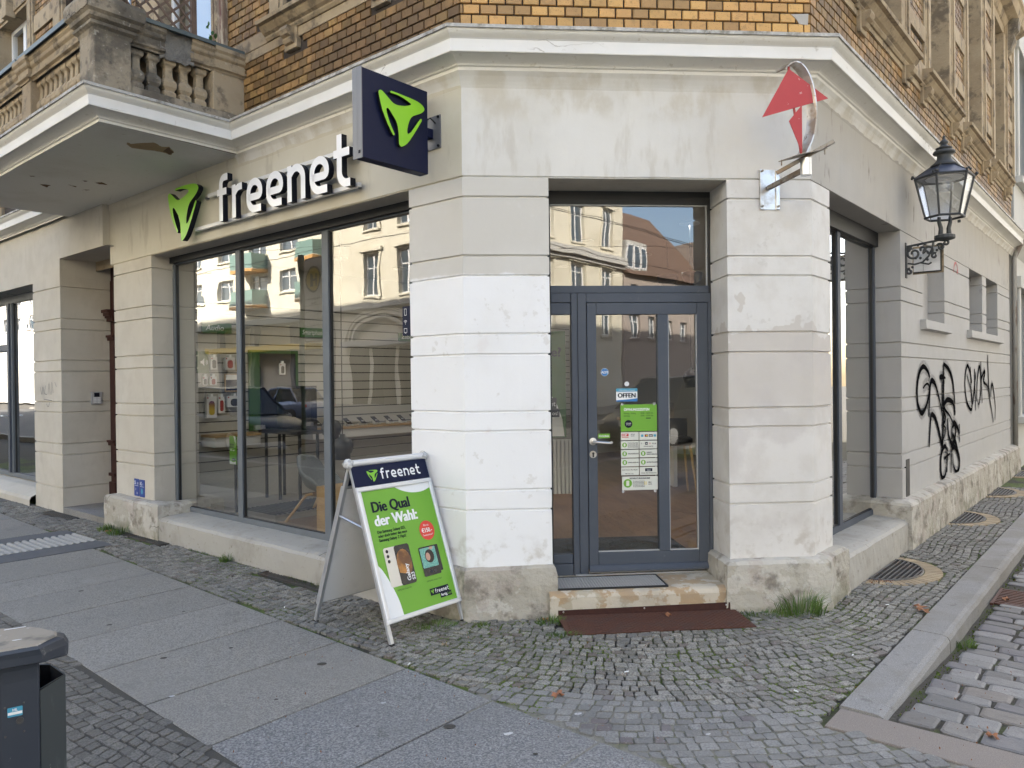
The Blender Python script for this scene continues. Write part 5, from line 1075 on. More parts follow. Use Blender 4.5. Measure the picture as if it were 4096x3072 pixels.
def smooth_open(P, n=6):
    if len(P) < 3: return P
    out = []; N = len(P)
    for i in range(N-1):
        p0, p1, p2, p3 = [Vector(P[min(max(i+k-1, 0), N-1)]) for k in range(4)]
        for k in range(n): t = k/n; out.append(.5*((2*p1)+(-p0+p2)*t+(2*p0-5*p1+4*p2-p3)*t*t+(-p0+3*p1-3*p2+p3)*t**3))
    out.append(Vector(P[-1])); return out
def graffiti(name, groups, m, label, o=.004):
    b = MB(); q = 0
    for G_, wd in groups:
        for st in G_:
            b.stroke(FR, smooth_open([tuple(p) for p in st]), wd, o+.0003*q, o+.0003*q, w_fn=lambda t: .45+.75*math.sin(math.pi*min(1, t*1.0+.12))); q += 1
    o_ = solo(name, b, m, label, 'graffiti'); h_ = MB(); q = 0
    for G_, wd in groups:
        for st in G_: h_.stroke(FR, smooth_open([tuple(p) for p in st]), wd*2.6, o-.0015+.00003*q, o-.0015+.00003*q); q += 1
    part('spray_mist', h_, 'spray_halo_red' if 'red' in m else 'spray_halo', o_, fix=False); return o_
graffiti('graffiti_tag', [(TAG1, .052), (TAG1B, .052)], 'graffiti_black', 'large black sprayed tag with tall looping letters, nearer one on the side street wall')
graffiti('graffiti_tag', [(TAG2, .045)], 'graffiti_black', 'smaller black scribbled tag farther along the side street wall')
graffiti('graffiti_mark', [(TAG3, .02)], 'graffiti_red', 'small red sprayed squiggle above the narrow side windows')
b = MB()
for st in ([(-7.72, 1.60), (-7.66, 1.50), (-7.62, 1.60), (-7.58, 1.50)], [(-7.52, 1.62), (-7.56, 1.52), (-7.48, 1.50)], [(-7.44, 1.50), (-7.40, 1.64), (-7.36, 1.50)], [(-7.32, 1.5), (-7.30, 1.66), (-7.26, 1.52)], [(-7.20, 1.66), (-7.14, 1.6)], [(-7.6, 1.44), (-7.3, 1.42)], [(-7.5, 1.38), (-7.44, 1.34), (-7.38, 1.40)]): b.stroke(FLs, smooth_open(st, 4), .009, .0825, .0825)
solo('graffiti_mark', b, 'graffiti_grey', 'faint thin grey scrawl on the pier left of the entry recess', 'graffiti')
# drainpipe & neighbour at the end of the side street wall
nb = thing('neighbour_house', 'light grey rendered house beyond the brick corner house on the side street', 'building', FR(12, 0, 0))
b = MB(); b.box(FR, 9.80, 10.25, -4, .03, -.1, 14); b.box(FR, 10.25, 11.3, -4, .03, -.1, .9); b.box(FR, 10.25, 11.3, -4, .03, 3.1, 5.0); b.box(FR, 10.25, 11.3, -4, .03, 7.2, 14); b.box(FR, 11.3, 24, -4, .03, -.1, 14); part('wall', b, 'render_grey', nb)
for z0, z1 in ((.9, 3.1), (5.0, 7.2)):
    b = MB(); b.box(FR, 10.12, 10.28, .03, .07, z0-.1, z1+.15); b.box(FR, 11.25, 11.42, .03, .07, z0-.1, z1+.15); b.box(FR, 10.05, 11.5, .03, .10, z1, z1+.2); b.box(FR, 10.0, 11.5, .03, .14, z0-.12, z0); part('window_surround', b, 'render_grey', nb, bevel=.01)
    b = MB(); b.box(FR, 10.28, 11.25, -.3, -.25, z0, z1); part('window', b, 'white_pvc', nb); b = MB(); b.quad(*rect(FR, 10.36, 11.17, z0+.1, z1-.1, -.245)); part('pane', b, 'window_glass_far', nb)
b = MB(); b.sweep([xyR(9.8, .03), xyR(24, .03)], [(0, 3.62), (.05, 3.7), (.14, 3.8), (.14, 3.9), (0, 3.95)]); part('cornice', b, 'render_grey', nb, fix=False)
dp = MB(); dp.tube([FR(9.62, .05, .42), FR(9.62, .05, 3.55), FR(9.70, .12, 3.75), FR(9.72, .2, 3.85)], .04, 10)
dpo = solo('drainpipe', dp, 'drain_pipe', 'grey drainpipe between the corner house and the grey house', 'drainpipe', smooth=True)
b = MB(); b.box(FR, 9.45, 9.80, -.3, -.05, -.1, 3.62); part('wall', b, 'mortar_dark', bld, label='dark joint between the houses')
# ================================================================== A-BOARD
A0 = Vector((-.37, 4.65, 0)); uA = Vector((s2, s2, 0)); nA = Vector((.6653, -.6653, .3387)).normalized(); upA = nA.cross(uA).normalized()
if upA.z < 0: upA = -upA
FA = Fr(A0, uA, nA, upA)
ab = thing('sidewalk_sign', 'aluminium A-board with a green phone advert, standing on the cobbles by the corner pier', 'A-board', (-.42, 5.16, 0))
T0 = A0+upA*1.165                       # apex line
hx, hy = T0.x, T0.y
D_ = Vector((-.93-(-.37)+0, 5.21-4.65, 0))
B0 = A0+Vector((-.57, .57, 0)); upB = (T0+Vector((-.012, .012, 0))-B0).normalized(); FBk = Fr(B0, uA, (Vector((-s2, s2, 0))*upB.z+Vector((0, 0, 1))*(-upB.dot(Vector((-s2, s2, 0))))).normalized(), upB)
W_ = .65
for F_, nm in ((FA, 'front'), (FBk, 'back')):
    for a in (0.0, W_-.026):
        b = MB(); b.box(F_, a, a+.026, -.022, .0, .0, 1.155); part('leg', b, 'alu', ab, bevel=.002)
        b = MB(); b.box(F_, a-.001, a+.027, -.023, .001, -.004, .02); part('foot_cap', b, 'rubber', ab)
    # back panel frame
def frame4(F, a0, a1, v0, v1, wd, o0, o1, m, nm):
    for q, (x0, x1, y0, y1) in enumerate(((a0, a1, v1-wd, v1), (a0, a1, v0, v0+wd), (a0, a0+wd, v0+wd, v1-wd), (a1-wd, a1, v0+wd, v1-wd))):
        b = MB(); b.add([F(x, o, y) for (x, y) in ((x0, y0), (x1, y0), (x1, y1), (x0, y1)) for o in (o0, o1-.004)]+[F(x, o1, y) for (x, y) in ((x0+.006, y0+.006), (x1-.006, y0+.006), (x1-.006, y1-.006), (x0+.006, y1-.006))],
            [(0, 2, 3, 1), (2, 4, 5, 3), (4, 6, 7, 5), (6, 0, 1, 7), (1, 3, 9, 8), (3, 5, 10, 9), (5, 7, 11, 10), (7, 1, 8, 11), (8, 9, 10, 11), (0, 6, 4, 2)]); part(nm, b, m, ab)
frame4(FA, .0, W_, .135, 1.000, .030, .0, .018, 'alu_light', 'snap_frame')
frame4(FBk, .0, W_, .135, 1.000, .030, .0, .018, 'alu', 'snap_frame')
b = MB(); b.box(FA, .026, W_-.026, -.012, .002, .15, .985); part('back_panel', b, 'poster_back', ab)
b = MB(); b.box(FBk, .026, W_-.026, -.012, .002, .15, .985); part('back_panel', b, 'poster_back', ab)
b = MB(); b.box(FA, .004, W_-.004, -.006, .008, 1.004, 1.140); part('header_panel', b, 'poster_navy', ab)
b = MB(); b.box(FBk, .004, W_-.004, -.006, .008, 1.004, 1.140); part('header_panel', b, 'poster_navy', ab)
b = MB(); N_ = 12; cx = Vector((0, 0, 0))
b.tube([FA(-.004, -.008, 1.163), FA(W_+.004, -.008, 1.163)], .023, 14); part('top_rail', b, 'alu_light', ab, smooth=False)
for a in (.0, W_):
    b = MB(); b.sphere(FA(a, -.008, 1.163), .034, 8, 6)
    for v_ in range(len(b.v)): b.v[v_] += Vector((random.uniform(-.006, .006), random.uniform(-.006, .006), random.uniform(-.006, .006)))
    part('packing_tape', b, 'tape', ab)
for a in (.012, W_-.012):
    b = MB(); p0, p1 = FA(a, -.012, .74), FBk(a, -.012, .80); b.tube([p0, p1], .007, 4); part('spreader_bar', b, 'alu', ab)
b = MB(); b.flat(FA, [(.028, .163), (.622, .163), (.622, .972), (.028, .972)], .006); part('poster', b, 'poster_green', ab)
b = MB(); wv1 = smooth_open([(.311, .972), (.36, .945), (.43, .922), (.50, .914), (.56, .918), (.622, .935)], 4)
b.flat(FA, [tuple(p) for p in wv1]+[(.622, .972)], .0068); part('poster_wave', b, 'poster_white', ab); b = MB(); b.flat(FA, [tuple(p) for p in smooth_open([(.029, .50), (.055, .47), (.085, .41), (.115, .33), (.137, .25), (.146, .163)], 4)]+[(.029, .163)], .0068); part('poster_wave', b, 'poster_white', ab)
text('header_dot', ' ', FA, 0, 0, 0, .01, 'ink_white', ab) if 0 else None
logo(FA, .160, 1.066, .078, .0085, .0088, 'ink_green', 'ink_green', ab, sx=1.0)
letters(FA, .225, 1.038, .052, .0085, .0085, ['ink_white', 'ink_white'], ab, sx=1.12, wd=.20, name='header_letter', ind=False)
text('headline', 'Die Qual', FA, .085, .828, .0078, .098, 'ink_dark', ab, bold=.0035, sx=.90)
text('headline', 'der Wahl:', FA, .085, .738, .0078, .098, 'ink_white', ab, bold=.0035, sx=.92)
for i, ln in enumerate(('Das Samsung Galaxy S23,', 'oder doch lieber das neue', 'Samsung Galaxy Z Flip5?')): text('copy_line', ln, FA, .088, .690-.027*i, .0078, .0265, 'ink_dark', ab, bold=.0004, sx=.86)
b = MB(); b.flat(FA, circ(.502, .648, .066, 32), .0082); part('price_badge', b, 'poster_red', ab)
text('badge_text', 'Bis zu', FA, .502, .678, .0090, .020, 'ink_white', ab, align='CENTER'); text('badge_text', '€150.-', FA, .500, .636, .0090, .040, 'ink_white', ab, align='CENTER', bold=.0008, sx=.86); text('badge_text', 'Tauschprämie!*', FA, .502, .612, .0090, .0165, 'ink_white', ab, align='CENTER', sx=.9)
# printed phones
b = MB(); b.flat(FA, rrect(.098, .222, .342, .592, .016), .0084); part('printed_phone', b, 'phone_cream', ab)
b = MB()
for z_ in (.568, .536, .504): b.flat(FA, circ(.126, z_, .0115, 14), .0092)
part('camera_lens', b, 'phone_black', ab)
b = MB(); b.flat(FA, rrect(.185, .312, .338, .594, .018), .0094); part('printed_phone', b, 'phone_black', ab)
b = MB(); pts = [(.3045, .46+.105*math.sin(t)) for t in ()]
arcp = [(.245+.062*math.cos(R_(t)), .475+.090*math.sin(R_(t))) for t in range(-60, 181, 20)]; b.flat(FA, [(min(.306, p[0]), p[1]) for p in arcp]+[(.192, .42)], .0100); part('wallpaper', b, 'wallpaper_orange', ab)
F90 = Fr(FA(.268, 0, .358), upA, nA, -uA)
text('phone_text', 'Galaxy', F90, 0, -.0, .0106, .042, 'ink_white', ab, bold=.0006, sx=.95); text('phone_text', 'S23', F90, 0, -.036, .0106, .036, 'ink_white', ab, bold=.0006, sx=.95)
text('caption', 'SAMSUNG Galaxy S23', FA, .140, .313, .0078, .0125, 'ink_dark', ab); text('caption', 'SAMSUNG Galaxy Z Flip5', FA, .392, .317, .0078, .0125, 'ink_dark', ab)
b = MB(); b.flat(FA, rrect(.50, .560, .368, .545, .008), .0082); part('printed_phone', b, 'phone_black', ab)
b = MB(); b.flat(FA, rrect(.385, .538, .352, .545, .010), .0090); part('printed_phone', b, 'phone_black', ab)
b = MB(); b.flat(FA, rrect(.392, .530, .406, .536, .006), .0096); part('printed_picture', b, 'mint_print', ab)
b = MB(); b.flat(FA, circ(.467, .478, .040, 16, .045), .0100); part('printed_hair', b, 'hair_print', ab)
b = MB(); b.flat(FA, circ(.452, .476, .020, 14, .027), .0104); b.flat(FA, circ(.492, .528, .018, 10, .009), .0104); part('printed_face', b, 'skin_print', ab)
b = MB(); b.flat(FA, circ(.455, .378, .012, 14), .0096); b.flat(FA, circ(.488, .378, .012, 14), .0096); part('camera_lens', b, 'speaker_dark', ab)
b = MB(); b.flat(FA, [(.398, .226), (.566, .226), (.566, .270), (.398, .270)], .0082); b.flat(FA, [(.478, .196), (.583, .196), (.583, .228), (.478, .228)], .0084); part('printed_label', b, 'ink_dark', ab)
logo(FA, .420, .249, .026, .0090, .0092, 'ink_green', 'ink_green', ab); letters(FA, .442, .236, .0185, .0090, .0090, ['ink_white', 'ink_white'], ab, sx=1.1, wd=.2, name='label_letter', ind=False)
text('label_text', 'fertig,', FA, .486, .206, .0090, .0245, 'ink_white', ab, bold=.0003); text('label_text', 'Los!', FA, .545, .206, .0090, .0245, 'ink_green', ab, sx=.9)

# ================================================================== DOOR STICKERS AND POSTERS
FD = Fr((0, 5.15+.345, 0), (1, 0, 0), (0, -1, 0))
def P_(name, parent, pts_or_rect, o, m, nm=None):
    b = MB()
    if len(pts_or_rect) == 4 and not hasattr(pts_or_rect[0], '__len__'): a0, a1, z0, z1 = pts_or_rect; b.flat(FD, [(a0, z0), (a1, z0), (a1, z1), (a0, z1)], o)
    else: b.flat(FD, pts_or_rect, o)
    return part(name, b, m, parent)
t = thing('alarm_sticker', 'small blue octagonal ADT alarm sticker on the door glass', 'sticker', (1.134, 5.49, 1.64))
P_('plate', t, [(1.134+.031*math.cos(R_(22.5+45*k)), 1.670+.031*math.sin(R_(22.5+45*k))) for k in range(8)], .001, 'ink_white'); P_('plate', t, [(1.134+.029*math.cos(R_(22.5+45*k)), 1.670+.029*math.sin(R_(22.5+45*k))) for k in range(8)], .0015, 'sticker_blue')
text('lettering', 'ADT', FD, 1.134, 1.660, .002, .026, 'ink_white', t, align='CENTER', bold=.0006)
t = thing('suction_hook', 'round white suction hook on the door glass above the open sign', 'hook', (1.297, 5.49, 1.565)); P_('disc', t, circ(1.297, 1.582, .0175, 20), .003, 'poster_white')
t = thing('open_sign', 'small white and blue card reading OFFEN hanging inside the door', 'open sign', (1.297, 5.49, 1.45))
P_('card', t, (1.217, 1.376, 1.452, 1.548), .001, 'poster_white'); P_('card_band', t, (1.217, 1.376, 1.525, 1.5485), .0015, 'sticker_cyan'); P_('card_band', t, [(1.217, 1.452), (1.376, 1.452), (1.376, 1.476), (1.33, 1.470), (1.217, 1.462)], .0015, 'sticker_blue')
text('lettering', 'OFFEN', FD, 1.2965, 1.482, .002, .046, 'ink_dark', t, align='CENTER', bold=.0016, sx=.97); text('lettering', 'Willkommen bei freenet', FD, 1.2965, 1.532, .002, .012, 'ink_white', t, align='CENTER')
t = thing('push_sticker', 'small green sticker reading Drücken beside the door handle', 'sticker', (1.124, 5.49, 1.185)); P_('label', t, (1.081, 1.168, 1.185, 1.219), .001, 'poster_green'); text('lettering', 'Drücken', FD, 1.1245, 1.195, .0015, .021, 'ink_white', t, align='CENTER', bold=.0004)
t = thing('opening_hours_poster', 'tall green and white opening hours notice on the door glass', 'poster', (1.385, 5.49, .795))
x0, x1 = 1.249, 1.521
P_('film', t, (x0-.004, x1+.004, .788, 1.437), .0006, 'film_clear')
P_('green_sheet', t, (x0, x1, 1.232, 1.430), .001, 'poster_green')
text('lettering', 'ÖFFNUNGSZEITEN', FD, x0+.024, 1.384, .0015, .0262, 'ink_white', t, bold=.0006, sx=.86)
for i, (l, r) in enumerate((('Montag - Freitag', '10:00 - 18:00 Uhr'), ('Samstag', '10:00 - 15:00 Uhr'))): text('lettering', l, FD, x0+.024, 1.360-.018*i, .0015, .0150, 'ink_dark', t, sx=.9); text('lettering', r, FD, x0+.245, 1.360-.018*i, .0015, .0150, 'ink_dark', t, align='RIGHT', sx=.9)
P_('badge', t, circ(x0+.058, 1.287, .029, 20), .0015, 'ink_dark'); text('lettering', 'ONLINE', FD, x0+.058, 1.288, .002, .011, 'ink_white', t, align='CENTER'); text('lettering', '24 Stunden', FD, x0+.058, 1.278, .002, .008, 'ink_white', t, align='CENTER')
P_('card_outline', t, (x0+.19, x0+.225, 1.325, 1.331), .0015, 'ink_dark')
cards = []
for r in range(5):
    zt = 1.226-.0645*r
    for c in range(2): a0 = x0+c*.139; cards.append((a0, a0+.133, zt-.058, zt))
cards.append((x0+.006, x1+.001, .800, .900))
for a0, a1, z0, z1 in cards: P_('white_card', t, (a0, a1, z0, z1), .001, 'card_yellow')
def ctext(i, body, dx, dz, sz, m='ink_dark', al='LEFT', bo=.0002): a0, a1, z0, z1 = cards[i]; text('lettering', body, FD, a0+dx, z0+dz, .0016, sz, m, t, align=al, bold=bo, sx=.9)
a0, a1, z0, z1 = cards[0]; P_('red_box', t, (a0+.006, a0+.058, z0+.028, z0+.048), .0013, 'card_red'); ctext(0, 'CHIP', .010, .032, .018, 'ink_white'); P_('red_rule', t, (a0+.006, a0+.058, z0+.018, z0+.022), .0013, 'card_red'); ctext(0, 'sehr gut', .075, .040, .010); ctext(0, 'Service', .075, .028, .010)
a0, a1, z0, z1 = cards[1]
for x, w2, m in ((.012, .018, 'sticker_cyan'), (.040, .024, 'ink_dark'), (.070, .030, 'ink_dark'), (.105, .020, 'sticker_cyan')): P_('pay_badge', t, (a0+x, a0+x+w2, z0+.022, z0+.040), .0013, m)
P_('pay_dot', t, circ(a0+.048, z0+.031, .006, 10), .0016, 'card_red'); P_('pay_dot', t, circ(a0+.056, z0+.031, .006, 10), .0017, 'sign_yellow'); ctext(1, 'VISA', .074, .026, .012, 'ink_white')
for i in (2, 4, 5, 6, 7, 10):
    a0, a1, z0, z1 = cards[i]; r = .018 if i != 10 else .032; cx_ = a0+(.027 if i != 10 else .042); P_('round_icon', t, circ(cx_, (z0+z1)/2, r, 18), .0013, 'poster_green')
    P_('icon_glyph', t, rrect(cx_-r*.35, cx_+r*.35, (z0+z1)/2-r*.6, (z0+z1)/2+r*.6, r*.15, 2), .0016, 'card_yellow')
ctext(4, 'FINANZIERUNG', .052, .024, .0125); ctext(5, 'HANDY-', .052, .032, .0125); ctext(5, 'VERSICHERUNG', .052, .018, .0125); ctext(6, 'ANKAUFSERVICE', .052, .024, .0125); ctext(7, 'DATENTRANSFER', .052, .024, .0125)
for k in range(5): ctext(2, 'Wir nehmen Ihr Handy in Zahlung', .050, .042-.008*k, .0062)
ctext(3, 'T · · ·', .010, .032, .015); P_('square', t, (cards[3][0]+.042, cards[3][0]+.062, cards[3][2]+.028, cards[3][2]+.048), .0013, 'ink_dark'); ctext(3, '1&1', .045, .034, .010, 'ink_white'); ctext(3, 'O', .072, .032, .016, 'card_red'); ctext(3, 'PYUR', .094, .032, .014); ctext(3, 'INTERNETANBIETER', .032, .014, .0085)
ctext(8, 'Starker Service. Ohne Bargeld.', .006, .036, .0105); ctext(8, 'VISA  Pay  G Pay', .030, .008, .010)
P_('label', t, (cards[9][0]+.04, cards[9][0]+.094, cards[9][2]+.026, cards[9][2]+.048), .0013, 'ink_dark'); ctext(9, 'freenet', .052, .032, .011, 'ink_white'); ctext(9, 'STROM- UND GASVERGLEICH', .010, .010, .0095)
ctext(10, 'REPARATURANNAHME', .056, .080, .0165, bo=.0004); 
for k in range(5): ctext(10, 'Wir reparieren Ihr Smartphone', .082, .062-.010*k, .0075)
ctext(10, 'PRO', .196, .050, .014); ctext(10, 'REPAIR', .196, .038, .0095); P_('bars', t, (cards[10][0]+.168, cards[10][0]+.172, cards[10][2]+.036, cards[10][2]+.062), .0013, 'sign_yellow'); P_('bars', t, (cards[10][0]+.178, cards[10][0]+.182, cards[10][2]+.036, cards[10][2]+.062), .0013, 'sign_yellow')
for x in (x0+.012, x1-.02):
    for z_ in (1.433, .790): P_('suction_cup', t, circ(x, z_, .010, 12), .0035, 'tape')
# icon strip on the shop window by the corner pier
FG = Fr(FLs(0, -.243, 0), FLs.a, FLs.n)
t = thing('icon_sticker', 'narrow dark blue window sticker with white phone, wireless and screen symbols', 'sticker', FG(-.85, 0, 1.97))
b = MB(); b.flat(FG, rrect(-.892, -.77, 1.972, 2.200, .010, 2), .001); part('label', b, 'sign_navy', t)
b = MB()
def olin(b, pts, wd, o=.0016): b.stroke(FG, pts, wd, o, o)
cx_ = -.858
olin(b, [(cx_-.011, 2.131), (cx_+.011, 2.131), (cx_+.011, 2.180), (cx_-.011, 2.180), (cx_-.011, 2.131)], .003)
for r in (.009, .017, .025): olin(b, [(cx_+r*math.cos(R_(a)), 2.066+r*math.sin(R_(a))) for a in range(45, 136, 15)], .003)
b.flat(FG, circ(cx_, 2.064, .003, 8), .0016)
olin(b, [(cx_-.016, 1.998), (cx_+.016, 1.998), (cx_+.016, 2.028), (cx_-.016, 2.028), (cx_-.016, 1.998)], .003); olin(b, [(cx_-.008, 1.991), (cx_+.008, 1.991)], .003); part('symbol', b, 'ink_white', t)
# door mat on the step
mt = thing('door_mat', 'grey metal mesh mat set in the worn entrance step', 'door mat', FC(1.10, -.1, .184))
b = MB(); b.box(FC, .715, 1.475, -.265, .02, .184, .1875); part('mesh_field', b, 'mat_mesh', mt)
b = MB()
for k in range(38): x = .72+.75*k/37; b.box(FC, x-.0022, x+.0022, -.262, .017, .1875, .191)
for k in range(15): o = -.26+.275*k/14; b.box(FC, .718, 1.472, o-.0018, o+.0018, .1877, .1915)
part('mesh_wire', b, 'alu', mt)
b = MB()
for a0, a1, o0, o1 in ((.705, 1.485, .02, .032), (.705, 1.485, -.277, -.265), (.705, .715, -.265, .02), (1.475, 1.485, -.265, .02)): b.box(FC, a0, a1, o0, o1, .182, .194)
part('mat_frame', b, 'frame_dark', mt)
# rusty plate in front of the step
rpth = thing('rust_plate', 'rusty brown chequer plate on the pavement in front of the door step', 'metal plate', (1.33, 4.9, 0))
b = MB(); b.add([(.70, 5.060, .030), (1.93, 5.055, .030), (1.955, 4.745, .014), (.722, 4.725, .014), (.70, 5.060, .024), (1.93, 5.055, .024), (1.955, 4.745, .007), (.722, 4.725, .007)], [(0, 1, 2, 3), (4, 5, 6, 7), (3, 2, 6, 7), (0, 3, 7, 4), (1, 2, 6, 5)]); part('plate', b, 'rust_plate', rpth)
b = MB(); b.add([(.71, 5.063, .028), (1.90, 5.056, .028), (1.90, 5.063, .078), (.71, 5.066, .062), (.71, 5.068, .028), (1.90, 5.062, .028), (1.90, 5.068, .078), (.71, 5.071, .062)], [(0, 1, 2, 3), (3, 2, 6, 7)]); part('upstand', b, 'rust_dark', rpth)
b = MB(); r = 0; y = 4.75
while y < 5.04:
    x = .75+(r % 2)*.02
    while x < 1.94:
        zz = .0146+(y-4.73)/.33*.0162; c_, s_n = (.014, .004) if (r % 2) else (.014, -.004)
        b.add([(x-c_, y-s_n-.003, zz), (x+c_, y+s_n-.003, zz), (x+c_, y+s_n+.003, zz), (x-c_, y-s_n+.003, zz), (x, y, zz+.004)], [(0, 1, 4), (1, 2, 4), (2, 3, 4), (3, 0, 4)])
        x += .040
    y += .017; r += 1
part('tread_pattern', b, 'rust_plate', rpth, kind='stuff')
for x, z_ in ((.745, .052), (1.30, .060), (1.87, .062)): b = MB(); b.sphere((x, 5.060, z_), .006, 8, 5); part('screw', b, 'steel', rpth)
# gratings
def grating(a0, a1, o0, o1, lab):
    t = thing('floor_grating', lab, 'grating', FL((a0+a1)/2, (o0+o1)/2, 0), 'floor gratings along the main street facade'); b = MB(); b.quad(FL(a0, o0, -.008), FL(a1, o0, -.008), FL(a1, o1, -.008), FL(a0, o1, -.008)); part('pit_shade', b, 'hole_shade', t)
    b = MB(); n = int((o1-o0)/.022)
    for k in range(n+1): o = o0+(o1-o0)*k/n; b.box(FL, a0, a1, o-.0025, o+.0025, -.008, .006)
    part('grating_bars', b, 'grate_iron', t)
    b = MB(); n = int((a1-a0)/.05)
    for k in range(n+1): a = a0+(a1-a0)*k/n; b.box(FL, a-.0018, a+.0018, o0, o1, -.008, .004)
    b.box(FL, a0-.012, a1+.012, o1, o1+.010, -.01, .009); b.box(FL, a0-.012, a0, o0, o1, -.01, .009); b.box(FL, a1, a1+.012, o0, o1, -.01, .009); part('grating_frame', b, 'grate_iron', t)
grating(4.07, 5.0, .02, .205, 'iron cellar grating under the window sill by the grass tuft'); grating(1.38, 2.24, .02, .205, 'iron cellar grating behind the A-board'); grating(6.42, 7.25, .10, .33, 'iron cellar grating in front of the entry recess'); grating(8.7, 9.7, .16, .42, 'iron grating below the neighbouring shop glazing')
# half-round light wells
def well(tc, lab):
    t = thing('light_well', lab, 'light well', FR(tc, .2, 0), 'half-round light wells on the side street'); n = 20; R1, R2 = (.40, .29), (.49, .38)
    b = MB(); b.flat(Fr(FR(tc, .09, .001), FR.a, (0, 0, 1), FR.n), [(R1[0]*math.cos(math.pi*k/n), R1[1]*math.sin(math.pi*k/n)) for k in range(n+1)], 0); part('pit_shade', b, 'hole_shade', t)
    b = MB()
    for k in range(8):
        o = .10+.255*k/7; h = R1[0]*math.sqrt(max(0, 1-((o-.09)/R1[1])**2)); b.box(FR, tc-h, tc+h, o-.007, o+.007, .0, .012)
    part('bars', b, 'grate_iron', t)
    b = MB(); b.tube([FR(tc+R1[0]*math.cos(math.pi*k/n), .09+R1[1]*math.sin(math.pi*k/n), .006) for k in range(n+1)], .010, 6); part('rim', b, 'grate_iron', t)
    for k in range(26):
        a0, a1 = math.pi*k/26+.01, math.pi*(k+1)/26-.01; q = []
        for a, (rx, ry) in ((a0, (.415, .305)), (a1, (.415, .305)), (a1, (.530, .435)), (a0, (.530, .435))): q.append(FR(tc+rx*math.cos(a), .09+ry*math.sin(a), 0))
        b = MB(); b.add([p+Vector((0, 0, -.02)) for p in q]+[p+Vector((0, 0, .006)) for p in q], [(4, 5, 6, 7), (0, 1, 5, 4), (1, 2, 6, 5), (2, 3, 7, 6), (3, 0, 4, 7)]); part('edging_brick', b, 'brick_well', t)
well(1.38, 'half-round light well with yellow edging, nearest the corner on the side street'); well(4.36, 'second half-round light well from the corner on the side street'); well(6.80, 'third half-round light well from the corner on the side street'); well(9.25, 'farthest half-round light well on the side street')
# drain grate in the road
t = thing('storm_drain', 'rusty slotted storm drain in the side street beside the kerb', 'drain', FR(1.46, 1.07, -.12)); b = MB(); b.quad(*[FR(a, o, zr(1.4)+.0) for a, o in ((1.22, .89), (1.70, .89), (1.70, 1.26), (1.22, 1.26))]); part('pit_shade', b, 'hole_shade', t)
b = MB()
for k in range(10): a = 1.24+.45*k/9; b.box(FR, a-.013, a+.013, .90, 1.25, zr(1.4), zr(1.4)+.012)
b.box(FR, 1.20, 1.72, .88, .90, zr(1.4)-.01, zr(1.4)+.014); b.box(FR, 1.20, 1.72, 1.25, 1.27, zr(1.4)-.01, zr(1.4)+.014); part('bars', b, 'rust_plate', t)

# ================================================================== LITTER BIN
bn = thing('litter_bin', 'dark blue-grey municipal litter bin with angular hood, at the left edge by the camera', 'litter bin', (-1.35, 2.45, 0))
FBn = Fr((-1.241, 2.39, 0), (.871, .491, 0), (.491, -.871, 0))
def skin(b, rows, closed=False):
    n = len(rows[0]); k0 = len(b.v); b.v += [Vector(p) for r in rows for p in r]; m_ = n if closed else n-1
    f = [(k0+k*n+i, k0+k*n+(i+1) % n, k0+(k+1)*n+(i+1) % n, k0+(k+1)*n+i) for k in range(len(rows)-1) for i in range(m_)]; b.f += f; b.mi += [0]*len(f)
b = MB(); pr = [(.0, 0), (.0, .74), (.002, .775), (.010, .805), (.020, .828), (.026, .838)]
skin(b, [[FBn(a, -.30, z_) for o, z_ in pr] if a is None else [FBn(a, o+do, z_-dz) for o, z_ in pr] for a, do, dz in ((-.42, -.30, 0), (-.112, -.018, 0), (-.106, -.006, 0), (-.096, .0, 0), (-.006, .0, 0), (-.001, -.002, .001), (.0, -.008, .002), (.0, -.10, .004))])
part('body_panel', b, 'bin_body', bn, smooth=False)
TP = [(-.45, .029), (-.006, .029), (.048, -.035), (.050, -.085), (.018, -.144), (-.011, -.185), (-.10, -.225), (-.45, -.24)]
TI = [(-.45, .020), (-.010, .020), (.040, -.037), (.041, -.082), (.012, -.138), (-.016, -.176), (-.10, -.214), (-.45, -.23)]
M1 = [(-.45, .033), (.0, .033), (.066, -.040), (.070, -.092), (.030, -.155), (-.005, -.20), (-.10, -.24), (-.45, -.25)]
M2 = [(-.45, .032), (.006, .030), (.078, -.050), (.083, -.100), (.038, -.170), (.0, -.212), (-.10, -.25), (-.45, -.26)]
M3 = [(-.45, .022), (.004, .016), (.074, -.055), (.079, -.102), (.034, -.170), (-.004, -.208), (-.10, -.245), (-.45, -.255)]
b = MB(); b.add([FBn(a, o, .8505) for a, o in TI], [tuple(range(8))]); skin(b, [[FBn(a, o, .846) for a, o in TP], [FBn(a, o, .8505) for a, o in TI]]); part('hood_top', b, 'bin_top', bn)
b = MB(); skin(b, [[FBn(a, o, z_) for (a, o) in P] if not hasattr(z_, '__len__') else [FBn(a, o, q) for (a, o), q in zip(P, z_)] for P, z_ in ((TP, .845), (M1, .836), (M2, (.818, .818, .812, .810, .812, .815, .82, .82)), (M2, (.800, .796, .782, .780, .79, .80, .80, .80)), (M3, (.796, .790, .776, .774, .785, .795, .795, .795)))]); part('hood', b, 'bin_body', bn)
for a, o in ((-.155, -.105), (-.135, -.125), (-.112, -.105), (-.118, -.138), (-.142, -.148)):
    b = MB(); b.flat(Fr(FBn(a, o, .852), FBn.a, (0, 0, 1), FBn.n), circ(0, 0, .0075, 14), .0); part('ash_hole', b, 'hole_shade', bn)
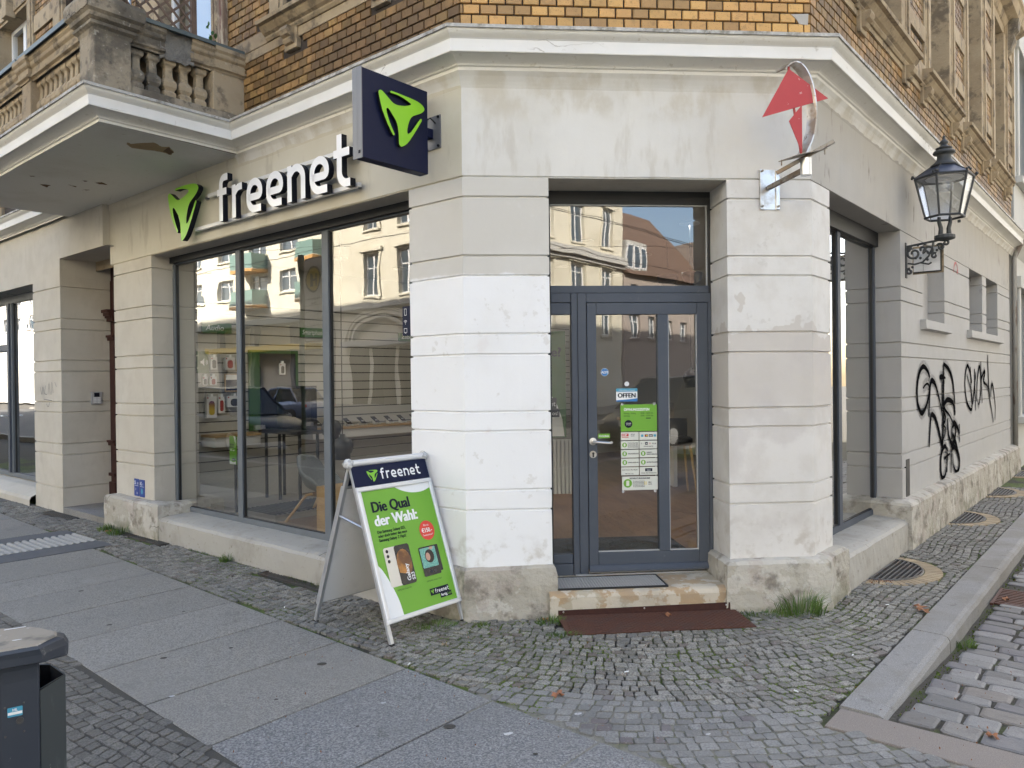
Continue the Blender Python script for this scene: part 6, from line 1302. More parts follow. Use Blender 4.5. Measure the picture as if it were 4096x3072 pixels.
b = MB(); b.flat(Fr(FBn(-.055, -.055, .8515), FBn.a, (0, 0, 1), FBn.n), [(-.014, 0), (.010, .003), (.014, .006), (-.003, .008), (-.010, .005)], .0); b.flat(Fr(FBn(-.06, -.185, .8515), FBn.a, (0, 0, 1), FBn.n), [(-.025, -.004), (.03, -.004), (.032, .003), (-.028, .003)], .0); part('bird_dropping', b, 'poster_white', bn)
IN = [(.001, -.002), (.073, -.10), (.040, -.228), (.013, -.245), (-.05, -.245)]
b = MB(); skin(b, [[FBn(a, o, 0) for a, o in IN], [FBn(a, o, z_) for (a, o), z_ in zip(IN, (.700, .702, .704, .704, .704))]]); part('container', b, 'bin_green', bn)
J = [(-.004, -.008), (.068, -.10), (.037, -.222), (.011, -.239), (-.05, -.239)]
b = MB(); skin(b, [[FBn(a, o, .3) for a, o in J], [FBn(a, o, .7025) for a, o in J]]); b.add([FBn(a, o, .35) for a, o in J], [(0, 1, 2, 3, 4)]); b.add([FBn(-.012, .0-.012, .2), FBn(-.05, -.245, .2), FBn(-.05, -.245, .80), FBn(-.012, -.012, .80)], [(0, 1, 2, 3)]); part('liner', b, 'bin_inner', bn)
b = MB(); skin(b, [[FBn(a, o, .7035) for a, o in IN], [FBn(a, o, .7035) for a, o in J]]); part('container_rim', b, 'bin_green', bn)
b = MB(); b.flat(FBn, rrect(-.082, -.044, .640, .668, .002, 2), .001); b.flat(FBn, [(-.081, .646), (-.045, .646), (-.045, .654), (-.081, .654)], .0014, 1); part('sticker', b, ['sticker_cyan', 'poster_white'], bn)
text('lettering', 'HL', FBn, -.063, .6565, .0018, .011, 'ink_white', bn, align='CENTER', bold=.0003)
b = MB(); b.lathe((0, 0, 0), [(.001, 0), (.010, 0), (.010, .004), (.006, .004), (.006, .0015), (.001, .0015)], 18); b.v = [FBn(-.051+p.x, p.z, .625+p.y) for p in b.v]; part('lock', b, 'grate_iron', bn)
for a, z_ in ((-.088, .670), (-.041, .675), (-.088, .585), (-.041, .59)): b = MB(); b.sphere(FBn(a, .0, z_), .0032, 8, 5); part('rivet', b, 'grate_iron', bn)
# ================================================================== SHOP INTERIOR
room = thing('shop_interior', 'shop room behind the windows with wooden floor and pale walls', 'room', FL(1.5, -4, .2))
RP = [FL(4.9, -.31, 0), FL(-.02, -.31, 0), FC(2.6, -.42, 0), FR(5.5, -.31, 0), FR(5.5, -5.2, 0), FL(4.9, -8.5, 0)]
RP = [FL(4.78, -.30, 0), FL(.30, -.30, 0), FC(.55, -.40, 0), FC(2.15, -.40, 0), FR(.30, -.30, 0), FR(7.5, -.30, 0), FR(7.5, -6.2, 0), FL(4.78, -7.8, 0)]
b = MB(); b.hpoly(RP, .193); part('floor', b, 'room_floor', room)
b = MB(); b.hpoly(RP, 3.05); part('ceiling', b, 'room_ceiling', room)
b = MB()
for i in (5, 6): p, q = RP[i], RP[i+1]; b.quad(Vector((p.x, p.y, .19)), Vector((q.x, q.y, .19)), Vector((q.x, q.y, 3.05)), Vector((p.x, p.y, 3.05)))
b.box(FL, 4.602, 4.612, -.455, -.285, .2, 3.05); b.box(FL, 4.60, 4.79, -.60, -.456, .2, 3.05) if 0 else None
b.box(FR, 2.43, 2.62, -.9, -.31, .2, 3.05); b.box(FR, 2.62, 7.5, -.34, -.30, .2, 3.05)
part('wall', b, 'room_wall', room)
part('sill_board', bx(FL, .3, 4.6, -.60, -.30, .193, .22), 'room_floor', room) if 0 else None
FP = Fr(FL(4.78, 0, 0), (-FL.n.x, -FL.n.y, 0), (-FL.a.x, -FL.a.y, 0))    # party wall: a = inward depth, o = into the room (-s)
b = MB(); b.box(FP, .3, 7.8, -.05, .0, .2, 3.05); part('party_wall', b, 'slat_gap', room); b = MB(); b.box(FP, .45, .56, -.0, .012, .2, 3.05); part('wall_return', b, 'far_base', room)
k = 0; z_ = .60
while z_ < 2.55:
    b = MB(); b.box(FP, .55, 7.8, .0, .018, z_+.006, z_+.108); part('slat', b, 'slat_board', room); z_ += .1145
b = MB(); b.box(FP, .55, 7.8, .0, .02, .2, .60); b.box(FP, .55, 7.8, .0, .03, 2.56, 3.05); part('wall_base', b, 'room_wall', room)
b = MB(); b.box(FP, 1.20, 1.88, .018, .05, 1.04, 2.02); part('green_panel', b, 'green_panel', room)
b = MB(); b.box(FP, 1.34, 1.84, .05, .055, 1.06, 1.98); part('dark_panel', b, 'screen_black', room)
for a0, a1 in ((.62, .98), (1.93, 2.42), (3.58, 4.1)): b = MB(); b.box(FP, a0, a1, .02, .045, 2.20, 2.32); part('header_tab', b, 'green_dark', room)
def FPt(): return Fr(FP.O, -FP.a, FP.n)
FPR = Fr(FP.O, FP.a, FP.n)   # reading direction: seen from the room, right = increasing depth
text('header_text', 'Smartphones', FPR, 1.95, 2.235, .047, .085, 'ink_white', room, sx=.8, shear=.2); text('header_text', 'Audio', FPR, .66, 2.235, .047, .09, 'ink_white', room, shear=.2); text('header_text', 'Zubehör', FPR, 3.62, 2.235, .047, .09, 'ink_white', room, shear=.2)
b = MB(); b.box(FP, .62, 1.02, .018, .03, 1.62, 2.02)
# shelf and hanging goods: things of their own
def shelf(a0, a1, lab):
    t = thing('display_shelf', lab, 'shelf', FP((a0+a1)/2, .1, .95)); b = MB(); b.box(FP, a0, a1, .0, .33, 1.008, 1.035); part('top', b, 'shelf_oak', t); b = MB(); b.box(FP, a0+.01, a1, .0, .31, .90, 1.006); part('apron', b, 'box_white', t)
shelf(.60, 1.18, 'short oak display shelf at the left end of the wall'); shelf(1.90, 5.6, 'long oak shelf carrying a row of phones')
for k in range(8):
    a = 2.05+k*.235; t = thing('display_phone', 'smartphone on a slanted stand, number %d of the row on the long shelf' % (k+1), 'smartphone', FP(a, .2, 1.035), 'phones displayed along the shelf')
    t['label'] = ['smartphone at the near end of the row on the long shelf', 'second smartphone from the near end of the shelf row', 'third smartphone from the near end of the shelf row', 'fourth smartphone from the near end of the shelf row', 'fourth smartphone from the far end of the shelf row', 'third smartphone from the far end of the shelf row', 'second smartphone from the far end of the shelf row', 'smartphone at the far end of the row on the long shelf'][k]
    b = MB(); b.add([FP(a+x, o, z_) for x, o, z_ in ((-.035, .26, 1.065), (.035, .26, 1.065), (.035, .14, 1.135), (-.035, .14, 1.135), (-.035, .265, 1.073), (.035, .265, 1.073), (.035, .145, 1.143), (-.035, .145, 1.143))], [(0, 1, 2, 3), (4, 5, 6, 7), (0, 1, 5, 4), (1, 2, 6, 5), (2, 3, 7, 6), (3, 0, 4, 7)]); part('phone', b, 'screen_black', t)
    b = MB(); b.box(FP, a-.02, a+.02, .17, .23, 1.036, 1.10); b.tube([FP(a+.02, .2, 1.05), FP(a+.07, .24, 1.045), FP(a+.10, .18, 1.05)], .004, 5); part('stand', b, 'box_white', t)
def pack(a0, a1, z0, z1, kind, lab):
    t = thing('packaged_speaker', lab, 'packaged speaker', FP((a0+a1)/2, .05, z0)); b = MB(); b.box(FP, a0, a1, .03, .075, z0, z1); part('carton', b, 'box_white', t)
    cx, cz = (a0+a1)/2, (z0+z1)/2-.01; w_, h = (a1-a0)*.29, (z1-z0)*.33
    b = MB(); b.flat(FP, rrect(cx-w_, cx+w_, cz-h, cz+h, min(w_, h)*.8, 3), .077); part('printed_speaker', b, kind, t)
    b = MB(); b.box(FP, a0+.006, a0+.022, .0755, .0765, z1-.024, z1-.008); part('brand_spot', b, 'speaker_red', t)
    b = MB(); b.box(FP, cx-.014, cx+.014, .02, .08, z1, z1+.03); part('hang_tag', b, 'poster_white', t)
pack(.645, .765, 1.225, 1.470, 'speaker_multi', 'boxed speaker with rainbow print hanging on the slat wall'); pack(.79, .865, 1.275, 1.465, 'speaker_red', 'narrow box with a red speaker beside the rainbow one'); pack(.90, 1.08, 1.34, 1.47, 'speaker_dark', 'wide box with a dark speaker, right of the red one')
pack(.70, .78, 1.78, 1.925, 'speaker_dark', 'grey boxed speaker in the upper row on the slat wall'); pack(.88, 1.0, 1.78, 1.925, 'speaker_red', 'boxed red speaker in the upper row on the slat wall'); pack(1.03, 1.10, 1.78, 1.925, 'speaker_dark', 'dark boxed speaker at the right end of the upper row')
pack(.60, .66, 1.60, 1.70, 'speaker_dark', 'small box at the left of the middle row'); pack(.69, .77, 1.60, 1.70, 'speaker_red', 'second small box in the middle row'); pack(1.62, 1.72, 1.36, 1.50, 'plate_blue', 'small white pack with a blue gadget hanging over the dark panel'); pack(1.60, 1.68, 1.72, 1.86, 'phone_black', 'black phone case pack hanging on the dark panel')
ap = thing('small_poster', 'dark blue framed notice among the hanging boxes', 'poster', FP(.95, .05, 1.5)); b = MB(); b.box(FP, .86, 1.08, .08, .09, 1.52, 1.73); part('frame', b, 'shelf_oak', ap); b = MB(); b.flat(FP, [(.875, 1.535), (1.065, 1.535), (1.065, 1.66), (.875, 1.66)], .0905); part('sheet', b, 'poster_navy', ap); b = MB(); b.flat(FP, [(.875, 1.66), (1.065, 1.66), (1.065, 1.72), (.875, 1.72)], .0905); part('sheet_top', b, 'poster_white', ap)
gs = thing('speaker_icon_panel', 'small green wall panel with a loudspeaker symbol', 'sign', FP(.6, .03, 1.7)); b = MB(); b.box(FP, .555, .70, .02, .03, 1.74, 1.99); part('panel', b, 'green_panel', gs)
b = MB(); b.flat(FP, [(.60, 1.85), (.62, 1.85), (.645, 1.82), (.645, 1.91), (.62, 1.88), (.60, 1.88)], .031)
for r in (.02, .035): b.stroke(FP, [(.65+r*math.cos(R_(a)), 1.865+r*math.sin(R_(a))) for a in (-50, -25, 0, 25, 50)], .005, .031, .031)
part('symbol', b, 'ink_white', gs)
# green bag at the far end
b = MB(); b.lathe(FP(3.95, .18, 0), [(.001, 1.036), (.12, 1.036), (.13, 1.08), (.12, 1.22), (.08, 1.28), (.001, 1.29)], 12); solo('green_bag', b, 'green_dark', 'dark green rounded bag at the far end of the phone shelf', 'bag', smooth=True)
# display stand with small green sign
t = thing('display_stand', 'small green advert on a dark post standing inside the left window', 'display stand', FL(4.05, -.62, .2))
q0 = FL(3.985, -.55, 0); FQ = Fr(q0, (s2, -s2, 0), (-s2, -s2, 0))
def px_on(F_o, a, z_): return None
b = MB(); b.box(FQ, -.065, .065, -.012, .0, .75, 1.055); part('sign_panel', b, 'poster_green', t)
b = MB(); b.flat(FQ, [(-.062, .753), (.062, .753), (.062, .785), (.02, .772), (-.062, .79)], .001); b.flat(FQ, [(.02, 1.052), (.062, 1.052), (.062, .97), (.045, 1.0)], .001); part('sign_white', b, 'poster_white', t)
for i, (ln, m) in enumerate((('Darfs ein', 'ink_dark'), ('bisschen', 'ink_dark'), ('mehr sein?', 'ink_white'))): text('lettering', ln, FQ, -.056, .955-.030*i, .0012, .027, m, t, bold=.0008, sx=.85)
b = MB(); b.flat(FQ, [(-.01, .79), (.055, .79), (.055, .815), (-.01, .815)], .0014); part('label', b, 'ink_dark', t); text('lettering', 'freenet', FQ, -.006, .796, .0018, .016, 'ink_white', t)
b = MB(); b.box(FQ, .005, .035, -.03, -.012, .22, .75); b.box(FQ, -.10, .14, -.16, .10, .195, .22); part('post', b, 'metal_black', t)
# chair: shell on four bent wood legs
ch = thing('shell_chair', 'grey upholstered shell chair with light wooden legs inside the wide window', 'chair', FL(2.75, -.95, .2))
c0 = FL(3.02, -1.05, 0); fdir = Vector((s2*.9, -s2*.3, 0)).normalized(); ldir = Vector((-fdir.y, fdir.x, 0))
b = MB(); NU, NV = 15, 14; vs = []
for j in range(NV+1):
    t_ = j/NV                       # 0 front edge of seat .. 1 top of back
    for i in range(NU+1):
        u_ = i/NU*2-1
        f_ = .24-.44*min(1, t_/.55)+(-.12 if t_ > .55 else 0)*((t_-.55)/.45); zc_ = .50-.03*math.sin(min(1, t_/.5)*math.pi)+(0 if t_ < .5 else .36*((t_-.5)/.5)**1.15)
        half = .27*(1-.10*abs(t_-.4)*2) if t_ < .8 else .27*.92*math.sqrt(max(.05, 1-((t_-.8)/.24)**2)); 
        side = abs(u_)**2.2; arm = .15*math.exp(-((t_-.50)/.22)**2)
        wrap = .10*side*(1 if t_ > .45 else t_/.45)
        vs.append(c0+fdir*(f_+wrap)+ldir*(u_*half)+Vector((0, 0, zc_+arm*side)))
b.add(vs, [(j*(NU+1)+i, j*(NU+1)+i+1, (j+1)*(NU+1)+i+1, (j+1)*(NU+1)+i) for j in range(NV) for i in range(NU)])
so = part('shell', b, 'chair_fabric', ch, smooth=True); md = so.modifiers.new('thick', 'SOLIDIFY'); md.thickness = .035; md.offset = -1; ms = so.modifiers.new('sub', 'SUBSURF'); ms.levels = ms.render_levels = 1
for sx_ in (-1, 1):
    for sf in (-1, 1):
        p0 = c0+fdir*(.0+sf*.09)+ldir*sx_*.13+Vector((0, 0, .475)); p1 = c0+fdir*(.0+sf*.16)+ldir*sx_*.17+Vector((0, 0, .46)); p2 = c0+fdir*(-.02+sf*.30)+ldir*sx_*.27+Vector((0, 0, .20))
        b = MB(); b.tube([p0, p0*.3+p1*.7, p1+Vector((0, 0, -.02)), p2], .015, 6); part('leg', b, 'wood_light', ch)
# wooden box table
t = thing('wooden_side_table', 'plain light wood box table with an oval hand hole, in the window beside the chair', 'side table', FL(2.25, -.7, .2))
Fq = Fr(FL(2.50, -.56, 0), (s2, -s2, 0), (-s2, -s2, 0)); b = MB(); b.box(Fq, .0, .60, -.42, .0, .2, .635); part('carcass', b, 'wood_light', t, bevel=.004)
b = MB(); b.flat(Fr(Fq(.42, -.10, .636), Fq.a, (0, 0, 1), Fq.n), circ(0, 0, .06, 16, .02), 0); part('hand_hole', b, 'hole_shade', t)
# high black table / black box behind, for a cabinet and a car's dark reflection
t = thing('high_table', 'tall table with thin dark round legs carrying a large black box, behind the middle pane', 'table', FL(4.0, -1.7, .2))
hp = [FL(4.35, -1.30, 0), FL(4.15, -1.22, 0)]
b = MB(); b.box(FL, 3.75, 4.55, -1.55, -1.20, 1.03, 1.07); part('top', b, 'metal_black', t)
for a, o in ((4.48, -1.26), (4.20, -1.26), (3.80, -1.26), (3.80, -1.5), (4.48, -1.5)): b = MB(); b.tube([FL(a, o, .2), FL(a, o, 1.03)], .018, 8); part('leg', b, 'metal_black', t)
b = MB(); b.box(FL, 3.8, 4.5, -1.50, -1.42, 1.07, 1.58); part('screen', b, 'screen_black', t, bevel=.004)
# low plinth and entrance mats
t = thing('floor_plinth', 'low grey floor plinth with a ribbed grille behind the left pane', 'plinth', FL(4.0, -1.0, .19)); b = MB(); b.box(FL, 3.3, 4.6, -1.65, -.62, .195, .26); part('platform', b, 'laptop', t)
b = MB()
for k in range(18): o = -1.60+.96*k/17; b.box(FL, 3.32, 3.95, o-.015, o+.012, .26, .268)
part('grille', b, 'grille_mat', t)
t = thing('entrance_mat', 'ribbed black entrance mat inside the door', 'door mat', (1.3, 6.2, .2)); b = MB(); b.box(FC, .55, 1.95, -1.55, -.50, .194, .200); part('mat_base', b, 'mortar_dark', t)
b = MB()
for k in range(34): o = -.53-1.0*k/33; b.box(FC, .56, 1.94, o-.005, o+.003, .2, .207)
part('mat_rib', b, 'grate_iron', t)
# stool, counter with laptop
t = thing('bar_stool', 'dark seat stool on light wooden legs behind the right door pane', 'stool', (2.78, 9.15, .2)); sc_ = Vector((2.78, 9.15, 0))
b = MB(); b.lathe(sc_, [(.001, .80), (.17, .80), (.19, .83), (.19, .88), (.16, .90), (.001, .905)], 16); part('seat', b, 'metal_black', t, smooth=True)
b = MB(); b.box(Fr(sc_, rt*1, (0, 1, 0)), -.17, .17, .12, .15, .86, 1.12); part('backrest', b, 'metal_black', t, bevel=.01)
for dx, dy in ((-1, -1), (1, -1), (1, 1), (-1, 1)): b = MB(); b.tube([sc_+Vector((dx*.13, dy*.12, .80)), sc_+Vector((dx*.19, dy*.18, .2))], .017, 6, r_end=.012); part('leg', b, 'wood_light', t)
t = thing('service_counter', 'oak topped service counter with white front, seen through the right door pane', 'counter', (3.0, 10.0, .2)); b = MB(); b.box(FW, 2.35, 3.05, 9.65, 10.6, 1.04, 1.075); part('top', b, 'shelf_oak', t); b = MB(); b.box(FW, 2.38, 2.95, 9.7, 10.6, .95, 1.035); b.box(FW, 2.9, 2.95, 9.7, 10.6, .2, .95); part('carcass', b, 'box_white', t)
t = thing('laptop', 'open silver laptop on the service counter', 'laptop', (2.75, 9.9, 1.075)); b = MB(); b.add([(2.60, 9.90, 1.08), (2.96, 9.84, 1.08), (3.01-.07, 9.80, 1.30), (2.55, 9.86, 1.30), (2.60, 9.91, 1.08), (2.96, 9.85, 1.08), (2.94, 9.81, 1.30), (2.55, 9.87, 1.30)], [(0, 1, 2, 3), (4, 5, 6, 7), (0, 1, 5, 4), (1, 2, 6, 5), (2, 3, 7, 6), (3, 0, 4, 7)]); part('lid', b, 'laptop', t); b = MB(); b.box(FW, 2.60, 2.96, 9.90, 10.12, 1.076, 1.088); part('base', b, 'laptop', t)
# pendant lamps
def pendant(x, y, z_, r, kind, lab):
    t = thing('pendant_lamp', lab, 'pendant lamp', (x, y, z_)); b = MB(); b.tube([(x, y, z_+r), (x, y, 3.05)], .005, 5); part('cord', b, 'pendant_black', t); b = MB()
    if kind == 'bell': b.lathe((x, y, z_), [(.25*r, r*1.25), (.30*r, r*.95), (.75*r, r*.75), (r, r*.25), (r, 0), (.85*r, -r*.5), (.72*r, -r*.62), (.72*r, -r*1.15), (.68*r, -r*1.15)], 18)
    else: b.lathe((x, y, z_), [(r, .3*r), (r, .1*r), (.85*r, -.4*r), (.5*r, -.8*r), (.12*r, -1.0*r)], 18)
    part('shade', b, 'pendant_black', t, smooth=True)
pendant(2.22, 6.84, 1.62, .075, 'bell', 'dark bell-shaped pendant lamp low behind the right door pane'); pendant(-1.02, 7.31, 1.00, .10, 'bell', 'lower dark bell-shaped pendant behind the wide window'); pendant(-1.16, 7.55, 1.16, .10, 'bell', 'upper dark bell-shaped pendant behind the wide window')
pendant(2.30, 7.84, 2.67, .11, 'dome', 'black dome uplight seen in the transom, left one of two'); pendant(2.56, 7.82, 2.70, .11, 'dome', 'black dome uplight seen in the transom, right one of two')
# wall graphic near the left side of the door
t = thing('service_wall_graphic', 'large green and white wall graphic with dark letters behind the narrow side pane', 'wall graphic', (1.4, 8.2, .9))
FGr = Fr((0, 7.8, 0), (1, 0, 0), (0, -1, 0)); b = MB(); b.box(FGr, .55, 1.20, -.02, 0, 1.02, 2.12); part('panel', b, 'green_panel', t); b = MB(); b.flat(FGr, [(.56, 1.03)]+[(.56+.62*math.sin(R_(a)), 1.03+.70*math.cos(R_(a))) for a in range(0, 91, 15)], .002); part('white_shape', b, 'poster_white', t)
text('lettering', 'Service?', FGr, 1.155, 1.86, .003, .13, 'ink_dark', t, align='RIGHT', bold=.003); b = MB(); b.flat(FGr, [(.7, 1.32), (1.10, 1.32), (1.10, 1.43), (.7, 1.43)], .003); b.flat(FGr, [(.8, 1.23), (1.13, 1.23), (1.13, 1.32), (.8, 1.32)], .0034); part('label', b, 'ink_dark', t); text('lettering', 'freenet', FGr, 1.09, 1.345, .0045, .075, 'ink_white', t, align='RIGHT'); text('lettering', 'fertig, los!', FGr, 1.12, 1.252, .0045, .055, 'ink_white', t, align='RIGHT')
# radiator behind the side pane
t = thing('radiator', 'white ribbed radiator low behind the narrow side pane', 'radiator', (1.1, 8.4, .3))
for k in range(12): b = MB(); b.box(FW, .82+k*.045, .855+k*.045, 8.35, 8.42, .35, .95); part('rib', b, 'box_white', t)
# ceiling lights
cl = [(2.22, 6.85), (1.41, 7.74), (2.24, 8.58), (1.42, 9.48), (2.29, 10.3), (3.16, 11.09), (-.35, 8.3), (-1.25, 8.9), (.40, 7.9), (-1.6, 7.9), (-.6, 9.7), (.5, 9.4)]
for k, (x, y) in enumerate(cl):
    t = thing('ceiling_light', 'small round white downlight glowing in the shop ceiling', 'ceiling light', (x, y, 3.03), 'round downlights in the shop ceiling')
    b = MB(); b.lathe((x, y, 0), [(.001, 3.040), (.082, 3.040), (.082, 3.046), (.001, 3.046)], 18); part('diffuser', b, 'lamp_glow', t); b = MB(); b.lathe((x, y, 0), [(.082, 3.038), (.094, 3.038), (.094, 3.049), (.082, 3.049)], 18); part('ring', b, 'box_white', t)
    if k % 2 == 0 or k > 6:
        la = bpy.data.lights.new('downlight', 'AREA'); la.energy = 1.5; la.size = .12; la.color = (1, .93, .82); lo = bpy.data.objects.new('downlight', la); col.objects.link(lo); lo.location = (0, 0, -.005); lo.parent = t

# ================================================================== BALCONY TRELLIS AND PLANT
t = thing('trellis', 'brown diamond lattice trellis standing on the balcony behind the stone rail', 'trellis', FL(2.98, .6, 4.6))
FT = Fr(FL(2.98, 0, 0), FL.n, FL.a)     # a = o, o = depth
a0, a1, z0, z1 = .36, 1.0, 4.50, 5.9
def clipseg(p, q):
    p, q = Vector(p), Vector(q); d = q-p; t0, t1 = 0, 1
    for c, lo_, hi in ((0, a0, a1), (1, z0, z1)):
        if abs(d[c]) < 1e-9: continue
        u0, u1 = sorted(((lo_-p[c])/d[c], (hi-p[c])/d[c])); t0, t1 = max(t0, u0), min(t1, u1)
    return (p+d*t0, p+d*t1) if t1-t0 > .02 else None
for sgn in (1, -1):
    for k in range(-14, 15):
        cc = k*.115; p, q = ((a0-2, z0+cc-2), (a0+3, z0+cc+3)) if sgn > 0 else ((a0-2, z0+cc+2+.9), (a0+3, z0+cc-3+.9)); r = clipseg(p, q)
        if r: b = MB(); b.stroke(FT, [tuple(r[0]), tuple(r[1])], .020, .0 if sgn > 0 else .008, .008 if sgn > 0 else .016); part('lath', b, 'wood_trellis', t)
b = MB(); b.box(FT, a0-.045, a0, -.015, .025, 4.4, z1); b.box(FT, a1, a1+.045, -.015, .025, 4.4, z1); part('post', b, 'wood_trellis', t)
t = thing('metal_pipes', 'two shiny metal pipes leaning behind the trellis', 'pipe', FL(3.15, .85, 4.6)); b = MB(); b.tube([FL(3.12, .98, 4.5), FL(3.18, .93, 5.6)], .018, 8); part('pipe', b, 'steel', t); b = MB(); b.tube([FL(3.12, .80, 4.5), FL(3.16, .88, 5.6)], .018, 8); part('pipe', b, 'steel', t)
def leaf_at(b, c, r, nrm=None):
    d = Vector((random.uniform(-1, 1), random.uniform(-1, 1), random.uniform(-.6, .6))).normalized(); x = d.cross(Vector((0, 0, 1))).normalized()*r; y = d.cross(x).normalized()*r
    P = [c-y, c-y*.3+x*.55, c+y*.35+x*.45, c+y*1.1, c+y*.35-x*.45, c-y*.3-x*.55]; P[3] += d*r*.3; b.add(P, [(0, 1, 2, 3), (0, 3, 4, 5)])
t = thing('vine', 'young green vine leaves climbing beside the trellis on the balcony', 'plant', FL(2.9, .25, 4.6)); b = MB(); b.tube([FL(2.9, .20, 4.58), FL(2.9, .19, 4.8), FL(2.88, .21, 5.5)], .005, 5); part('stem', b, 'wood_trellis', t)
for k in range(14):
    b = MB(); leaf_at(b, FL(2.88, .23+random.uniform(-.05, .05), 4.64+.022*k+random.uniform(-.01, .01)) if k < 10 else FL(2.88, .36+random.uniform(-.05, .05), 4.64+random.uniform(-.02, .02)), random.uniform(.022, .035)); part('leaf', b, 'leaf_plant', t)

# ================================================================== GRASS, MOSS, LEAVES
def tuft(name, c, n, r, h, label, ell=(1, 1), lean=.4, cat='grass tuft', m='grass_blade', group=None):
    b = MB(); c = Vector(c)
    for k in range(n):
        a = random.uniform(0, 6.283); rr = r*math.sqrt(random.random()); p = c+Vector((math.cos(a)*rr*ell[0], math.sin(a)*rr*ell[1], 0)); hh = h*random.uniform(.45, 1)*(1-.5*rr/r); w_ = random.uniform(.0014, .003)
        d = Vector((math.cos(a), math.sin(a), 0))*lean*random.uniform(.2, 1.3)*hh+Vector((random.uniform(-.2, .2), random.uniform(-.2, .2), 0))*hh; sd = Vector((-math.sin(a+1), math.cos(a+1), 0))*w_
        p1 = p+d*.35+Vector((0, 0, hh*.6)); p2 = p+d+Vector((0, 0, hh*(1-.25*lean)))
        b.add([p-sd, p+sd, p1+sd*.8, p1-sd*.8, p2], [(0, 1, 2, 3), (3, 2, 4)])
    o = solo(name, b, m, label, cat, group, fix=False); return o
tuft('grass_tuft', (2.36, 4.97, 0), 210, .13, .29, 'tall dark green grass tuft growing against the plinth right of the step', (1.2, .7), .62)
p = FL(5.35, .13, 0); tuft('grass_tuft', p, 380, .17, .12, 'low bright grass clump under the blue plates, nearer the entry recess', (1, 1), .5)
p = FL(5.02, .17, 0); tuft('grass_tuft', p, 330, .16, .12, 'low bright grass clump next to the cellar grating', (1, 1), .5)
p = FL(2.87, .14, 0); tuft('weed', p, 150, .07, .13, 'small dark weed at the foot of the long window sill', (1, 1), .6, 'weed')
tuft('weed', (.64, 4.99, 0), 120, .08, .10, 'small weed at the left end of the rusty plate', (1.2, .6), .8, 'weed')
tuft('weed', (.70, 4.74, 0), 220, .10, .05, 'mossy grass patch in front of the rusty plate corner', (1.2, .6), .8, 'weed')
tuft('weed', (2.08, 5.00, 0), 170, .13, .08, 'spreading weed between the door step and the grass tuft', (1.3, .6), 1.2, 'weed')
tuft('grass_tuft', (-.12, 5.02, 0), 300, .13, .06, 'short moss-like grass under the A-board by the corner plinth', (1.2, .8), .8)
tuft('grass_tuft', (.20, 4.98, 0), 60, .04, .06, 'tiny grass tuft at the corner plinth beside the A-board leg', (1, 1), .6)
p = FR(-.15+.35, .93, -.11); tuft('weed', FR(.02, .92, zr(0)), 90, .06, .10, 'small weed in the gutter against the kerb', (1, 1), .7, 'weed')
p = FR(1.0, .10, 0); tuft('dry_grass', FR(.93, .17, 0), 120, .09, .04, 'flattened dry grass beside the nearest light well', (1.4, .6), 1.5, 'weed', 'leaf_brown')
b = MB()
def mossy(x, y): return .5+.28*math.sin(x*3.1+1)+.25*math.sin(y*4.3+x*2.2)+.22*math.sin(x*7.7-y*5.1)
for q4 in stones:
    c = qc(q4)
    if c.length > 8 or c.length < 2.5: continue
    base_ = 1.0 if (math.hypot((c.x-1.0)/1.6, (c.y-4.35)/.75) < 1) else (.75 if 0 < oL(c) < .8 and sL(c) < 3.5 else (.7 if -.1 < oR(c) < .66 and tR(c) < .6 else .25))
    if tR(c) < -1.8 and oR(c) > -.35: base_ *= .25
    if mossy(c.x, c.y)*base_ < .42: continue
    for i_ in range(4):
        if random.random() > .62: continue
        p0, p1 = q4[i_], q4[(i_+1) % 4]; nn = ((p0+p1)/2-c).normalized()
        for k in range(9):
            p = p0.lerp(p1, random.random())+nn*random.uniform(-.001, .005); zz = random.uniform(-.002, .0055); w_ = random.uniform(.003, .0068); a = random.uniform(0, 3.14); d = Vector((math.cos(a), math.sin(a), random.uniform(-.4, .4)))*w_; e = Vector((-math.sin(a), math.cos(a), random.uniform(-.4, .4)))*w_*.8; cc = Vector((p.x, p.y, zz))
            b.add([cc-d, cc-e, cc+d, cc+e], [(0, 1, 2, 3)])
mo = solo('moss', b, 'moss_green', None, None, kind='stuff', fix=False)
b = MB()
for k in range(900):   # debris in the gutter
    t_ = random.uniform(-1.5, 5); o = .885+abs(random.gauss(0, .05)); c = FR(t_, o, zr(t_)-.004); leaf_at(b, c+Vector((0, 0, .004)), random.uniform(.004, .009))
solo('gutter_moss', b, 'moss_green', None, None, kind='stuff', fix=False)
for (F_, a0_, a1_, n_) in ((FL, .3, 4.3, 90), (FR, .3, 9, 110)):
    b = MB()
    for k in range(n_*6):
        a = random.uniform(a0_, a1_)
        if noise_fn.noise(Vector((a*1.7, F_.n.x*5, 0))) < .02: continue
        c = F_(a, .125+abs(random.gauss(0, .018)), 0); hh = random.uniform(.008, .035); d = Vector((random.uniform(-1, 1), random.uniform(-1, 1), 0))*hh*.7; sd = Vector((.0016, .0016, 0))
        b.add([c-sd, c+sd, c+d+Vector((0, 0, hh))], [(0, 1, 2)])
    solo('wall_foot_weeds', b, 'moss_green', None, None, kind='stuff', fix=False)
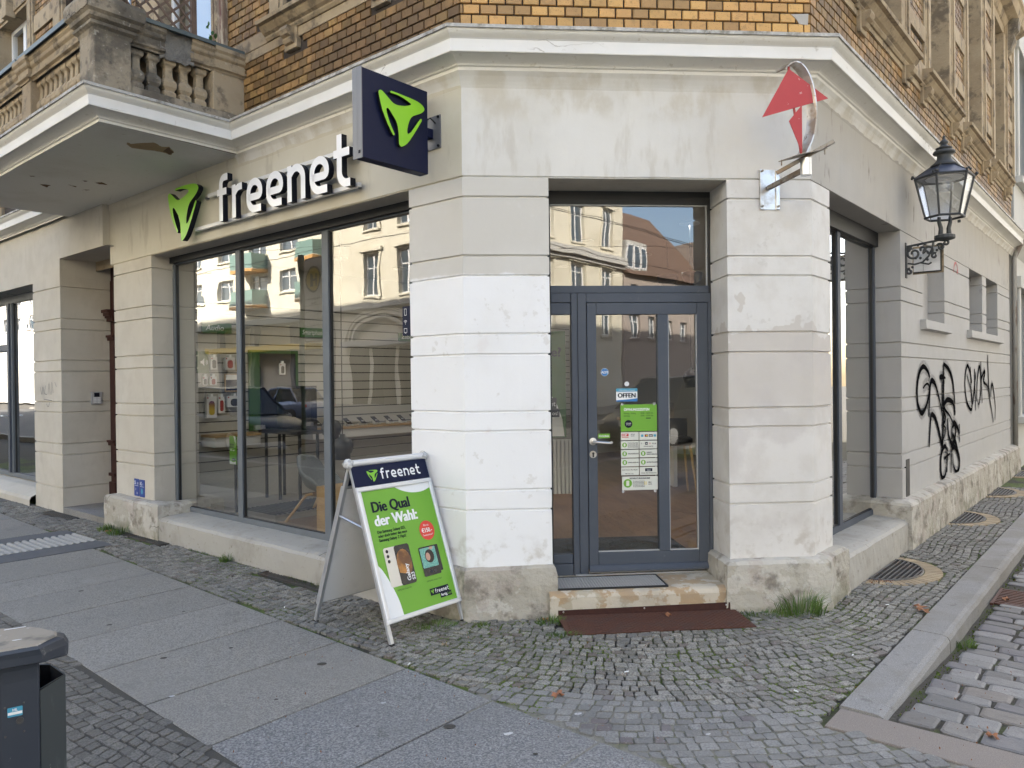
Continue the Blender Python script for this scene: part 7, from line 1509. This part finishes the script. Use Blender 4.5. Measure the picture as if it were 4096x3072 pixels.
def oakleaf(c, r, rot, label, m='leaf_brown'):
    b = MB(); c = Vector(c); out = []
    for k in range(18):
        a = 2*math.pi*k/18; rr = r*(.55+.45*abs(math.cos(a)))*(1.15 if k % 2 else .72); out.append(c+Vector((math.cos(a+rot)*rr, math.sin(a+rot)*rr, .006+.010*math.sin(3*a)+random.uniform(0, .006))))
    b.add(out+[c+Vector((0, 0, .012))], [(k, (k+1) % 18, 18) for k in range(18)]); return solo('fallen_leaf', b, m, label, 'leaf')
oakleaf((.53, 3.84, .006), .034, .4, 'curled brown leaf on the cobbles in front of the granite slabs'); q = FR(.30, .62, .012); oakleaf(q, .055, 1.2, 'brown oak leaf on the kerb stone joint'); q = FR(.38, .58, .010); oakleaf(q, .05, 2.9, 'second brown oak leaf beside the one on the kerb')
oakleaf((1.44, 4.98, .029), .028, .9, 'dry brown leaf lying on the rusty plate'); oakleaf(FL(5.21, .24, .004), .035, .2, 'reddish leaf beside the grass at the entry recess'); oakleaf((-.05, 4.64, .006), .018, .2, 'small yellow leaf on the cobbles beside the A-board', 'brick_well'); oakleaf(FR(1.35, .96, zr(1.3)+.016), .03, .2, 'orange leaf on the storm drain'); oakleaf((2.40, 3.20, .0), .03, 1.4, 'dark red leaf on the side street setts'); oakleaf((.62, 5.03, .01), .03, 2.0, 'brown leaf at the left foot of the door step')
for x, y, r in ((-.75, 4.42, .028), (-.02, 3.55, .030), (-1.7, 4.62, .02), (-1.35, 4.75, .014), (.35, 3.25, .012), (-.9, 3.95, .011), (-2.3, 5.3, .018), (-.45, 3.6, .010), (-2.9, 6.2, .02), (-1.9, 5.55, .012)): b = MB(); b.flat(Fr((x, y, .0055), (1, 0, 0), (0, 0, 1), (0, 1, 0)), circ(0, 0, r, 14, r*.8), 0); solo('gum_spot', b, 'ground_dark', 'dark flattened spot of chewing gum on the granite slabs', 'gum', 'gum spots on the slabs')
b = MB()
for x, y, r in ((.25, 3.45, .018), (-.35, 3.85, .012), (.60, 3.62, .015), (1.15, 3.35, .010), (-1.45, 4.05, .012)): b.flat(Fr((x, y, .0057), (1, 0, 0), (0, 0, 1), (0, 1, 0)), [(r*(1+.5*math.sin(k*2.3))*math.cos(k), r*(1+.4*math.cos(k*1.7))*math.sin(k)) for k in [q*.628 for q in range(10)]], 0)
solo('bird_droppings', b, 'tape', None, None, kind='stuff')
b = MB()
for k in range(170):
    x, y = random.uniform(-1, 2.4), random.uniform(3.0, 5.0); q = FR(random.uniform(-1.5, 3), random.uniform(.9, 1.6), 0)
    if inside((x, y), .1): continue
    leaf_at(b, Vector((x, y, .010)), random.uniform(.003, .007)); leaf_at(b, Vector((q.x, q.y, zr(tR(q))+.018)), random.uniform(.003, .007))
for x, y, a_ in ((.95, 4.1, .3), (-.25, 4.35, 1.2), (1.75, 3.75, 2.0), (2.3, 4.2, .9), (3.05, 5.1, .2), (-1.2, 5.55, 1.7)):
    c_ = MB(); d = Vector((math.cos(a_), math.sin(a_), 0))*.013; c_.tube([Vector((x, y, .010))-d, Vector((x, y, .010))+d], .0036, 6); solo('cigarette_end', c_, 'poster_white', 'tiny pale cigarette end on the cobbles', 'cigarette end', 'cigarette ends on the pavement')
solo('leaf_crumbs', b, 'leaf_brown', None, None, kind='stuff', fix=False)

# ================================================================== ACROSS THE STREET (seen mirrored in the glass)
FO = Fr(cL+FL.n*20.2, (-s2, s2, 0), (s2, s2, 0))    # opposite facade: a = s, o towards our side
def house(name, label, a0, a1, h, m, rows, wins, base=4.6, basem='far_base', wt=.12, frame='white_pvc', surround=None, F=None, dep=9):
    F = F or FO; t = thing(name, label, 'building', F((a0+a1)/2, -1, 0)); b = MB()
    zc0 = 0
    def seg(l, r, z0, z1): b.box(F, l, r, -dep if False else -.35, 0, z0, z1)
    zz = [base]+[z for (z0, z1) in rows for z in (z0, z1)]+[h]
    for i in range(0, len(zz), 2): seg(a0, a1, zz[i], zz[i+1])
    for (z0, z1) in rows:
        xs = [a0]+[x for w_ in wins for x in w_]+[a1]
        for i in range(0, len(xs), 2): seg(xs[i], xs[i+1], z0, z1)
    b.box(F, a0, a1, -dep, -.36, 0, h-.1)
    part('wall', b, m, t)
    for (z0, z1) in rows:
        for l, r in wins:
            f = MB(); c = (l+r)/2
            for x0_, x1_, y0, y1 in ((l, l+.09, z0, z1), (r-.09, r, z0, z1), (l+.09, r-.09, z0, z0+.09), (l+.09, r-.09, z1-.09, z1), (c-.05, c+.05, z0+.09, z1-.09), (l+.09, r-.09, z0+(z1-z0)*.68, z0+(z1-z0)*.68+.06)): f.box(F, x0_, x1_, -.22, -.16, y0, y1)
            fo = part('window', f, frame, t); f = MB(); f.quad(*rect(F, l+.09, r-.09, z0+.09, z1-.09, -.19)); part('pane', f, 'window_glass_far', fo)
            f = MB(); f.box(F, l-.1, r+.1, 0, .10, z0-.10, z0)
            if surround: f.box(F, l-.18, l-.02, 0, .05, z0, z1+.1); f.box(F, r+.02, r+.18, 0, .05, z0, z1+.1); f.box(F, l-.25, r+.25, 0, .14, z1+.1, z1+.28)
            part('window_trim', f, surround or m, t)
    return t
def win_row(a0, a1, n, w_): st = (a1-a0)/n; return [(a0+st*(k+.5)-w_/2, a0+st*(k+.5)+w_/2) for k in range(n)]
rowsA = [(6.74, 7.95), (9.1, 10.3), (11.9, 13.1)]
t = house('apartment_block', 'cream apartment block with green glazed balconies across the main street', 29.4, 46.0, 14.2, 'render_cream', rowsA, [(32.7, 34.36), (35.75, 37.6), (39.4, 41.1), (43.3, 45.0)], base=5.2)
for z_ in (5.96, 8.1, 10.9):
    for a0, a1 in ((35.7, 38.1), (29.8, 31.4)):
        b = MB(); b.box(FO, a0, a1, .0, 1.0, z_-.06, z_+.12); part('balcony_slab', b, 'balcony_slab', t); b = MB(); b.box(FO, a0, a1, .95, 1.0, z_+.15, z_+1.0); b.box(FO, a0, a0+.05, .0, .95, z_+.15, z_+1.0); part('balcony_panel', b, 'balcony_glass', t)
b = MB(); b.box(FO, 29.4, 46, -.3, .9, 4.9, 5.2); part('canopy', b, 'zinc', t); b = MB(); b.box(FO, 29.4, 46, -1.2, -1.1, 0, 4.9); part('shopfront', b, 'shop_dark', t); b = MB(); b.box(FO, 31, 42, -.4, .6, 3.45, 3.75); b.box(FO, 38.6, 39, -.1, 0, 0, 4.9); part('yellow_fascia', b, 'shop_yellow', t)
b = MB()
for a in (29.4, 33.0, 37.0, 41.0, 45.6): b.box(FO, a, a+.4, -.4, 0, 0, 4.9)
part('column', b, 'far_base', t)
FOT = Fr(FO.O, -FO.a*-1, FO.n); FOR = Fr(FO.O, (s2*-1, s2, 0), (s2, s2, 0))
t = house('old_apartment_house', 'ornate old cream house with an arched shopfront across the main street', 14.0, 29.3, 15.0, 'render_old', [(5.85, 8.0), (9.2, 11.2), (12.3, 13.8)], [(15.3, 16.4), (18.0, 19.1), (20.6, 21.7), (23.1, 24.2), (25.7, 26.8)], base=0, surround='render_old', frame='white_pvc')
b = MB(); b.sweep([tuple(FO(14, 0, 0)[:2]), tuple(FO(29.3, 0, 0)[:2])], [(0, 5.2), (-.18, 5.3), (-.22, 5.5), (0, 5.6)]); b.box(FO, 14, 29.3, 0, .35, 5.25, 5.5); b.box(FO, 22.5, 28.4, 0, .35, 3.4, 3.7); part('cornice', b, 'render_grey', t)
b = MB()
for r in (2.9, 2.6, 2.2): b.stroke(FO, [(25.4+r*math.cos(R_(a)), 3.6+r*.55*math.sin(R_(a))) for a in range(0, 181, 10)], .14, 0, .22)
part('arch_moulding', b, 'render_old', t)
b = MB()
for a0, a1 in ((23.0, 24.2), (24.5, 26.3), (26.6, 27.9), (16, 18), (19, 21)): b.box(FO, a0, a1, -.1, .02, .3, 3.3)
part('shop_window', b, 'shop_dark', t)
b = MB(); b.box(FO, 14, 29.3, -.01, .06, 0, .5); part('base', b, 'far_base', t)
house('plain_house', 'plain grey house farther left along the opposite side', 46.1, 112, 13, 'render_grey', rowsA, win_row(46.5, 111.5, 20, 1.3), base=0)
house('corner_house_opposite', 'cream stuccoed house with tall windows behind the viewer', -34.7, -18, 15.5, 'render_old', [(4.2, 5.9), (6.6, 8.0), (9.2, 11.4), (12.3, 14)], [(-33.6, -32.5), (-30.8, -29.5), (-28.0, -26.9), (-25.2, -24.1), (-22.4, -21.3), (-20, -18.9)], base=0, surround='render_old')
t = bpy.data.objects['corner_house_opposite']; b = MB(); b.box(FO, -34.7, -18, 0, .45, 8.4, 8.8); b.box(FO, -34.7, -18, 0, .25, 8.2, 8.4); part('cornice', b, 'render_grey', t)
t = house('low_house_opposite', 'low brown house with a red tiled roof and a white dormer, behind the viewer', -46, -34.8, 8.1, 'render_pink', [(4.1, 5.5), (6.3, 7.4)], win_row(-45.5, -35, 5, 1.0), base=0)
b = MB(); b.add([FO(a, o, z_) for a in (-46, -34.8) for o, z_ in ((.4, 8.05), (-4.5, 13.4), (-9, 8.0))], [(0, 1, 4, 3), (1, 2, 5, 4), (0, 1, 2), (3, 4, 5)]); part('roof', b, 'roof_red', t)
b = MB(); b.box(FO, -37.4, -34.9, -2.5, .1, 8.2, 9.9); dm = part('dormer', b, 'render_grey', t)
for k in range(3):
    b = MB(); b.box(FO, -37.25+.78*k, -36.58+.78*k, .1, .14, 8.45, 9.65); part('window', b, 'white_pvc', dm); b = MB(); b.box(FO, -37.17+.78*k, -36.66+.78*k, .14, .15, 8.53, 9.57); part('window_pane', b, 'window_glass_far', dm)

house('pink_house_opposite', 'pinkish tall house farther down the main street behind the viewer', -60, -46.1, 11.5, 'render_pink', [(4.1, 5.9), (7.2, 9.0)], win_row(-59, -47, 5, 1.2), base=0, surround='render_old')
house('stucco_house_opposite', 'wide pale stucco house directly across the main street', -17.9, 13.9, 14.5, 'render_old', [(5.6, 7.6), (8.8, 10.8), (11.8, 13.4)], win_row(-17.5, 13.5, 10, 1.15), base=0, surround='render_grey')
FS2 = Fr(cR+FR.n*10.4, (s2, s2, 0), (-s2, s2, 0))
house('side_street_house', 'grey house on the other side of the side street', -2, 34, 19, 'render_grey', [(1.6, 3.4), (5.6, 7.4), (8.8, 10.4)], win_row(-1.5, 33.5, 10, 1.15), base=0, surround='render_grey', F=FS2, dep=30)  # height and depth enlarged so its shadow crosses the main street
# bus stop sign and street pole on the near kerb
t = thing('bus_stop_sign', 'bus stop pole with a white panel and a yellow round H sign, near the kerb', 'bus stop sign', FL(9.3, 4.9, 0))
b = MB(); b.tube([FL(9.95, 5.0, 0), FL(9.95, 5.0, 4.25)], .05, 10); part('pole', b, 'pole_green', t)
FH = Fr(FL(9.55, 4.98, 0), (-s2*-1, -s2, 0), (s2, s2, 0)); FH = Fr(FL(9.50, 4.98, 0), (-s2, s2, 0), (s2, s2, 0))
b = MB(); b.prism(FH, rrect(-.36, .36, 2.45, 4.15, .09), -.03, .0); part('panel', b, 'sign_edge', t); b = MB(); b.flat(FH, rrect(-.33, .33, 2.48, 4.12, .07), .002); part('panel_face', b, 'poster_white', t)
b = MB(); b.flat(FH, circ(0, 3.72, .27, 28), .004); part('ring', b, 'pole_green', t); b = MB(); b.flat(FH, circ(0, 3.72, .23, 28), .006); part('disc', b, 'sign_yellow', t)
FHt = Fr(FH.O, -FH.a*-1, FH.n); text('lettering', 'H', FHt, 0, 3.58, .008, .38, 'pole_green', t, align='CENTER', bold=.012)
for k in range(6): b = MB(); b.box(FH, -.33, .33, .003, .005, 2.62+.14*k, 2.63+.14*k); part('rule', b, 'far_base', t)
text('lettering', 'Altstädtischer', FHt, 0, 3.30, .006, .09, 'ink_dark', t, align='CENTER'); text('lettering', 'Markt', FHt, 0, 3.20, .006, .09, 'ink_dark', t, align='CENTER')
t = thing('tram_pole', 'slim dark pole carrying overhead wires at the far kerb', 'pole', FO(40.5, 4, 0)); b = MB(); b.tube([FO(40.5, 4, 0), FO(40.5, 4, 9)], .09, 8, r_end=.06); part('pole', b, 'metal_black', t)
t = thing('overhead_wires', 'thin overhead wires strung along the main street', 'wires', FO(0, 9, 7)); b = MB()
for o_, z_ in ((8, 6.4), (11.5, 6.4), (9, 7.4)): b.tube([FO(-60, o_, z_), FO(60, o_, z_)], .012, 4, caps=False)
for a in range(-56, 60, 14): b.tube([FO(a, 0, 8.6), FO(a+2, 10, 7.2), FO(a+4, 20, 8.6)], .010, 4, caps=False)
part('wire', b, 'metal_black', t)
# parked cars
def car(c, yaw, mbody, label, L_=4.4, Wd=1.8, H_=1.45, suv=False):
    t = thing('parked_car', label, 'car', c, None); c = Vector(c); ca = Vector((math.cos(yaw), math.sin(yaw), 0)); cb = Vector((-ca.y, ca.x, 0)); F = Fr(c, ca, cb)
    h = H_; st = [(-.5, .42, .60, .70), (-.485, .30, .86, .82), (-.42, .26, .95, .90), (-.30, .25, .98, .93), (.0, .25, .96, .93), (.22, .25, .93, .92), (.38, .26, .84, .88), (.46, .30, .70, .80), (.5, .40, .58, .68)]
    b = MB(); vs = []
    for x, zb, zt, wf in st:
        hw = Wd/2*wf; 
        for y, z_ in ((-hw*.92, zb), (-hw, zb+.12), (-hw*1.0, (zb+zt)/2+.05), (-hw*.93, zt-.03), (-hw*.75, zt), (hw*.75, zt), (hw*.93, zt-.03), (hw, (zb+zt)/2+.05), (hw, zb+.12), (hw*.92, zb)): vs.append(F(x*L_, y, z_))
    n = 10; b.add(vs, [(i*n+j, i*n+(j+1) % n, (i+1)*n+(j+1) % n, (i+1)*n+j) for i in range(len(st)-1) for j in range(n)]+[tuple(range(n)), tuple((len(st)-1)*n+j for j in range(n))]); part('body', b, mbody, t, smooth=True)
    gh = [(-.44 if suv else -.38, .93), (-.36 if suv else -.24, h), (-.05, h+.02), (.08, h-.02), (.27, .93)]
    b = MB(); vs = []
    for x, z_ in gh:
        k_ = .86 if z_ < 1 else .68
        vs += [F(x*L_, -Wd/2*k_, z_), F(x*L_, Wd/2*k_, z_)]
    b.add(vs, [(2*i, 2*i+1, 2*i+3, 2*i+2) for i in range(4)]+[(0, 2, 4, 6, 8), (1, 3, 5, 7, 9)]); part('cabin_glass', b, 'car_glass', t)
    b = MB(); b.add([F(gh[i][0]*L_+(.04 if i == 1 else -.02 if i == 3 else 0), sy*Wd/2*.69, gh[i][1]+.012) for i in (1, 2, 3) for sy in (-1, 1)], [(0, 1, 3, 2), (2, 3, 5, 4)])
    for sy in (-1, 1):
        for i in range(4): b.tube([F(gh[i][0]*L_, sy*Wd/2*(.87 if gh[i][1] < 1 else .69), gh[i][1]), F(gh[i+1][0]*L_, sy*Wd/2*(.87 if gh[i+1][1] < 1 else .69), gh[i+1][1])], .03, 5)
        b.tube([F(-.04*L_, sy*Wd/2*.87, .95), F(-.06*L_, sy*Wd/2*.70, h)], .025, 5)
    part('roof', b, mbody, t)
    for x in (-.31, .31):
        for sy in (-1, 1):
            b = MB(); b.lathe((0, 0, 0), [(.001, -.1), (.31, -.1), (.33, -.08), (.33, .08), (.31, .1), (.001, .1)], 20); b.v = [F(x*L_+p.x, sy*Wd/2*.90+p.z*.9, .33+p.y) for p in b.v]; wh = part('wheel', b, 'rubber', t)
            b = MB(); b.lathe((0, 0, 0), [(.001, 0), (.20, 0), (.21, .01), (.001, .03)], 14); b.v = [F(x*L_+p.x, sy*(Wd/2*.90+.092+p.z), .33+p.y) for p in b.v]; part('rim', b, 'alu', wh)
    for sy in (-1, 1):
        b = MB(); b.box(F, .475*L_, .492*L_, sy*Wd*.36-.14, sy*Wd*.36+.14, .62, .72); part('headlight', b, 'car_lamp', t); b = MB(); b.box(F, -.495*L_, -.48*L_, sy*Wd*.38-.12, sy*Wd*.38+.12, .72, .84); part('tail_light', b, 'tail_red', t)
    return t
ang = math.atan2(s2, -s2)
pc = lambda s_, o: tuple(FL(s_, o, -.10))
car(pc(14.8, 6.2), ang+math.pi, 'car_black', 'black estate car parked on the main street beyond the entry', suv=True, L_=4.7, H_=1.6)
car(pc(24.5, 14.2), ang, 'car_blue', 'light blue car driving on the far lane of the main street'); car(pc(-13.5, 5.6), ang, 'car_black', 'black van-like car parked behind the viewer on the near side', suv=True, L_=4.8, H_=1.75); car(pc(-30, 14.5), ang, 'car_blue', 'silver blue car in the far lane behind the viewer')
# street tree across the street
t = thing('street_tree', 'small yellowing street tree across the main street', 'tree', FO(43.5, 3.5, 0)); b = MB(); b.tube([FO(43.5, 3.5, 0), FO(43.5, 3.5, 2.6), FO(43.6, 3.6, 4.8)], .12, 8, r_end=.05); part('trunk', b, 'trunk_bark', t)
b = MB()
for k in range(1800):
    d = Vector((random.gauss(0, 1), random.gauss(0, 1), random.gauss(0, 1))); d = d.normalized()*random.uniform(.5, 1)**.5*1.5*(1+.25*math.sin(d.x*5)); leaf_at(b, FO(43.5, 3.5, 4.2)+d, .10)
part('crown', b, 'tree_leaf', t, fix=False)
